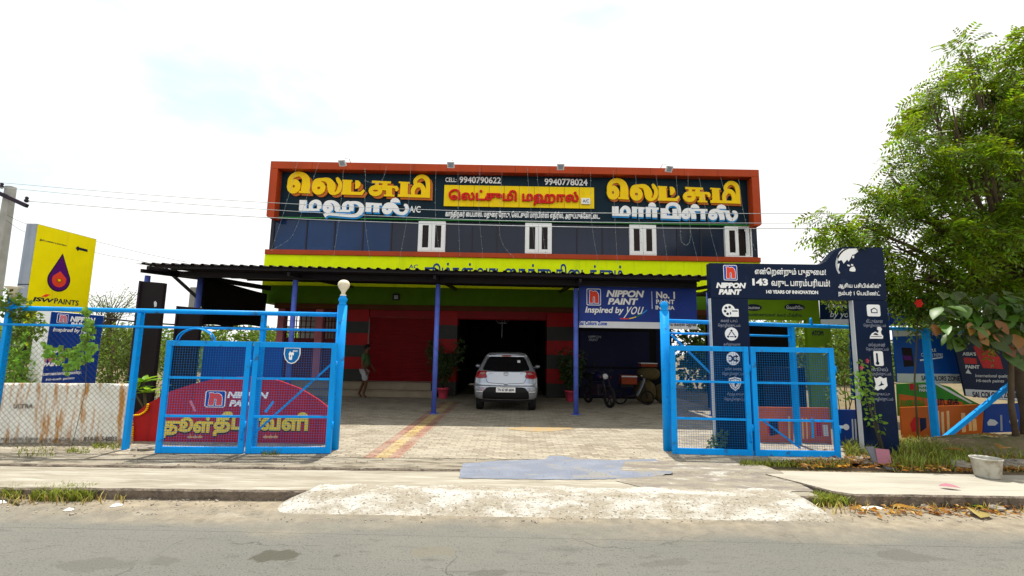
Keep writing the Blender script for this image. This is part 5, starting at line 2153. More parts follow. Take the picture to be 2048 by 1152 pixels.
# rusty white tin sheet behind the chain link
t0, t1 = gp(-60, 891), gp(240, 889)
TU = (t1 - t0).normalized()
TP = Plane((t0.x, t0.y, 0), TU)
a0, a1 = 0, (t1 - t0).length + 0.02
tzt = (TP.px(30, 765)[1] + TP.px(246, 768)[1]) / 2
mb = MB()
NX, NZ = 40, 12
vs = []
for j in range(NZ + 1):
    for i in range(NX + 1):
        vs.append(TP.pt(a0 + (a1 - a0) * i / NX, 0.03 + (tzt - 0.03) * j / NZ, 0.010 * math.sin(i * 0.9) + 0.008 * math.sin(j * 1.1 + i * 0.4)))
mb.smooth = True
mb.add(vs, [(j * (NX + 1) + i, j * (NX + 1) + i + 1, (j + 1) * (NX + 1) + i + 1, (j + 1) * (NX + 1) + i) for j in range(NZ) for i in range(NX)])
tin = mb.build('tin_sheet', M['tin'], org=(t0.x, t0.y, 0.03))
tag(tin, 'rust streaked white tin sheet leaning behind the chain link', 'metal sheet')
so = tin.modifiers.new('thick', 'SOLIDIFY')
so.thickness = 0.008
T2 = TP.shift(0.022)
M['fadedgrey'] = mat('faded_grey_paint', (0.13, 0.11, 0.09), 0.6, var=0.45, scale=12)
text('ULTRA', T2, 28, 808, 66, 817, M['fadedgrey'], tin, bold=0.02)
text('81445 54883', T2, 168, 873, 233, 883, M['fadedgrey'], tin, bold=0.02)
text('சாய் கலர்ஸ் ஜோன்', T2, 2, 873, 76, 884, M['fadedgrey'], tin, bold=0.01)
text('அருப்புக்கோட்டை', T2, 84, 874, 158, 885, M['fadedgrey'], tin, bold=0.01)

# red arched sign standing behind the left gate
r0 = gp(262, 893)
RSY = 8.02
RS = Plane((r0.x, RSY, 0), (1, 0.02, 0))
shape = polypx(RS, [(258, 893), (264, 832), (298, 806), (340, 783), (385, 768), (430, 758), (480, 753), (520, 754), (560, 762), (600, 777), (635, 798), (655, 814), (668, 892)])
zmin = 0.02
shape = [(a, max(b, zmin)) for a, b in shape]
rs = thing('red_sign', RS.pt(1.0, 0), 'dark red arched sign with yellow Tamil letters behind the left gate', 'sign')
mb = MB()
mb.prism(RS, shape, -0.05, 0)
mb.build('panel', M['redsign'], rs)
e0, f1 = RS.px(412, 781)
e1, f0 = RS.px(450, 815)
n_logo(RS, e0, e1, f0, f1, rs)
text('NIPPON', RS, 457, 783, 535, 796, M['lettwhite'], rs, bold=0.06, shear=0.25)
text('PAINT', RS, 461, 800, 518, 813, M['lettwhite'], rs, bold=0.06, shear=0.25)
for m_, off, c_ in (('goldshade', 3.0, 0.002), ('gold', 0, 0.006)):
    text('தூள்', RS, 329, 832 + off, 424, 876 + off, M[m_], rs, bold=0.05, c=c_)
    text('தீபாவளி', RS, 430, 822 + off, 615, 872 + off, M[m_], rs, bold=0.05, c=c_)
for cx_ in (390, 541):      # small oil lamps printed in a row
    mb = MB()
    for k in range(3):
        q = RS.px(cx_ - 10 + 10 * k, 874)
        mb.prism(RS, disc(q[0], q[1], 0.045, 12, 0.02), 0.0 + 0.0006 * k, 0.003 + 0.0006 * k)
        mb.prism(RS, [(q[0] - 0.008, q[1] + 0.02), (q[0] + 0.008, q[1] + 0.02), (q[0], q[1] + 0.06)], 0.0, 0.003)
    mb.build('printed_lamps', M['paleorange'], rs)
for pts, m_ in (([(378, 802), (383, 800), (393, 822), (389, 824)], 'pinkfade'), ([(528, 823), (546, 801), (549, 804), (533, 826)], 'skyblue')):
    mb = MB()
    mb.prism(RS, polypx(RS, pts), 0.0, 0.003)
    mb.build('printed_brush', M[m_], rs)
# marigold garland over its left corner
mb = MB()
gl = smooth_path([(*RS.px(267, 880), 0), (*RS.px(268, 850), 0), (*RS.px(267, 832), 0), (*RS.px(282, 829), 0), (*RS.px(295, 820), 0), (*RS.px(299, 806), 0)], 8)
acc = 0
last = None
for q in gl:
    p = RS.pt(q[0], q[1], 0.03)
    if last is None or (p - last).length > 0.028:
        mb.lathe(p - Vector((0, 0, 0.016)), [(0, 0), (0.017, 0.006), (0.02, 0.016), (0.014, 0.028), (0, 0.032)], 8)
        last = p
o = mb.build('garland', M['marigold'], org=RS.pt(0, 0.3, 0.03))
tag(o, 'yellow marigold garland draped over the corner of the red sign', 'garland')

# royal blue standing board behind the red sign
VB = Plane((0, 9.6, 0), (1, 0, 0))
a0, b1 = VB.px(407, 690)
a1, _ = VB.px(566, 690)
mb = MB()
mb.pbox(VB, a0, a1, 0.04, b1, -0.06, 0)
vb = mb.build('standing_board', M['signblue'], org=VB.pt(a0, 0.04), bevel=0.004)
tag(vb, 'royal blue standing board between the red sign and the canopy post', 'board')
text('Presented by', VB, 438, 757, 465, 760, M['lettwhite'], vb, bold=0.03)
text('SARA', VB, 440, 761, 474, 768, M['lettwhite'], vb, bold=0.06)

# two tall boards seen from behind
for (pts, Y, lab) in (([(282, 562), (328, 566)], 8.8, 'tall black board back with a white scuff behind the fence, nearest the tin sheet'),
                      ([(356, 612), (402, 616)], 10.3, 'black board back leaning behind the loop handles of the left gate')):
    p, q = at(*pts[0], Y), at(*pts[1], Y)
    mb = MB()
    lean = 0.10
    for zz in (0,):
        mb.hexa([Vector((p.x, Y - 0.0, 0.03)), Vector((q.x, Y, 0.03)), Vector((q.x, Y + 0.09, 0.03)), Vector((p.x, Y + 0.09, 0.03)),
                 Vector((p.x, Y, p.z)), Vector((q.x, Y, q.z)), Vector((q.x, Y + 0.09, q.z)), Vector((p.x, Y + 0.09, p.z))])
    o = mb.build('standing_board', M['sacktarp'], org=(p.x, Y, 0.03), bevel=0.006)
    tag(o, lab, 'board')
    mb = MB()
    mb.bar((p.x, Y - 0.016, 0.03), (p.x, Y - 0.016, p.z), 0.03, 0.03)
    mb.build('frame_edge', M['iron'], o)
    if Y < 9:
        mb = MB()
        pl = Plane((p.x, Y - 0.002, 0), (1, 0, 0))
        mb.prism(pl, polypx(pl, [(308, 604), (311, 602), (314, 606), (313, 613), (309, 614)]), 0.0, 0.004)
        mb.build('scuff', M['stripw'], o)

# ------------------------------------------------------------------ boards and stall at the right
def board(pts, Y, m, label, name='board', cat='board', th=0.04, yaw=0.0):
    pl = Plane((at(*pts[0], Y).x, Y, 0), (math.cos(yaw), math.sin(yaw), 0))
    P_ = polypx(pl, pts)
    P_ = [(a, max(b, 0.0)) for a, b in P_]
    mb = MB()
    mb.prism(pl, P_, -th, 0)
    xs, zs = [q[0] for q in P_], [q[1] for q in P_]
    o = mb.build(name, m, org=pl.pt(min(xs), min(zs), -th / 2))
    tag(o, label, cat)
    return o, pl


def decal(pl, pts, m, parent, c=0.003, name='printed_area'):
    mb = MB()
    mb.prism(pl, polypx(pl, pts), 0.0, c)
    return mb.build(name, m, parent)


o, pl = board([(1786, 657), (1898, 654), (1926, 767), (1795, 765)], 10.6, M['skyboard'], 'bright blue board with white strips top and bottom behind the fence post')
decal(pl, [(1786, 658), (1897, 655), (1901, 669), (1787, 673)], M['stripw'], o)
decal(pl, [(1794, 747), (1921, 748), (1926, 766), (1795, 764)], M['stripw'], o)
text('Sai Colors Zone', pl.shift(0.003), 1826, 660, 1895, 668, M['logoblue'], o, bold=0.03)
text('SAI COLORS ZONE', pl.shift(0.003), 1842, 751, 1920, 761, M['lettblack'], o, bold=0.03)
text('SIMPLE', pl, 1848, 697, 1872, 703, M['lettwhite'], o, bold=0.01)
text('COLOUR INSPIRE', pl, 1842, 706, 1886, 713, M['lettwhite'], o, bold=0.0)
decal(pl, [(1840, 719), (1885, 714), (1885, 716), (1840, 722)], M['lettwhite'], o)
decal(pl, [(1803, 695), (1823, 696), (1828, 732), (1808, 734)], M['sacktarp'], o)
decal(pl, [(1806, 711), (1822, 712), (1824, 721), (1808, 720)], M['purple'], o, c=0.005)
o, pl = board([(1900, 655), (2012, 657), (2046, 804), (1932, 792)], 10.3, M['navy'], 'dark navy board with red print and white bottom strip beside the bright blue board')
decal(pl, [(1930, 778), (2040, 784), (2045, 803), (1932, 791)], M['stripw'], o)
text('SAI COLOUR ZONE', pl.shift(0.003), 1944, 783, 2036, 795, M['lettblack'], o, bold=0.04)
text("ASIA'S", pl, 1924, 704, 1952, 711, M['stripw'], o, bold=0.04)
decal(pl, [(1927, 715), (1952, 717), (1954, 728), (1929, 727)], M['redsign'], o)
text('PAINT', pl, 1930, 730, 1959, 737, M['stripw'], o, bold=0.05)
text('International quality.', pl, 1950, 748, 2020, 756, M['stripw'], o, bold=0.01, shear=0.2)
text('Hi-tech paints', pl, 1952, 758, 2008, 766, M['stripw'], o, bold=0.01, shear=0.2)
decal(pl, [(1946, 693), (1966, 688), (1986, 700), (2000, 716), (2006, 738), (1966, 736)], M['redsign'], o)
decal(pl, [(1931, 746), (1936, 738), (1943, 748)], M['stripw'], o)
text('NIPPON', pl, 1912, 662, 1926, 670, M['stripw'], o, bold=0.04)
o, pl = board([(1795, 768), (1864, 764), (1900, 774), (1930, 794), (1962, 810), (1798, 832)], 10.1, M['leafgreenboard'], 'green board with a white curve and orange lettering under the bright blue board')
decal(pl, [(1862, 764), (1868, 764), (1900, 780), (1945, 806), (1940, 807), (1896, 783)], M['stripw'], o)
decal(pl, [(1818, 767), (1832, 767), (1834, 780), (1820, 780)], M['redsign'], o)
text('NIPPON', pl, 1837, 769, 1862, 775, M['stripw'], o, bold=0.04)
text('PAINT', pl, 1838, 777, 1858, 783, M['stripw'], o, bold=0.04)
decal(pl, [(1798, 788), (1850, 796), (1925, 804), (1925, 813), (1799, 813)], M['orangeboard'], o)
text('வணக்கம்', pl.shift(0.003), 1800, 795, 1850, 812, M['leafgreenboard'], o, bold=0.04)
text('வாடகை', pl.shift(0.003), 1866, 797, 1918, 812, M['goldshade'], o, bold=0.03)
o, pl = board([(1801, 815), (1968, 809), (1964, 874), (1806, 884)], 9.85, M['orangeboard'], 'low orange board with pale sideways writing, foot of the right fence')
for k, (x0, x1, y0, y1) in enumerate(((1872, 1878, 822, 872), (1882, 1887, 824, 870), (1893, 1898, 822, 874), (1922, 1930, 826, 865), (1936, 1942, 830, 862), (1944, 1952, 838, 862))):
    decal(pl, [(x0, y0), (x1, y0 - 0.5), (x1 + 2, y1 - 1), (x0 + 2, y1)], M['paleorange'], o)
decal(pl, [(1820, 848), (1828, 834), (1838, 834), (1838, 862), (1824, 864)], M['redsign'], o)
decal(pl, [(1839, 836), (1852, 836), (1853, 855), (1841, 864)], M['lettblack'], o)
o, pl = board([(1970, 809), (2080, 805), (2080, 862), (1966, 866)], 9.95, M['signblue'], 'low blue board with white cloud print, rightmost by the dry leaves')
decal(pl, [(1974, 845), (1980, 838), (1990, 840), (1996, 846), (1990, 851), (1976, 851)], M['stripw'], o)
decal(pl, [(2018, 842), (2026, 835), (2036, 840), (2034, 850), (2022, 852)], M['stripw'], o)
decal(pl, [(2000, 830), (2004, 830), (2005, 862), (2001, 862)], M['paleletter'], o)
o, pl = board([(1672, 819), (1736, 820), (1742, 891), (1680, 892)], 8.9, M['signblue'], 'low blue board with a thermometer print between the right gate and arch pillar')
decal(pl, [(1676, 851), (1690, 851), (1690, 857), (1676, 857)], M['lettwhite'], o)
mb = MB()
q = pl.px(1692, 854)
mb.prism(pl, disc(q[0], q[1], 0.055, 14), 0.003, 0.006)
mb.build('printed_area', M['lettwhite'], o)
for x0 in (1703, 1709):
    decal(pl, [(x0, 838), (x0 + 3, 838), (x0 + 5, 880), (x0 + 2, 880)], M['stripw'], o)
o, pl = board([(1513, 814), (1586, 815), (1588, 893), (1518, 893)], 8.95, M['orangeboard'], 'brick orange board with dark print behind the right gate, beside the arch pillar')
decal(pl, [(1538, 842), (1556, 840), (1558, 868), (1540, 872)], M['lettblack'], o)
decal(pl, [(1534, 846), (1542, 845), (1543, 868), (1536, 868)], M['redsign'], o)
decal(pl, [(1576, 832), (1580, 832), (1581, 880), (1577, 880)], M['paleorange'], o)
o, pl = board([(1597, 815), (1658, 816), (1664, 892), (1600, 893)], 8.97, M['orangeboard'], 'brick orange board with pale print blocks behind the right gate, beside its outer edge')
for x0 in (1603, 1611):
    decal(pl, [(x0, 836), (x0 + 3, 836), (x0 + 5, 878), (x0 + 2, 878)], M['paleorange'], o)
decal(pl, [(1621, 836), (1626, 836), (1628, 876), (1623, 876)], M['skyblue'], o)
decal(pl, [(1632, 842), (1642, 842), (1644, 872), (1634, 872)], M['redsign'], o)
decal(pl, [(1645, 850), (1655, 850), (1657, 872), (1647, 872)], M['stripw'], o)

# green fronted stall beyond the arch
SY = 12.6
stl = thing('stall', at(1590, 800, SY), 'green fronted paint stall in shade seen through the navy arch', 'stall')
SP = Plane((0, SY, 0), (1, 0, 0))
a0, b1 = SP.px(1478, 585)
a1, b0 = SP.px(1640, 641)
mb = MB()
mb.pbox(SP, a0, a1, b0, b1 + 0.25, -0.15, 0)
mb.build('fascia', M['shopgreen'], stl)
for x0, y0, x1, y1, tx in ((1490, 608, 1524, 622, 'வெள்ளை'), (1568, 607, 1610, 622, 'வெளியே')):
    p0_, p1_ = SP.px(x0, y0), SP.px(x1, y1)
    mb = MB()
    mb.prism(SP, disc((p0_[0] + p1_[0]) / 2, (p0_[1] + p1_[1]) / 2, (p1_[0] - p0_[0]) / 2, 20, (p0_[1] - p1_[1]) / 2), 0.0, 0.006)
    mb.build('badge', M['lettblack'], stl)
    text(tx, SP, x0 + 4, y0 + 4, x1 - 4, y1 - 4, M['stripw'], stl, bold=0.02, c=0.009)
text('வண்ணங்கள் கலர் மிக்சிங்', SP, 1496, 625, 1604, 634, M['lettblack'], stl, bold=0.01)
c0_, c1_ = SP.px(1615, 680)[0], SP.px(1662, 680)[0]
mb = MB()
mb.pbox(SP, c0_, c1_, 0.0, b0 - 0.004, -0.12, 0.02)
mb.build('column', M['shopgreen'], stl)
text('ATOM', SP, 1622, 661, 1646, 671, M['lettblack'], stl, bold=0.04, c=0.024)
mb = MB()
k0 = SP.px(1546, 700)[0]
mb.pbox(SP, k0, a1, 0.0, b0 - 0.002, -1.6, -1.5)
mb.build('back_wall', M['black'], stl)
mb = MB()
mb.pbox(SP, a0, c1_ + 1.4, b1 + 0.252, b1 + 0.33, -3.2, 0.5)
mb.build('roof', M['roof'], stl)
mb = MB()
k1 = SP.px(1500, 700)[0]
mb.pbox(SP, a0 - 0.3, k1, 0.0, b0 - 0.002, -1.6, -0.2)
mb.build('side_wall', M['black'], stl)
d0, e1_ = SP.px(1549, 735)
d1, _ = SP.px(1614, 735)
mb = MB()
mb.pbox(SP, d0, d1, 0.0, e1_, -0.6, -0.1)
mb.build('counter', M['poster'], stl, bevel=0.01)
o, pl = board([(1640, 590), (1712, 590), (1714, 640), (1642, 642)], 11.9, M['navy'], 'dark banner with white script writing seen under the arch header')
text('Inspired', pl, 1655, 606, 1704, 619, M['stripw'], o, bold=0.01, shear=0.3)
text('by you', pl, 1660, 622, 1706, 638, M['stripw'], o, bold=0.01, shear=0.3)
decal(pl, [(1641, 639), (1713, 638), (1714, 648), (1642, 650)], M['stripw'], o)
o, pl = board([(1778, 596), (1892, 598), (1894, 650), (1780, 652)], 11.2, M['signblue'], 'blue banner half hidden by leaves above the bright blue board')
text('PAINT', pl, 1780, 612, 1812, 624, M['lettwhite'], o, bold=0.05)
o, pl = board([(1700, 668), (1712, 668), (1730, 800), (1704, 800)], 11.5, M['skyboard'], 'narrow strip of a blue board left of the arch pillar')
# ------------------------------------------------------------------ silver hatchback seen from behind
def lerp(x, tab):
    for (x0, y0), (x1, y1) in zip(tab, tab[1:]):
        if x <= x1:
            t = max(0.0, (x - x0) / (x1 - x0))
            return y0 + (y1 - y0) * t
    return tab[-1][1]


CW = [(0.18, 0.76), (0.26, 0.815), (0.40, 0.838), (0.60, 0.845), (0.80, 0.835), (0.92, 0.80), (1.00, 0.765), (1.15, 0.70), (1.30, 0.635), (1.42, 0.575), (1.475, 0.53), (1.51, 0.45), (1.53, 0.25)]
CRE = [(0.18, 0.12), (0.26, 0.04), (0.40, 0.0), (0.56, 0.01), (0.60, 0.06), (0.80, 0.085), (0.95, 0.10), (0.99, 0.13), (1.10, 0.21), (1.25, 0.33), (1.40, 0.44), (1.44, 0.40), (1.475, 0.42), (1.51, 0.62), (1.53, 0.95)]
CFR = [(0.18, 3.62), (0.40, 3.74), (0.60, 3.74), (0.75, 3.66), (0.86, 3.45), (0.95, 2.95), (1.0, 2.78), (1.2, 2.42), (1.42, 2.02), (1.475, 1.88), (1.51, 1.65), (1.53, 1.35)]


def car_rear(x, z):
    w = lerp(z, CW)
    t = min(abs(x) / w, 1.0)
    return lerp(z, CRE) + 0.36 * (1 - (1 - t ** 3.4) ** (1 / 3.4)) + 0.03 * t * t


CARX = (gp(952, 826).x + gp(1069, 826).x) / 2
CARY = 12.35
car = thing('parked_car', (CARX, CARY, 0.034), 'silver hatchback car parked facing the dark gateway with its rear towards the road', 'car')
CZ = 0.915
C0 = Vector((CARX, CARY, 0.034))


class V3(tuple):
    pass


def cv(p):
    """car coordinates, body riding 13 cm higher than its lower edge"""
    return C0 + Vector((p[0], p[1], 0.30 + (p[2] - 0.18) * CZ))
mb = MB()
zs = [0.18, 0.21, 0.26, 0.32, 0.40, 0.48, 0.54, 0.56, 0.58, 0.60, 0.66, 0.74, 0.80, 0.86, 0.92, 0.95, 0.97, 0.99, 1.02, 1.10, 1.18, 1.26, 1.34, 1.40, 1.42, 1.44, 1.46, 1.475, 1.495, 1.51, 1.522, 1.53]
NX = 28
rows = []
for z in zs:
    w = lerp(z, CW)
    row = []
    xs = [-w * math.cos(math.pi * i / NX) for i in range(NX + 1)]
    for x in xs:
        row.append((x, car_rear(x * 0.99999, z), z))
    y0, y1 = row[-1][1], lerp(z, CFR)
    Df = 0.55
    for i in range(1, 8):
        row.append((w, y0 + (max(y1 - Df, y0 + 0.1) - y0) * i / 7, z))
    for x in xs[::-1]:
        t = min(abs(x) / w, 1)
        row.append((x, y1 - Df * (1 - (1 - min(t, 0.99999) ** 2.6) ** (1 / 2.6)), z))
    for i in range(1, 8):
        row.append((-w, (max(y1 - Df, y0 + 0.1)) + (y0 - max(y1 - Df, y0 + 0.1)) * i / 7, z))
    rows.append(row)
k = len(rows[0])
mb.smooth = True
vs = [cv(p) for r_ in rows for p in r_]
fs = [(j * k + i, j * k + (i + 1) % k, (j + 1) * k + (i + 1) % k, (j + 1) * k + i) for j in range(len(rows) - 1) for i in range(k)]
fs += [tuple(range(k))[::-1], tuple((len(rows) - 1) * k + i for i in range(k))]
mb.add(vs, fs)
body = mb.build('body', M['car'], car)


def rear_patch(poly, off, m, name, parent, step=0.03, mirror=False):
    """panel lying on the curved rear of the car, outline given in (x, z)"""
    objs = []
    for sg in ((1, -1) if mirror else (1,)):
        pts = [Vector((x * sg, z)) for x, z in poly]
        n0 = len(pts)
        dense = []
        for i in range(n0):
            p, q = pts[i], pts[(i + 1) % n0]
            c_ = max(1, int((q - p).length / step))
            dense += [p + (q - p) * (j / c_) for j in range(c_)]
        nb = len(dense)
        xs, zs_ = [p.x for p in dense], [p.y for p in dense]
        V = list(dense)
        x = min(xs)
        while x < max(xs):
            z = min(zs_)
            while z < max(zs_):
                V.append(Vector((x + 0.0007, z + 0.0011)))
                z += step
            x += step
        vv, ee, ff, _, _, _ = delaunay_2d_cdt(V, [(i, (i + 1) % nb) for i in range(nb)], [list(range(nb))], 1, 1e-5)
        mb = MB()
        mb.smooth = True
        tri = []
        for f in ff:
            a = sum(vv[f[i]].x * vv[f[(i + 1) % len(f)]].y - vv[f[(i + 1) % len(f)]].x * vv[f[i]].y for i in range(len(f)))
            tri.append(tuple(f) if a > 0 else tuple(f)[::-1])
        mb.add([cv((v.x, car_rear(v.x, v.y) - off, v.y)) for v in vv], tri)
        objs.append(mb.build(name, m, parent))
    return objs[0]


rear_patch([(-0.60, 1.01), (-0.3, 0.985), (0, 0.98), (0.3, 0.985), (0.60, 1.01), (0.615, 1.06), (0.52, 1.30), (0.46, 1.385), (0, 1.395), (-0.46, 1.385), (-0.52, 1.30), (-0.615, 1.06)], 0.008, M['carglass'], 'rear_window', car)
# side glass
for sg in (1, -1):
    mb = MB()
    ring = []
    for y, z in ((0.62, 1.03), (0.62, 1.30), (0.9, 1.40), (1.8, 1.40), (2.55, 1.05)):
        ring.append(cv((sg * (lerp(z, CW) + 0.004), y, z)))
    mb.add(ring, [tuple(range(5)) if sg > 0 else tuple(range(5))[::-1]])
    mb.build('side_window', M['carglass'], car)
    # body-side mirror
    mb = MB()
    mb.smooth = True
    c_ = cv((sg * 0.90, 2.25, 1.04))
    pr = [(0, -0.055), (0.06, -0.045), (0.09, -0.01), (0.09, 0.02), (0.06, 0.055), (0, 0.065)]
    mb.lathe(c_, pr, 14)
    mb.bar(c_ - Vector((sg * 0.16, 0, 0.04)), c_, 0.05, 0.03)
    mb.build('mirror', M['car'], car)
tl = [(0.50, 0.985), (0.56, 0.99), (0.66, 0.985), (0.735, 0.97), (0.80, 0.93), (0.815, 0.86), (0.815, 0.79), (0.68, 0.775), (0.52, 0.80), (0.50, 0.84), (0.535, 0.93)]
for sg in (1, -1):
    t = rear_patch([(x * sg, z) for x, z in tl], 0.014, M['tail'], 'tail_light', car)
    rear_patch([(x * sg, z) for x, z in ((0.56, 0.955), (0.66, 0.955), (0.70, 0.90), (0.60, 0.885), (0.56, 0.91))], 0.020, M['tailclear'], 'lens', t)
    rear_patch([(x * sg, z) for x, z in ((0.60, 0.405), (0.77, 0.41), (0.77, 0.425), (0.60, 0.42))], 0.012, M['white'], 'reflector', car)
rear_patch([(-0.50, 0.53), (-0.42, 0.55), (0, 0.555), (0.42, 0.55), (0.50, 0.53), (0.585, 0.42), (0.605, 0.30), (0.60, 0.20), (-0.60, 0.20), (-0.605, 0.30), (-0.585, 0.42)], 0.006, M['carblack'], 'bumper_insert', car)
# tailgate seam
sm = smooth_path([(-0.53, 0.795, 0), (-0.49, 0.70, 0), (-0.44, 0.66, 0), (-0.2, 0.645, 0), (0, 0.64, 0), (0.2, 0.645, 0), (0.44, 0.66, 0), (0.49, 0.70, 0), (0.53, 0.795, 0)], 6)
mb = MB()
mb.tube([cv((q[0], car_rear(q[0], q[1]) - 0.001, q[1])) for q in sm], 0.006, 5)
mb.build('tailgate_seam', M['carblack'], car)
mb = MB()
mb.box(cv((0, 0.055, 0.635)), (0.10, 0.03, 0.022))
mb.build('tailgate_handle', M['car'], car, bevel=0.006)
# spoiler lip with brake light
mb = MB()
for i in range(24):
    pass
xs = [-0.47 + 0.94 * i / 20 for i in range(21)]
vs = []
for x in xs:
    d = 0.05 * (abs(x) / 0.47) ** 3
    vs += [cv((x, 0.31 + d, 1.43 - 0.02 * abs(x) ** 2)), cv((x, 0.30 + d, 1.405 - 0.02 * abs(x) ** 2)), cv((x, 0.46, 1.40)), cv((x, 0.62, 1.50 - 0.05 * abs(x) ** 2))]
fs = []
for i in range(20):
    for a, b in ((0, 1), (1, 2), (2, 3), (3, 0)):
        fs.append((i * 4 + a, i * 4 + b, i * 4 + 4 + b, i * 4 + 4 + a))
fs += [(0, 3, 2, 1), (80, 81, 82, 83)]
mb.add(vs, fs)
sp = mb.build('spoiler', M['car'], car)
mb = MB()
mb.box(cv((0, 0.30, 1.418)), (0.24, 0.02, 0.022))
mb.build('brake_light', M['tail'], sp)
# number plate, emblem
mb = MB()
mb.box(cv((0, -0.012, 0.475)), (0.50, 0.012, 0.125))
np_ = mb.build('number_plate', M['white'], car, bevel=0.003)
NP = Plane(cv((0, -0.019, 0.475)), (1, 0, 0))
text('TN 67 BF 6694', NP, 0, 0, 0, 0, M['lettblack'], np_, bold=0.03, c=0.002, uv=(-0.215, 0.215, -0.036, 0.036))
em = MB()
EP = Plane(cv((0, 0.082, 0.915)), (1, 0, 0))
t = [2 * math.pi * i / 24 for i in range(24)]
em.tube([EP.pt(0.058 * math.cos(a), 0.045 * math.sin(a), 0.006) for a in t + [0]], 0.007, 6)
em.prism(EP, [(-0.008, -0.04), (0.008, -0.04), (0.012, 0.02), (0.035, 0.022), (0, 0.034), (-0.035, 0.022), (-0.012, 0.02)], 0.0, 0.008)
em.build('emblem', M['chrome'], car)
for x0, x1 in ((-0.44, -0.32), (0.36, 0.44)):
    mb = MB()
    mb.box(cv(((x0 + x1) / 2, car_rear((x0 + x1) / 2, 0.93) - 0.004, 0.925)), (x1 - x0, 0.006, 0.014))
    mb.build('badge', M['chrome'], car)
# sticker on the rear glass and wiper
mb = MB()
q = (0.33, 1.26)
mb.box(cv((q[0], car_rear(*q) - 0.013, q[1])), (0.075, 0.006, 0.075), Matrix.Rotation(R(-38), 3, 'X'))
mb.build('sticker', M['stripw'], car)
for x in (-0.70, 0.70):
    for y in (0.62, 3.05):
        mb = MB()
        c_ = C0 + Vector((x, y, 0.29))
        pr = [(0.17, -0.09), (0.26, -0.095), (0.288, -0.07), (0.29, 0.07), (0.26, 0.095), (0.17, 0.09)]
        mb.lathe(c_, pr, 28, axis=(1, 0, 0))
        wh = mb.build('wheel', M['tyre'], car)
        mb = MB()
        mb.lathe(c_, [(0, 0.075 * (1 if x > 0 else -1)), (0.17, 0.08 * (1 if x > 0 else -1))], 20, axis=(1, 0, 0))
        mb.build('rim', M['chrome'], wh)
mb = MB()
mb.box(C0 + Vector((0, 1.9, 0.28)), (1.3, 3.2, 0.1))
mb.build('underside', M['carblack'], car)

# ------------------------------------------------------------------ person walking past the red shutter
PYD = 15.25
pg = gp(727, 797)
px_, py_ = pg.x * PYD / pg.y, PYD
P0 = Vector((px_, py_, 0.036))


def skinned(name, joints, edges, m, parent=None, sub=2, loc=P0):
    me = bpy.data.meshes.new(name)
    me.from_pydata([j[0] for j in joints], edges, [])
    o = bpy.data.objects.new(name, me)
    COL.objects.link(o)
    if parent is None:
        o.location = loc
        ORG[o] = Vector(loc)
    else:
        o.parent = parent
        ORG[o] = ORG[parent]
    sk = o.modifiers.new('skin', 'SKIN')
    sk.use_smooth_shade = True
    for i, j in enumerate(joints):
        r_ = j[1]
        d = me.skin_vertices[0].data[i]
        d.radius = r_ if isinstance(r_, tuple) else (r_, r_)
        d.use_root = (i == 0)
    ss = o.modifiers.new('sub', 'SUBSURF')
    ss.levels = ss.render_levels = sub
    me.materials.append(m)
    return o


# x right (walking direction), y away from the road, z up; height 1.68
H = lambda x, y, z: (x, y, z)
body_j = [
    (H(0.0, 0, 0.90), (0.125, 0.10)),      # 0 pelvis
    (H(0.0, 0, 1.10), (0.12, 0.095)),      # 1 waist
    (H(0.0, 0, 1.30), (0.15, 0.105)),      # 2 chest
    (H(0.01, 0, 1.40), (0.07, 0.07)),      # 3 neck base
    (H(0.025, 0, 1.47), 0.05),             # 4 neck
    (H(0.04, 0, 1.545), (0.075, 0.085)),   # 5 head
    (H(0.045, 0, 1.63), (0.068, 0.08)),    # 6 crown
    (H(0.0, -0.10, 0.86), 0.085),          # 7 hip near
    (H(0.09, -0.10, 0.47), 0.058),         # 8 knee near
    (H(0.02, -0.10, 0.10), 0.036),         # 9 ankle near
    (H(0.13, -0.10, 0.03), 0.028),         # 10 toe near
    (H(0.0, 0.10, 0.86), 0.085),           # 11 hip far
    (H(-0.06, 0.10, 0.47), 0.058),         # 12 knee far
    (H(-0.20, 0.10, 0.12), 0.036),         # 13 ankle far
    (H(-0.10, 0.10, 0.03), 0.028),         # 14 toe far
    (H(0.0, -0.18, 1.36), 0.055),          # 15 shoulder near
    (H(-0.03, -0.21, 1.08), 0.043),        # 16 elbow near
    (H(0.09, -0.20, 0.86), 0.032),         # 17 wrist near
    (H(0.12, -0.20, 0.79), (0.02, 0.035)),  # 18 palm near
    (H(0.0, 0.18, 1.36), 0.055),           # 19
    (H(0.06, 0.21, 1.10), 0.043),          # 20
    (H(0.20, 0.19, 0.92), 0.032),          # 21
    (H(0.24, 0.19, 0.86), (0.02, 0.035)),  # 22
    (H(0.115, 0, 1.555), 0.014),           # 23 nose
]
body_e = [(0, 1), (1, 2), (2, 3), (3, 4), (4, 5), (5, 6), (0, 7), (7, 8), (8, 9), (9, 10), (0, 11), (11, 12), (12, 13), (13, 14), (2, 15), (15, 16), (16, 17), (17, 18), (2, 19), (19, 20), (20, 21), (21, 22), (5, 23)]
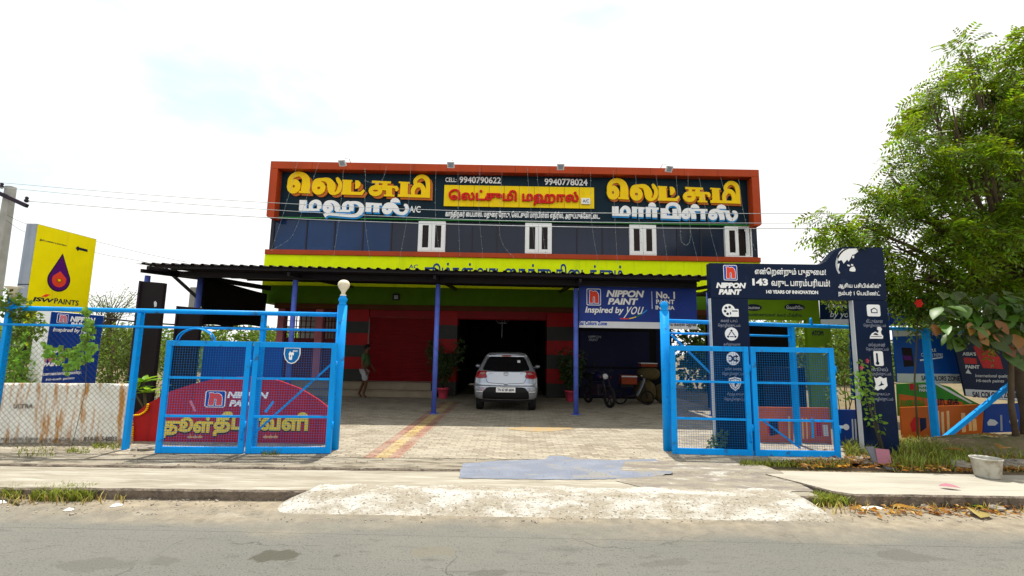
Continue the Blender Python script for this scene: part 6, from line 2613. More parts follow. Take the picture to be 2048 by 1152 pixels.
for base, (hx, hy, hz) in ((18, (0.12, -0.20, 0.79)), (22, (0.24, 0.19, 0.86))):
    for k, (dy, ln) in enumerate(((-0.03, 0.07), (-0.01, 0.085), (0.01, 0.08), (0.03, 0.06))):
        i = len(body_j)
        body_j.append((H(hx + 0.012, hy + dy, hz - ln * 0.5), 0.0095))
        body_j.append((H(hx + 0.0, hy + dy, hz - ln), 0.0075))
        body_e += [(base, i), (i, i + 1)]
    i = len(body_j)
    body_j.append((H(hx + 0.04, hy - 0.01, hz + 0.0), 0.010))
    body_j.append((H(hx + 0.05, hy - 0.01, hz - 0.035), 0.008))
    body_e += [(base - 1, i), (i, i + 1)]
per = skinned('person', body_j, body_e, M['skin'])
tag(per, 'person in green t-shirt and grey shorts walking past the red shutter', 'person')
skinned('shirt', [((0, 0, 0.93), (0.15, 0.125)), ((0, 0, 1.10), (0.14, 0.115)), ((0, 0, 1.28), (0.165, 0.12)), ((0.005, 0, 1.385), (0.085, 0.08)),
                  ((0, -0.18, 1.355), 0.075), ((-0.02, -0.205, 1.16), 0.066), ((0, 0.18, 1.355), 0.075), ((0.035, 0.205, 1.18), 0.066)],
        [(0, 1), (1, 2), (2, 3), (2, 4), (4, 5), (2, 6), (6, 7)], M['shirt'], per)
skinned('shorts', [((0, 0, 0.92), (0.142, 0.118)), ((0, -0.10, 0.82), 0.108), ((0.075, -0.10, 0.52), 0.092), ((0, 0.10, 0.82), 0.108), ((-0.045, 0.10, 0.52), 0.092)],
        [(0, 1), (1, 2), (0, 3), (3, 4)], M['shorts'], per)
mb = MB()
mb.smooth = True
hv = []
for j in range(7):
    for i in range(16):
        th, ph = math.pi * 0.62 * j / 6, 2 * math.pi * i / 16
        hv.append(P0 + Vector((0.022 + 0.096 * math.sin(th) * math.cos(ph), 0.093 * math.sin(th) * math.sin(ph), 1.605 + 0.098 * math.cos(th) - (0.03 * math.sin(th) if math.cos(ph) < 0 else -0.025 * math.sin(th)))))
mb.add(hv, [(j * 16 + i, j * 16 + (i + 1) % 16, (j + 1) * 16 + (i + 1) % 16, (j + 1) * 16 + i) for j in range(6) for i in range(16)])
mb.build('hair', M['hair'], per)
for sy in (-0.028, 0.028):
    mb = MB()
    mb.lathe(P0 + Vector((0.112, sy, 1.575)), [(0, -0.008), (0.008, 0), (0, 0.008)], 8)
    mb.build('eye', M['white'], per)

# ------------------------------------------------------------------ motorcycle facing the road
MY = 14.3
mx_ = at(1197, 780, MY).x
bike = thing('motorcycle', (mx_, MY, 0.036), 'dark motorcycle with a white headlamp parked below the blue banner', 'motorcycle')
Mo = Vector((mx_, MY, 0.036))
ya = Matrix.Rotation(R(20), 3, 'Z')


def bpt(x, y, z):
    return Mo + ya @ Vector((x, y, z))


for y, nm in ((-0.62, 'wheel'), (0.66, 'wheel')):
    mb = MB()
    ring = [bpt(0, y + 0.26 * math.cos(a), 0.30 + 0.26 * math.sin(a)) for a in [2 * math.pi * i / 24 for i in range(25)]]
    mb.tube(ring, 0.045, 8, cap=False)
    w = mb.build(nm, M['tyre'], bike)
    mb = MB()
    ax = ya @ Vector((1, 0, 0))
    mb.lathe(bpt(0, y, 0.30) - ax * 0.05, [(0.05, 0), (0.05, 0.10)], 12, axis=ax)
    for k in range(6):
        a = 2 * math.pi * k / 6
        mb.bar(bpt(0, y, 0.30), bpt(0, y + 0.24 * math.cos(a), 0.30 + 0.24 * math.sin(a)), 0.02, 0.03)
    mb.build('rim', M['iron'], w)
for sx in (-0.09, 0.09):
    mb = MB()
    mb.tube([bpt(sx, -0.62, 0.30), bpt(sx, -0.36, 0.92)], 0.022, 10)
    mb.build('fork', M['iron'], bike)
mb = MB()
mb.tube([bpt(-0.36, -0.22, 1.02), bpt(-0.25, -0.30, 1.04), bpt(-0.08, -0.36, 0.97), bpt(0.08, -0.36, 0.97), bpt(0.25, -0.30, 1.04), bpt(0.36, -0.22, 1.02)], 0.014, 8)
mb.build('handlebar', M['carblack'], bike)
mb = MB()
mb.smooth = True
mb.lathe(bpt(0, -0.42, 0.86), [(0.0, -0.02), (0.075, -0.01), (0.085, 0.03), (0.075, 0.08), (0.0, 0.12)], 16, axis=ya @ Vector((0, 1, 0.1)))
hl = mb.build('headlamp', M['stripw'], bike)
mb = MB()
mb.lathe(bpt(0, -0.44, 0.86), [(0.0, 0.0), (0.06, 0.012)], 16, axis=ya @ Vector((0, 1, 0.1)))
mb.build('lens', M['ledglass'], hl)
for sx in (-1, 1):
    mb = MB()
    mb.tube([bpt(sx * 0.24, -0.30, 1.04), bpt(sx * 0.30, -0.28, 1.20)], 0.007, 6)
    mb.lathe(bpt(sx * 0.31, -0.28, 1.22), [(0, -0.045), (0.05, -0.02), (0.05, 0.02), (0, 0.04)], 10)
    mb.build('mirror', M['carblack'], bike)
    mb = MB()
    mb.lathe(bpt(sx * 0.17, -0.42, 0.84), [(0, -0.02), (0.03, 0), (0, 0.03)], 10)
    mb.build('indicator', M['crate'], bike)
mb = MB()
mb.bar(bpt(0, -0.62, 0.585), bpt(0, -0.80, 0.50), 0.11, 0.02)
mb.bar(bpt(0, -0.44, 0.60), bpt(0, -0.62, 0.592), 0.11, 0.02)
mb.build('mudguard', M['carblack'], bike)
mb = MB()
mb.smooth = True
mb.tube([bpt(0, -0.30, 0.82), bpt(0, -0.15, 0.88), bpt(0, 0.10, 0.84), bpt(0, 0.20, 0.76)], [0.08, 0.15, 0.13, 0.08], 14)
mb.build('fuel_tank', M['poster'], bike)
mb = MB()
mb.tube([bpt(0, 0.14, 0.80), bpt(0, 0.40, 0.79), bpt(0, 0.80, 0.84)], [0.10, 0.12, 0.09], 12)
mb.build('seat', M['carblack'], bike)
mb = MB()
mb.box(bpt(0, 0.02, 0.46), (0.26, 0.40, 0.34), ya)
mb.build('engine', M['iron'], bike, bevel=0.03)
mb = MB()
mb.tube([bpt(0, -0.36, 0.86), bpt(0, -0.2, 0.40), bpt(0, 0.3, 0.32), bpt(0, 0.66, 0.30)], 0.03, 8)
mb.tube([bpt(0, 0.3, 0.32), bpt(0, 0.55, 0.72)], 0.025, 8)
mb.build('frame', M['carblack'], bike)

# moped with an orange crate
OY = 14.6
ox = at(1268, 780, OY).x
mop = thing('moped', (ox, OY, 0.036), 'small moped with pale leg shield carrying an orange crate, next to the sacks', 'moped')
Oo = Vector((ox, OY, 0.036))
for x in (-0.42, 0.40):
    mb = MB()
    mb.tube([Oo + Vector((x + 0.19 * math.cos(a), 0, 0.215 + 0.19 * math.sin(a))) for a in [2 * math.pi * i / 20 for i in range(21)]], 0.025, 8, cap=False)
    w = mb.build('wheel', M['tyre'], mop)
    mb = MB()
    for k in range(5):
        a = 2 * math.pi * k / 5
        mb.bar(Oo + Vector((x, 0, 0.215)), Oo + Vector((x + 0.175 * math.cos(a), 0, 0.215 + 0.175 * math.sin(a))), 0.012, 0.012)
    mb.build('rim', M['iron'], w)
mb = MB()
mb.tube([Oo + Vector(q) for q in ((0.40, 0, 0.22), (0.26, 0, 0.80), (0.22, 0, 0.86))], 0.02, 8)
mb.tube([Oo + Vector(q) for q in ((0.28, 0, 0.6), (0.10, 0, 0.28), (-0.42, 0, 0.22))], 0.02, 8)
mb.build('frame', M['iron'], mop)
mb = MB()
mb.tube([Oo + Vector(q) for q in ((0.16, -0.26, 0.88), (0.24, -0.10, 0.88), (0.24, 0.10, 0.88), (0.16, 0.26, 0.88))], 0.012, 8)
mb.build('handlebar', M['chrome'], mop)
mb = MB()
mb.smooth = True
vs = []
for j in range(7):
    for i in range(7):
        u, v = i / 6 - 0.5, j / 6
        vs.append(Oo + Vector((0.30 - 0.16 * v * 0 - 0.22 * (1 - v) ** 1.5 + 0.03 * u * u, u * 0.30 * (0.6 + 0.4 * v), 0.26 + 0.54 * v)))
mb.add(vs, [(j * 7 + i, j * 7 + i + 1, (j + 1) * 7 + i + 1, (j + 1) * 7 + i) for j in range(6) for i in range(6)])
ls = mb.build('leg_shield', M['signgrey'], mop)
so = ls.modifiers.new('t', 'SOLIDIFY')
so.thickness = 0.02
mb = MB()
mb.box(Oo + Vector((-0.22, 0, 0.56)), (0.42, 0.22, 0.10))
mb.build('seat', M['carblack'], mop, bevel=0.03)
mb = MB()
cz = 0.62
for i in range(4):
    pass
cw, cd, ch = 0.46, 0.34, 0.26
cc = Oo + Vector((-0.18, -0.02, cz))
for sx, sy, dx, dy in ((-1, 0, 0.015, cd), (1, 0, 0.015, cd), (0, -1, cw - 0.032, 0.015), (0, 1, cw - 0.032, 0.015)):
    mb.box(cc + Vector((sx * (cw / 2 - 0.0075), sy * (cd / 2 - 0.0075), ch / 2)), (dx, dy, ch))
mb.box(cc + Vector((0, 0, 0.0)), (cw - 0.034, cd - 0.034, 0.012))
cro = mb.build('crate', M['crate'], org=cc)
tag(cro, 'orange plastic crate carried on the small moped', 'crate')
mb = MB()
mb.box(cc + Vector((0, -cd / 2 - 0.004, ch - 0.03)), (cw + 0.01, 0.014, 0.035))
mb.build('rim_band', M['stripw'], cro)


# ------------------------------------------------------------------ sacks piled at the end of the shop wall
def sack(c, w, h, d, label, ang=0.0, squash=1.0):
    mb = MB()
    mb.smooth = True
    n, k = 14, 16
    rt = Matrix.Rotation(ang, 3, 'Z')
    for j in range(n + 1):
        v = j / n
        r_ = (1 - abs(2 * v - 1) ** 3.2) ** 0.5
        if v > 0.88:
            r_ = max(r_, 0.32)
        for i in range(k):
            a = 2 * math.pi * i / k
            cs, sn = math.cos(a), math.sin(a)
            f = (abs(cs) ** 3 + abs(sn) ** 3) ** (-1 / 3)
            mb.v.append(Vector(c) + rt @ Vector((w / 2 * r_ * f * cs * (1 + 0.05 * math.sin(5 * v + a * 2)), d / 2 * r_ * f * sn, h * v)))
    mb.add([], [])
    for j in range(n):
        for i in range(k):
            mb.f.append([j * k + i, j * k + (i + 1) % k, (j + 1) * k + (i + 1) % k, (j + 1) * k + i])
            mb.mi.append(0)
            mb.sm.append(True)
    mb.f.append(list(range(k))[::-1])
    mb.f.append([n * k + i for i in range(k)])
    mb.mi += [0, 0]
    mb.sm += [False, False]
    o = mb.build('sack', M['sack'], org=c)
    return tag(o, label, 'sack', 'sacks at the end of the shop wall')


sx_ = at(1290, 790, 15.1).x
sack((sx_, 15.1, 0.036), 0.62, 0.72, 0.5, 'full jute sack standing on the floor, left one of the pile')
sack((sx_ + 0.62, 15.25, 0.036), 0.55, 0.60, 0.5, 'shorter jute sack standing beside the gate post, right one of the pile', 0.4)
sack((sx_ + 0.12, 15.12, 0.74), 0.66, 0.42, 0.5, 'jute sack lying on top of the standing sacks', 0.1)
mb = MB()
cc = Vector((sx_ + 0.10, 15.1, 1.165))
mb.box(cc + Vector((0, 0, 0.045)), (0.5, 0.36, 0.09))
o = mb.build('carton', M['crate'], org=cc, bevel=0.008)
tag(o, 'flat red carton on top of the jute sacks', 'carton')
mb = MB()
mb.box(cc + Vector((0, 0, 0.105)), (0.52, 0.38, 0.028))
mb.build('lid', M['stripw'], o, bevel=0.005)


# ------------------------------------------------------------------ leaf makers
def leaf(mb, p, d, n, L, w, fold=0.25, droop=0.0, segs=2):
    """one leaf: base p, direction d, normal n; two halves folded along the midrib"""
    d = d.normalized()
    n = (n - d * n.dot(d))
    n = n.normalized() if n.length > 1e-5 else d.orthogonal().normalized()
    s = d.cross(n)
    b = len(mb.v)
    if segs == 2:
        mb.v += [p, p + d * L * 0.45 + s * w / 2 + n * fold * w, p + d * L - n * droop * L, p + d * L * 0.45 - s * w / 2 + n * fold * w]
        mb.f += [[b, b + 1, b + 2], [b, b + 2, b + 3]]
        mb.mi += [mb.cur] * 2
        mb.sm += [False] * 2
    else:
        prof = [(0.0, 0.02), (0.18, 0.62), (0.42, 1.0), (0.68, 0.78), (0.88, 0.36), (1.0, 0.0)]
        for t, ww in prof:
            c = p + d * L * t - n * droop * L * t * t
            e = n * fold * w * ww * 0.5
            mb.v += [c + s * w / 2 * ww + e, c, c - s * w / 2 * ww + e]
        for i in range(len(prof) - 1):
            q = b + i * 3
            mb.f += [[q, q + 1, q + 4, q + 3], [q + 1, q + 2, q + 5, q + 4]]
            mb.mi += [mb.cur] * 2
            mb.sm += [True] * 2


def rv(s=1.0):
    return Vector((rnd.gauss(0, s), rnd.gauss(0, s), rnd.gauss(0, s)))


def rball():
    while True:
        v = Vector((rnd.uniform(-1, 1), rnd.uniform(-1, 1), rnd.uniform(-1, 1)))
        if v.length < 1:
            return v


def foliage(mb, c, rad, n, L, w, shell=0.55, up=0.4, droop=0.15, segs=2):
    c = Vector(c)
    for _ in range(n):
        v = rball()
        if v.length > 1e-3:
            v = v.normalized() * (v.length ** shell)
        p = c + Vector((v.x * rad[0], v.y * rad[1], v.z * rad[2]))
        d = (v * 0.8 + rv(0.6) + Vector((0, 0, -0.1))).normalized()
        nn = (rv(0.5) + Vector((0, 0, 1)) * up + v * 0.3)
        l = L * rnd.uniform(0.65, 1.25)
        leaf(mb, p, d, nn, l, w * l / L, 0.2, droop, segs)


# ------------------------------------------------------------------ potted plants by the gateway
def potted(px, py, Y, h, spread, label, flowers=False, hpot=0.34):
    g = gp(px, py)
    b = Vector((at(px, py, Y).x, Y, 0.036))
    t = thing('potted_plant', b, label, 'potted plant', 'potted plants by the gateway')
    mb = MB()
    mb.lathe(b, [(0.12, 0), (0.135, 0.02), (0.185, hpot - 0.05), (0.20, hpot - 0.05), (0.205, hpot), (0.175, hpot), (0.17, hpot - 0.04), (0.0, hpot - 0.045)], 22)
    mb.build('pot', M['pot'], t)
    mb = MB()
    mb.lathe(b + Vector((0, 0, hpot - 0.043)), [(0.168, 0.0), (0.0, 0.012)], 16)
    mb.build('soil', M['soil'], t)
    mb = MB()
    tips = []
    for k in range(9):
        a = rnd.uniform(0, 6.28)
        tip = b + Vector((math.cos(a) * spread * rnd.uniform(0.3, 0.95), math.sin(a) * spread * 0.7, h * rnd.uniform(0.55, 1.0)))
        mid = b + (tip - b) * 0.5 + Vector((0, 0, 0.12))
        mb.tube([b + Vector((0, 0, hpot - 0.05)), mid, tip], [0.016, 0.011, 0.005], 5)
        tips += [mid, tip, (mid + tip) / 2]
    mb.build('stems', M['twig'], t)
    mb = MB()
    for q in tips:
        foliage(mb, q, (0.2, 0.2, 0.17), 46, 0.13, 0.055, segs=2)
    mb.build('foliage', M['potleaf'], t)
    if flowers:
        for q in tips[1::6]:
            mb = MB()
            for k in range(7):
                leaf(mb, q + rv(0.02), rv(1), rv(1), 0.07, 0.06)
            mb.build('flower', M['redflower'], t)
    return t


potted(886, 795, 15.45, 1.75, 0.62, 'bushy dark plant in a pink pot left of the silver car', False)
potted(1141, 803, 15.2, 1.6, 0.35, 'dark plant with red flowers in a pink pot right of the silver car', True)
# ------------------------------------------------------------------ neem tree at the right
def fronds(mb, c, r, n, L=0.40, ll=0.125, lw=0.036, pairs=6):
    c = Vector(c)
    subs = []
    for _ in range(max(2, int(15 * r * r))):
        v = rball()
        v = v.normalized() * (v.length ** 0.45)
        subs.append((v, rnd.uniform(0.16, 0.30) * min(1, r / 0.5 + 0.2)))
    for _ in range(n):
        v, sr = rnd.choice(subs)
        w_ = rball()
        p = c + Vector((v.x * r, v.y * r, v.z * r * 0.85)) + Vector((w_.x, w_.y, w_.z * 0.6)) * sr
        v = (v + w_ * 0.7)
        d = (Vector((v.x, v.y, v.z * 0.5)) * 0.8 + rv(0.6) + Vector((0, 0, -0.1))).normalized()
        up = (Vector((0, 0, 1)) + rv(0.55)).normalized()
        s = d.cross(up)
        if s.length < 1e-3:
            continue
        s.normalize()
        up = s.cross(d)
        l = L * rnd.uniform(0.7, 1.2)
        for k in range(pairs):
            t = (k + 0.6) / pairs
            q = p + d * (l * t) + Vector((0, 0, -0.30 * l * t * t))
            dd = (d * 0.55 + Vector((0, 0, -0.25 - 0.35 * t)))
            lk_ = ll * (1.0 - 0.35 * abs(t - 0.45))
            for sg in (-1, 1):
                e = (s * sg + dd).normalized() * lk_
                w = up.cross(e).normalized() * lw * 0.5
                b = len(mb.v)
                mb.v += [q, q + e * 0.5 + w, q + e, q + e * 0.5 - w]
                mb.f.append([b, b + 1, b + 2, b + 3])
                mb.mi.append(mb.cur)
                mb.sm.append(False)


TB = at(2052, 760, 9.3)
TB = Vector((TB.x, 9.3, -0.05))
neem = thing('neem_tree', TB, 'large neem tree with feathery green leaves hanging over the right fence', 'tree')
lobes = [(1965, 160, 9.2, .85), (2030, 140, 9.4, .72), (1905, 215, 9.0, .62), (1935, 110, 9.2, .35), (1955, 275, 9.0, .95), (2045, 260, 9.3, 1.1), (1835, 335, 8.9, .72), (1775, 345, 8.8, .36), (1925, 375, 8.9, 1.0),
         (2045, 410, 9.0, 1.2), (1805, 425, 8.8, .68), (1885, 475, 8.8, .9), (1985, 520, 8.9, .95), (1785, 490, 8.7, .45), (1712, 448, 8.7, .34), (1660, 432, 8.6, .22), (1650, 470, 8.6, .16), (1700, 478, 8.7, .28), (1845, 560, 8.8, .5), (1930, 590, 9.0, .55),
         (2040, 560, 9.3, .8), (1825, 600, 9.3, .32), (1885, 625, 9.3, .36), (1960, 640, 9.4, .4), (2040, 640, 9.5, .45), (1750, 560, 9.2, .2), (1860, 180, 9.0, .3), (1850, 255, 9.0, .25), (2160, 300, 9.6, 1.4), (2230, 470, 9.6, 1.4), (2130, 150, 9.6, 1.0), (2140, 560, 9.6, 1.1), (2030, 330, 10.4, 1.1), (2060, 480, 10.5, 1.1)]
mb = MB()
lim = []
for x, y, Y, r_ in lobes:
    c = at(x, y, Y)
    fronds(mb, c, r_, int((400 if x < 2090 else 260) * r_ ** 2.2) + 16)
    lim.append((c, r_))
mb.build('crown', M['neem'], neem)
mb = MB()
fork = TB + Vector((-0.15, -0.05, 2.4))
mb.tube([TB, TB + Vector((0.03, 0, 0.6)), TB + Vector((-0.05, 0, 1.5)), fork], [0.20, 0.16, 0.145, 0.13], 14)
mb.build('trunk', M['bark'], neem)
for c, r_ in lim:
    if r_ < 0.3 and c.z > 3.6:
        continue
    mb = MB()
    m1_ = fork + (c - fork) * 0.35 + Vector((0, 0, 0.25)) + rv(0.08)
    m2_ = fork + (c - fork) * 0.7 + Vector((0, 0, 0.2)) + rv(0.1)
    mb.tube([fork, m1_, m2_, c], [0.075, 0.055, 0.035, 0.012], 8)
    for k in range(5):
        e = c + rball() * r_ * 0.8
        mb.tube([m2_ + (c - m2_) * rnd.uniform(0, 1), (m2_ + e) / 2 + rv(0.06), e], [0.018, 0.011, 0.004], 5)
    mb.build('branch', M['bark'], neem)

# large-leaved young tree in front of it
LB_ = at(2034, 880, 8.7)
LB_ = Vector((LB_.x, 8.7, 0))
teak = thing('broadleaf_tree', LB_, 'young tree with big drooping leaves, some orange, under the neem tree', 'tree')
mb = MB()
top = at(2030, 600, 8.6)
mb.tube([LB_, LB_ + Vector((-0.03, 0, 0.8)), at(2022, 690, 8.6), top], [0.05, 0.045, 0.035, 0.02], 8)
for e in (at(1905, 600, 7.7), at(1960, 590, 7.6), at(2005, 620, 7.6), at(1940, 650, 7.8)):
    mb.tube([at(2026, 660, 8.6), (at(2026, 640, 8.5) + e) / 2 + Vector((0, 0, 0.1)), e], [0.02, 0.014, 0.006], 6)
mb.build('trunk', M['bark'], teak)
mb = MB()
for _ in range(240):
    x, y = rnd.uniform(1880, 2075), rnd.triangular(570, 690, 620)
    p = at(x, y, rnd.uniform(7.3, 8.2))
    d = Vector((rnd.uniform(-1, 0.6), rnd.uniform(-1, 0.3), rnd.uniform(-0.75, 0.15)))
    leaf(mb, p, d, Vector((0, -0.4, 1)) + rv(0.25), rnd.uniform(0.18, 0.34), rnd.uniform(0.10, 0.19), 0.22, 0.25, 6)
mb.build('crown', M['broad'], teak)
mb = MB()
for x, y in ((1956, 672), (1970, 655), (1985, 668), (1940, 645), (1868, 648), (2006, 690), (2030, 668), (2038, 690), (1990, 640)):
    p = at(x, y, 7.35)
    leaf(mb, p, Vector((rnd.uniform(-0.6, 0.6), -0.4, -0.5)), Vector((rnd.uniform(-0.3, 0.3), -1, 0.5)), rnd.uniform(0.18, 0.28), rnd.uniform(0.14, 0.20), 0.2, 0.2, 6)
mb.build('dry_leaves', M['orangeleaf'], teak)
mb = MB()
for x, y in ((2010, 700), (2030, 705), (2046, 700), (2025, 720), (2000, 660), (1930, 665), (1918, 678)):
    p = at(x, y, 7.4)
    leaf(mb, p, Vector((rnd.uniform(-1, 0.4), -0.4, -0.4)), Vector((rnd.uniform(-0.3, 0.3), -1, 0.7)), rnd.uniform(0.25, 0.36), rnd.uniform(0.16, 0.22), 0.2, 0.2, 6)
mb.build('low_leaves', M['broad'], teak)

# hibiscus with a red flower between fence post and arch
hb = at(1836, 880, 9.0)
hb = Vector((hb.x, 9.0, 0))
hib = thing('hibiscus', hb, 'slender hibiscus shrub with one red flower behind the arch', 'shrub')
mb = MB()
ht = at(1838, 600, 9.0)
mb.tube([hb, hb + Vector((0.04, 0, 1.2)), ht], [0.02, 0.016, 0.007], 6)
mb.build('stem', M['twig'], hib)
mb = MB()
foliage(mb, at(1825, 605, 9.0), (0.42, 0.3, 0.26), 240, 0.11, 0.06, segs=2)
foliage(mb, at(1800, 585, 9.0), (0.3, 0.3, 0.25), 140, 0.11, 0.06, segs=2)
mb.build('foliage', M['broad'], hib)
mb = MB()
c = at(1836, 607, 8.65)
for k in range(6):
    a = k * 1.05
    leaf(mb, c, Vector((math.cos(a), -0.35, math.sin(a))), Vector((0, -1, 0.2)), 0.085, 0.085, 0.1, 0.1, 6)
mb.build('flower', M['redflower'], hib)

# rose bush at the foot of the arch pillar
rb = gp(1752, 905)
rose = thing('rose_bush', (rb.x, 8.0, 0), 'thin rose bush with pink blooms climbing by the arch pillar', 'shrub')
mb = MB()
sts = [[(1768, 900), (1745, 830), (1728, 760), (1722, 722)], [(1770, 900), (1752, 840), (1745, 770), (1740, 712)], [(1764, 900), (1735, 800), (1705, 745), (1664, 710)], [(1768, 900), (1756, 850), (1742, 800)]]
cen = []
for s_ in sts:
    pts = [at(x, y, 8.02 + 0.03 * i) for i, (x, y) in enumerate(s_)]
    pts[0].z = 0
    mb.tube(pts, [0.009, 0.007, 0.005, 0.004][:len(pts)], 5)
    cen += pts[1:]
mb.build('stems', M['twig'], rose)
mb = MB()
for x, y, n_ in ((1728, 760, 26), (1735, 800, 30), (1742, 740, 14), (1720, 790, 20), (1745, 830, 22), (1725, 735, 12), (1712, 760, 16), (1755, 850, 14), (1738, 780, 16)):
    foliage(mb, at(x, y, 8.0), (0.11, 0.10, 0.13), n_, 0.07, 0.045, segs=6)
mb.build('foliage', M['vine'], rose)
for x, y in ((1731, 722), (1719, 735)):
    mb = MB()
    c = at(x, y, 7.93)
    for k in range(12):
        a = k * 2.4
        r_ = 0.2 + 0.8 * k / 12
        leaf(mb, c, Vector((math.cos(a) * r_, -0.7, math.sin(a) * r_)), Vector((0, -1, 0.1)), 0.055, 0.05, 0.35, -0.1, 6)
    mb.build('bloom', M['rose'], rose)

# ------------------------------------------------------------------ plants at the left
def shrub(name, base, label, lobes_, m, cat='shrub', L=0.12, w=0.055, dens=420, group=None, stem=True, segs=2, dry=0):
    t = thing(name, base, label, cat, group)
    base = Vector(base)
    if stem:
        mb = MB()
        for c, r_ in lobes_:
            c = Vector(c)
            mb.tube([base + rv(0.04) * 0.5, (base + c) / 2 + rv(0.08), c], [0.014, 0.010, 0.004], 6)
        mb.build('stems', M['twig'], t)
    mb = MB()
    for c, r_ in lobes_:
        foliage(mb, c, (r_, r_, r_ * 0.8), int(dens * r_ ** 1.8) + 12, L, w, segs=segs)
    mb.build('foliage', M[m], t)
    return t


def pl_(x, y, Y, r_):
    return (at(x, y, Y), r_)


def gbase(x, Y, z=-0.02):
    p = at(x, 800, Y)
    return (p.x, Y, z)


# frangipani with broad shiny leaves
fb = gbase(292, 8.45)
fr = thing('frangipani', fb, 'small plant with long shiny bright green leaves beside the fence post', 'shrub')
mb = MB()
ftop = at(287, 765, 8.45)
mb.tube([fb, Vector(fb) + Vector((0.02, 0, 0.5)), ftop], [0.03, 0.026, 0.02], 8)
mb.tube([Vector(fb) + Vector((0.0, 0, 0.5)), at(270, 785, 8.35)], [0.02, 0.014], 6)
mb.build('stem', M['twig'], fr)
mb = MB()
for c, n_ in ((ftop, 17), (at(268, 782, 8.3), 9), (at(300, 785, 8.4), 8)):
    for k in range(n_):
        a = k * 2.4 + rnd.uniform(-0.2, 0.2)
        leaf(mb, c, Vector((math.cos(a), math.sin(a) * 0.8, rnd.uniform(0.05, 0.75))), Vector((0, 0, 1)), rnd.uniform(0.24, 0.36), rnd.uniform(0.085, 0.115), 0.22, 0.22, 6)
mb.build('foliage', M['bright'], fr)

# vine with lobed light green leaves on the fence
vb = fl(168, 760)[0]
vine = thing('vine', (vb.x, vb.y - 0.1, 0), 'light green vine trailing along the fence in front of the blue sign', 'vine')
mb = MB()
vp = [[(172, 618), (178, 650), (168, 690), (140, 700), (92, 693)], [(168, 690), (150, 720), (140, 735)], [(178, 640), (186, 690), (170, 715)], [(92, 693), (110, 715), (165, 722)]]
for p_ in vp:
    mb.tube([at(x, y, vb.y - 0.1 + rnd.uniform(-0.03, 0.03)) for x, y in p_], 0.004, 5)
mb.tube([at(176, 632, vb.y - 0.1), (vb.x + 0.1, vb.y - 0.06, 0.9), (vb.x + 0.02, vb.y - 0.09, 0.0)], 0.004, 5)
mb.build('stems', M['twig'], vine)
mb = MB()
for p_ in vp:
    q = smooth_path([(*a, 0) for a in p_], 7) if len(p_) > 2 else p_
    for a in q:
        for _ in range(2):
            p = at(a[0] + rnd.gauss(0, 5), a[1] + rnd.gauss(0, 5), vb.y - 0.12 + rnd.uniform(-0.06, 0.06))
            for e in (-0.7, 0, 0.7):
                ca = rnd.uniform(-0.4, 0.4) - 1.57
                leaf(mb, p, Vector((math.cos(ca + e), rnd.uniform(-0.3, 0.0), math.sin(ca + e))), Vector((rnd.uniform(-0.4, 0.4), -1, 0.6)), 0.075, 0.06, 0.12, 0.1, 2)
mb.build('foliage', M['vine'], vine)
# creeper on the corner post
cb_ = Vector((LP.x + 0.05, LP.y + 0.12, 0))
shrub('creeper', cb_, 'leafy creeper tangled over the left fence post below the cup lamp',
      [pl_(14, 596, 7.25, 0.16), pl_(36, 612, 7.25, 0.15), pl_(8, 620, 7.3, 0.12), pl_(46, 628, 7.3, 0.12), pl_(60, 640, 7.5, 0.16), pl_(50, 668, 7.6, 0.16), pl_(72, 655, 7.8, 0.10)], 'bush', 'creeper', 0.085, 0.05, 2200, stem=False)
shrub('bush', gbase(40, 8.4), 'dense yellowish bush behind the left end of the fence', [pl_(25, 690, 8.4, 0.40), pl_(20, 745, 8.3, 0.45), pl_(62, 690, 8.6, 0.26), pl_(56, 735, 8.5, 0.3), pl_(40, 775, 8.4, 0.35), pl_(75, 670, 8.6, 0.16), pl_(45, 660, 8.6, 0.2), pl_(25, 790, 8.3, 0.35), pl_(15, 840, 8.2, 0.35)], 'vine', 'bush', 0.12, 0.05, 1500, stem=False)
shrub('bush', gbase(225, 11.5), 'leafy green bush between the blue box sign and the nearest black board', [pl_(225, 720, 11.0, 0.5), pl_(240, 668, 11.6, 0.35), pl_(205, 700, 11.5, 0.55), pl_(245, 690, 11.6, 0.5), pl_(215, 745, 11.2, 0.6), pl_(255, 740, 11.2, 0.5), pl_(235, 770, 11.0, 0.5)], 'bush', 'bush', 0.13, 0.05, 520)
shrub('bush', gbase(320, 14.5), 'green bush between the two black boards', [pl_(310, 710, 14.5, 0.6), pl_(335, 735, 14.5, 0.6), pl_(320, 770, 14.0, 0.6)], 'bush', 'bush', 0.15, 0.06, 420)
shrub('bush', gbase(425, 15), 'pale green bush seen through the mesh of the left gate', [pl_(380, 715, 15, 0.6), pl_(420, 710, 15, 0.6), pl_(400, 750, 15, 0.7), pl_(440, 745, 15, 0.6)], 'bush', 'bush', 0.15, 0.06, 420)
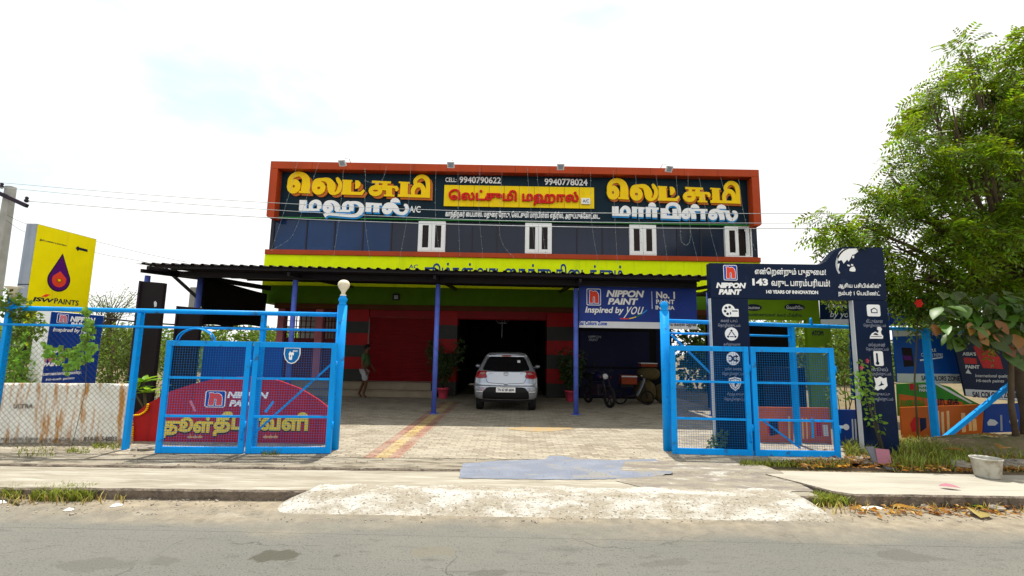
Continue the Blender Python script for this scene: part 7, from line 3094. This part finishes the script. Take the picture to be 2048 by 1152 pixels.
# thin feathery tree behind the signs
ft = gbase(215, 17)
ftree = thing('thin_tree', ft, 'thin feathery tree with bare grey twigs behind the pylon sign', 'tree')
mb = MB()
F0 = Vector(ft)
mb.tube([F0, F0 + Vector((0, 0, 1.4)), at(215, 640, 17)], [0.07, 0.05, 0.04], 8)
mb.build('trunk', M['bark'], ftree)
mb = MB()
tips = []
for k in range(46):
    e = at(rnd.uniform(160, 285), rnd.triangular(568, 640, 600) + 0, 17 + rnd.uniform(-0.8, 0.8))
    s0 = at(rnd.uniform(195, 235), rnd.uniform(640, 665), 17)
    m_ = (s0 + e) / 2 + Vector((0, 0, 0.10)) + rv(0.05)
    mb.tube([s0, m_, e], [0.02, 0.011, 0.005], 4)
    tips.append((m_, e))
mb.build('branches', M['twig'], ftree)
mb = MB()
for m_, e in tips:
    for _ in range(16):
        t = rnd.uniform(0.3, 1.05)
        p = m_ + (e - m_) * t + rv(0.06)
        leaf(mb, p, rv(1), rv(0.4) + Vector((0, 0, 1)), 0.10, 0.03, 0.1)
mb.build('crown', M['bush'], ftree)

# bushes and trees further back
far = [(-52, 46, 3.4), (-44, 40, 2.6), (-37, 38, 2.9), (-31, 36, 2.5), (-26, 33, 2.7), (-21.5, 31, 2.3), (-17.5, 30, 2.6), (-13.5, 29, 2.4), (-11.2, 26, 2.2), (12.5, 24, 3.0), (16, 27, 3.4), (20.5, 30, 3.6), (25, 32, 3.2), (31, 36, 3.8), (38, 40, 4.0), (46, 45, 4.2), (9.6, 21.5, 2.5)]
for i, (x, y, h) in enumerate(far):
    lob = [(Vector((x + rnd.uniform(-1.6, 1.6), y + rnd.uniform(-1, 1), h * rnd.uniform(0.45, 0.85))), rnd.uniform(0.9, 1.4)) for _ in range(5)] + [(Vector((x + dx, y - 0.4, 0.7)), 1.1) for dx in (-1.3, 0, 1.3)]
    shrub('far_bush', (x, y, -0.05), 'green bush in the distant row behind the signs and shops', lob, 'bush', 'bush', 0.34, 0.16, 230, group='row of bushes in the distance', stem=True)
shrub('bush', gbase(1530, 17.5), 'sunlit bush seen through the gap beside the green stall', [pl_(1520, 690, 17.5, 0.7), pl_(1545, 700, 17.5, 0.7), pl_(1530, 730, 17.2, 0.6)], 'bright', 'bush', 0.16, 0.07, 400)
shrub('bush', gbase(1690, 10.9), 'straggly bush with yellowing leaves between the green stall and arch pillar', [pl_(1680, 700, 10.8, 0.3), pl_(1695, 725, 10.6, 0.3), pl_(1690, 765, 10.4, 0.3), pl_(1705, 680, 10.9, 0.22), pl_(1675, 790, 10.3, 0.2)], 'bush', 'bush', 0.11, 0.05, 460)
shrub('bush', gbase(1440, 8.0), 'small green plant inside the mesh of the right gate by the pillar', [pl_(1438, 880, 8.06, 0.10), pl_(1430, 890, 8.06, 0.09), pl_(1447, 868, 8.06, 0.06)], 'bush', 'plant', 0.075, 0.04, 2600)
# leafy branch hanging over the top of the arch
shrub('hanging_branch', at(1690, 606, 9.4), 'leafy twig hanging under the arch header beside the right pillar', [pl_(1672, 606, 9.4, 0.18), pl_(1695, 612, 9.4, 0.2), pl_(1660, 600, 9.4, 0.12)], 'neem', 'branch', 0.09, 0.025, 1500)


# ------------------------------------------------------------------ grass and weeds
def grass(name, label, patches, m, hmin, hmax, wid=0.008, kind='stuff'):
    mb = MB()
    for (x0, x1, y0, y1, n, z) in patches:
        for _ in range(n):
            p = gp(rnd.uniform(x0, x1), rnd.uniform(y0, y1), z)
            h = rnd.uniform(hmin, hmax)
            a = rnd.uniform(0, 6.28)
            ln = Vector((math.cos(a), math.sin(a), 0)) * h * rnd.uniform(0.2, 0.75)
            s = Vector((-math.sin(a + 0.6), math.cos(a + 0.6), 0)) * wid * rnd.uniform(0.6, 1.3)
            b = len(mb.v)
            mb.v += [p - s, p + s, p + ln * 0.45 + Vector((0, 0, h * 0.62)) + s * 0.7, p + ln * 0.45 + Vector((0, 0, h * 0.62)) - s * 0.7, p + ln + Vector((0, 0, h * 0.9))]
            mb.f += [[b, b + 1, b + 2, b + 3], [b + 3, b + 2, b + 4]]
            mb.mi += [mb.cur] * 2
            mb.sm += [False] * 2
    o = mb.build(name, m)
    tag(o, label, 'grass', kind=kind)
    return o


Zd = -0.115
grass('kerb_grass', 'tufts of green grass growing along the kerb', [(62, 184, 990, 1003, 900, Zd), (95, 180, 986, 996, 600, Zd), (0, 38, 988, 1000, 260, Zd), (1622, 1745, 1000, 1012, 900, Zd), (1618, 1680, 1002, 1014, 420, Zd), (1785, 1870, 1003, 1010, 260, Zd), (1895, 1935, 1002, 1010, 120, Zd), (1985, 2030, 1010, 1016, 120, Zd)],
      M['grass'], 0.05, 0.16)
grass('weeds', 'tall green weeds at the foot of the right fence', [(1785, 1935, 900, 942, 1000, 0), (1690, 1760, 895, 918, 420, 0), (1790, 1880, 890, 910, 700, 0), (1880, 1960, 905, 935, 360, 0), (1960, 2048, 890, 930, 260, 0)], M['grass'], 0.07, 0.25, 0.009)
grass('low_weeds', 'low weeds along the edge of the drive and fence foot', [(1480, 1590, 926, 934, 420, 0.02), (1590, 1700, 928, 936, 160, 0.02), (185, 250, 893, 903, 380, 0.0), (130, 175, 903, 912, 160, 0.0), (30, 110, 900, 918, 160, 0.0), (525, 560, 905, 911, 70, 0.03), (1690, 1760, 905, 915, 200, 0.0)], M['grass'], 0.03, 0.11, 0.007)
grass('dry_grass', 'dry straw and stalks under the tree', [(1600, 1700, 925, 935, 260, 0.02), (1780, 2048, 890, 945, 900, 0), (1620, 2048, 1003, 1030, 300, Zd), (0, 250, 998, 1012, 120, Zd)], M['straw'], 0.03, 0.13, 0.006)


def litter(name, label, patches, m, L, w, cat='leaf litter'):
    mb = MB()
    for (x0, x1, y0, y1, n, z) in patches:
        for _ in range(n):
            p = gp(rnd.uniform(x0, x1), rnd.uniform(y0, y1), z) + Vector((0, 0, rnd.uniform(0.008, 0.04)))
            a = rnd.uniform(0, 6.28)
            leaf(mb, p, Vector((math.cos(a), math.sin(a), rnd.uniform(-0.1, 0.3))), Vector((rnd.uniform(-.4, .4), rnd.uniform(-.4, .4), 1)), L * rnd.uniform(0.5, 1.3), w * rnd.uniform(0.6, 1.2), 0.25, 0.1)
    o = mb.build(name, m)
    return tag(o, label, cat, kind='stuff')


litter('leaf_litter', 'brown dry leaf litter under the tree', [(1800, 2048, 880, 945, 1100, 0.02), (1590, 1800, 922, 938, 260, 0.02), (1700, 2048, 1006, 1035, 200, Zd), (1620, 1760, 900, 925, 120, 0.02)], M['dryleaf'], 0.09, 0.045)
# earth heap below the fence
mh = gp(1990, 915)


def moundz(x, y):
    r_ = math.hypot((x - mh.x - 0.9) / 2.2, (y - mh.y - 0.6) / 1.0)
    return -0.04 + 0.30 * max(0, 1 - r_ * r_) + 0.025 * wob(x * 5 + y * 4)


st(gridmesh(mh.x - 1.6, mh.x + 3.4, mh.y - 0.7, mh.y + 1.8, 60, 30, moundz, 'earth_heap', GM['yard']))
# small verge of bare soil between paving and right pavement
# fallen big leaves, paper and stones
def ground_item(name, x, y, z, build, label, cat, group=None):
    p = gp(x, y, z)
    o = build(p)
    tag(o, label, cat, group)
    return o


def big_leaf(m, L, w, ang, curl=0.3):
    def f(p):
        mb = MB()
        leaf(mb, p + Vector((0, 0, 0.02)), Vector((math.cos(ang), math.sin(ang), 0.12)), Vector((0.1, -0.2, 1)), L, w, curl, 0.15, 6)
        o = mb.build('fallen_leaf', m, org=p)
        s_ = o.modifiers.new('t', 'SOLIDIFY')
        s_.thickness = 0.002
        return o
    return f


for x, y, z, m, L, w, a, lab in ((1776, 1015, Zd, 'dryleaf', 0.30, 0.09, -0.4, 'long yellow fallen leaf beside the white paper at the kerb'),
                                 (1895, 1008, Zd, 'vine', 0.42, 0.10, -0.7, 'long pale green fallen leaf on the sand by the right kerb'),
                                 (1962, 1040, Zd, 'straw', 0.34, 0.20, 0.9, 'curled yellow fallen leaf nearest the asphalt at the right'),
                                 (1878, 975, 0.03, 'tilepink', 0.22, 0.10, -0.3, 'dark red fallen leaf lying on the right pavement'),
                                 (1955, 872, 0.25, 'dryleaf', 0.34, 0.16, -0.5, 'large yellow fallen leaf on the heap below the orange board'),
                                 (2000, 900, 0.28, 'dryleaf', 0.34, 0.20, 0.6, 'broad brown leaf lying on the earth heap'),
                                 (1930, 905, 0.18, 'dryleaf', 0.26, 0.13, 2.4, 'curled brown leaf beside the bucket')):
    ground_item('fallen_leaf', x, y, z, big_leaf(M[m], L, w, a), lab, 'leaf')


def paper(w, d, ang):
    def f(p):
        mb = MB()
        rt = Matrix.Rotation(ang, 3, 'Z')
        q = [rt @ Vector((sx * w / 2, sy * d / 2, 0)) + p for sx, sy in ((-1, -1), (1, -1), (1, 1), (-1, 1))]
        mid = p + Vector((0, 0, 0.03))
        q = [v + Vector((0, 0, 0.006)) for v in q]
        mb.add(q + [mid], [(0, 1, 4), (1, 2, 4), (2, 3, 4), (3, 0, 4)])
        o = mb.build('paper_scrap', M['paper'], org=p)
        s_ = o.modifiers.new('t', 'SOLIDIFY')
        s_.thickness = 0.002
        return o
    return f


for x, y, z, w, d, a, lab in ((233, 1012, Zd, 0.10, 0.07, 0.4, 'white paper scrap on the sand below the left kerb'),
                              (8, 1004, Zd, 0.14, 0.10, -0.3, 'white paper scrap at the far left end of the kerb'),
                              (137, 1021, Zd, 0.08, 0.05, 0.2, 'small white paper scrap in front of the left grass tuft'),
                              (1746, 1017, Zd, 0.24, 0.09, 0.1, 'flat white paper in front of the right kerb grass')):
    ground_item('paper_scrap', x, y, z, paper(w, d, a), lab, 'litter')


def stone(rx_, ry_, rz_, m='stone'):
    def f(p):
        mb = MB()
        n, k = 7, 10
        ph = rnd.uniform(0, 6)
        for j in range(n + 1):
            th = math.pi * j / n
            for i in range(k):
                a = 2 * math.pi * i / k
                r_ = 1 + 0.16 * math.sin(3 * a + ph + th * 2) + 0.10 * math.sin(5 * th + ph + a)
                mb.v.append(p + Vector((rx_ * r_ * math.sin(th) * math.cos(a), ry_ * r_ * math.sin(th) * math.sin(a), rz_ * (0.75 + r_ * 0.9 * math.cos(th)))))
        for j in range(n):
            for i in range(k):
                mb.f.append([j * k + i, j * k + (i + 1) % k, (j + 1) * k + (i + 1) % k, (j + 1) * k + i])
                mb.mi.append(0)
                mb.sm.append(False)
        return mb.build('stone', M[m], org=p)
    return f


for x, y, z, a, b, c, lab in ((1920, 937, 0.02, 0.13, 0.10, 0.07, 'grey stone beside the white bucket'),
                              (292, 901, 0.03, 0.14, 0.08, 0.045, 'broken concrete lump under the corner of the left gate'),
                              (270, 903, 0.02, 0.06, 0.05, 0.035, 'small dark stone by the foot of the blue fence post'),
                              (722, 940, 0.0, 0.035, 0.025, 0.02, 'tiny dark pebble on the pavement crack before the red stripe'),
                              (1850, 1018, Zd, 0.05, 0.04, 0.03, 'small brown stone on the sand between the fallen leaves'),
                              (1992, 1021, Zd, 0.09, 0.06, 0.035, 'flat grey stone near the right end of the kerb'),
                              (2030, 935, 0.0, 0.30, 0.2, 0.07, 'long flat rock behind the bucket at the right edge')):
    ground_item('stone', x, y, z, stone(a, b, c), lab, 'stone')


def pebbles(patches, label):
    mb = MB()
    for (x0, x1, y0, y1, n, z) in patches:
        for _ in range(n):
            p = gp(rnd.uniform(x0, x1), rnd.uniform(y0, y1), z)
            s_ = rnd.uniform(0.003, 0.009) if rnd.random() < 0.93 else rnd.uniform(0.009, 0.018)
            mb.box(p + Vector((0, 0, s_ * 0.3)), (s_ * 2, s_ * 1.5, s_), Matrix.Rotation(rnd.uniform(0, 3), 3, Vector((rnd.random(), rnd.random(), 1))))
    o = mb.build('gravel', M['stone'])
    tag(o, label, 'gravel', kind='stuff')


pebbles([(0, 520, 1000, 1030, 240, Zd), (520, 1640, 1034, 1046, 170, Zd), (1640, 2048, 1010, 1045, 240, Zd), (200, 1500, 905, 935, 150, 0.034), (200, 560, 994, 1004, 160, Zd)], 'loose gravel scattered along the road edge')

# bucket, tiles, cardboard
bk = gp(1976, 955, 0.02)
bu = thing('bucket', bk, 'dirty white plastic bucket standing on the right pavement', 'bucket')
mb = MB()
mb.lathe(bk, [(0.0, 0.006), (0.12, 0.0), (0.135, 0.02), (0.165, 0.24), (0.175, 0.245), (0.175, 0.262), (0.165, 0.262), (0.158, 0.245), (0.125, 0.03), (0.0, 0.025)], 26)
mb.build('shell', M['bucket'], bu)
mb = MB()
mb.lathe(bk + Vector((0, 0, 0.16)), [(0.142, 0.0), (0.1, 0.03), (0.0, 0.04)], 18)
mb.build('soil', M['soil'], bu)
for (x, y, m, rz_, tilt, w, h, lab) in ((1757, 928, 'tilegrey', 0.3, 62, 0.16, 0.26, 'slate grey tile leaning against the weeds'), (1770, 930, 'tilepink', -0.5, 55, 0.17, 0.25, 'maroon tile leaning beside the slate grey tile'), (1782, 938, 'tilegrey', -0.2, 10, 0.12, 0.10, 'small slate tile piece lying flat by the maroon tile')):
    p = gp(x, y, 0.02)
    mb = MB()
    rt = Matrix.Rotation(rz_, 3, 'Z') @ Matrix.Rotation(R(tilt), 3, 'X')
    mb.box(p + rt @ Vector((0, h / 2, 0)), (w, h, 0.018), rt)
    tag(mb.build('tile', M[m], org=p, bevel=0.003), lab, 'tile')
p = gp(262, 890, 0.03) + Vector((0, -0.12, 0))
mb = MB()
rt = Matrix.Rotation(R(-12), 3, 'Y') @ Matrix.Rotation(R(70), 3, 'X')
mb.box(p + Vector((0, 0, 0.07)), (0.21, 0.12, 0.012), rt)
tag(mb.build('cardboard', M['cardboard'], org=p), 'brown cardboard scrap leaning at the foot of the blue fence post', 'cardboard')
p0_, p1_ = gp(0, 1003, Zd), gp(38, 1012, Zd)
mb = MB()
mb.tube([p0_ + Vector((0, 0, 0.03)), (p0_ + p1_) / 2 + Vector((0, 0.03, 0.02)), p1_ + Vector((0, 0, 0.012))], [0.016, 0.013, 0.008], 7)
tag(mb.build('stick', M['twig'], org=p0_), 'dry stick lying at the far left of the sandy verge', 'stick')

# ------------------------------------------------------------------ utility pole and overhead wires
UY = 15.0
ut = at(22, 373, UY)
pole = thing('utility_pole', (ut.x, UY, 0), 'concrete utility pole with an iron crossarm at the left edge', 'utility pole')
mb = MB()
mb.hexa([Vector((ut.x + sx * 0.20, UY + sy * 0.16, -0.1)) for sx, sy in ((-1, -1), (1, -1), (1, 1), (-1, 1))] + [Vector((ut.x + sx * 0.115, UY + sy * 0.10, ut.z)) for sx, sy in ((-1, -1), (1, -1), (1, 1), (-1, 1))])
mb.build('shaft', M['concrete'], pole, bevel=0.02)
ca, cb2 = at(-20, 378, UY - 0.16), at(54, 412, UY - 0.16)
mb = MB()
mb.bar(ca, cb2, 0.10, 0.12)
xa = mb.build('crossarm', M['iron'], pole)
for c in (at(2, 380, UY - 0.16), at(52, 408, UY - 0.16)):
    mb = MB()
    mb.lathe(c + Vector((0, 0, 0.05)), [(0.02, 0), (0.06, 0.03), (0.07, 0.08), (0.035, 0.11), (0.055, 0.15), (0.03, 0.2), (0, 0.21)], 12)
    mb.build('insulator', M['iron'], xa)


def wire(pts, Y0, Y1, r_, m, label, group=None):
    x0, x1 = pts[0][0], pts[-1][0]
    q = smooth_path([(*a, 0) for a in pts], 10)
    p3 = [at(a[0], a[1], Y0 + (Y1 - Y0) * (a[0] - x0) / (x1 - x0)) for a in q]
    mb = MB()
    mb.tube(p3, r_, 5)
    o = mb.build('wire', M[m], org=p3[0])
    tag(o, label, 'wire', group)


wire([(-60, 360), (400, 397), (900, 421), (1400, 427), (2150, 425)], 14.5, 12, 0.0085, 'cablew', 'topmost overhead wire passing across the glazed front', None)
wire([(-60, 369), (400, 410), (900, 438), (1400, 446), (2150, 444)], 14.5, 12, 0.0085, 'cablew', 'middle overhead wire passing across the dark sign', None)
wire([(52, 402), (400, 428), (850, 447), (1400, 457), (2150, 455)], 14.84, 12, 0.011, 'cablew', 'lowest overhead wire, running from the crossarm end across the window tops', None)
wire([(14, 430), (60, 450), (190, 482), (280, 505), (372, 524)], 14.8, 16.2, 0.006, 'cable', 'thin drooping service wire from the pole to the canopy, upper one', None)
wire([(12, 440), (60, 468), (190, 505), (280, 522), (350, 540)], 14.8, 16.2, 0.006, 'cable', 'thin drooping service wire from the pole to the canopy, lower one', None)
wire([(1690, 494), (1735, 495), (1780, 498), (1850, 506)], 8.25, 8.8, 0.009, 'cable', 'black cable running from the arch top into the neem tree')
wire([(190, 634), (260, 642), (330, 648), (420, 652), (520, 656)], 11.0, 13.5, 0.02, 'cable', 'thick sagging black cable behind the fence at the left')
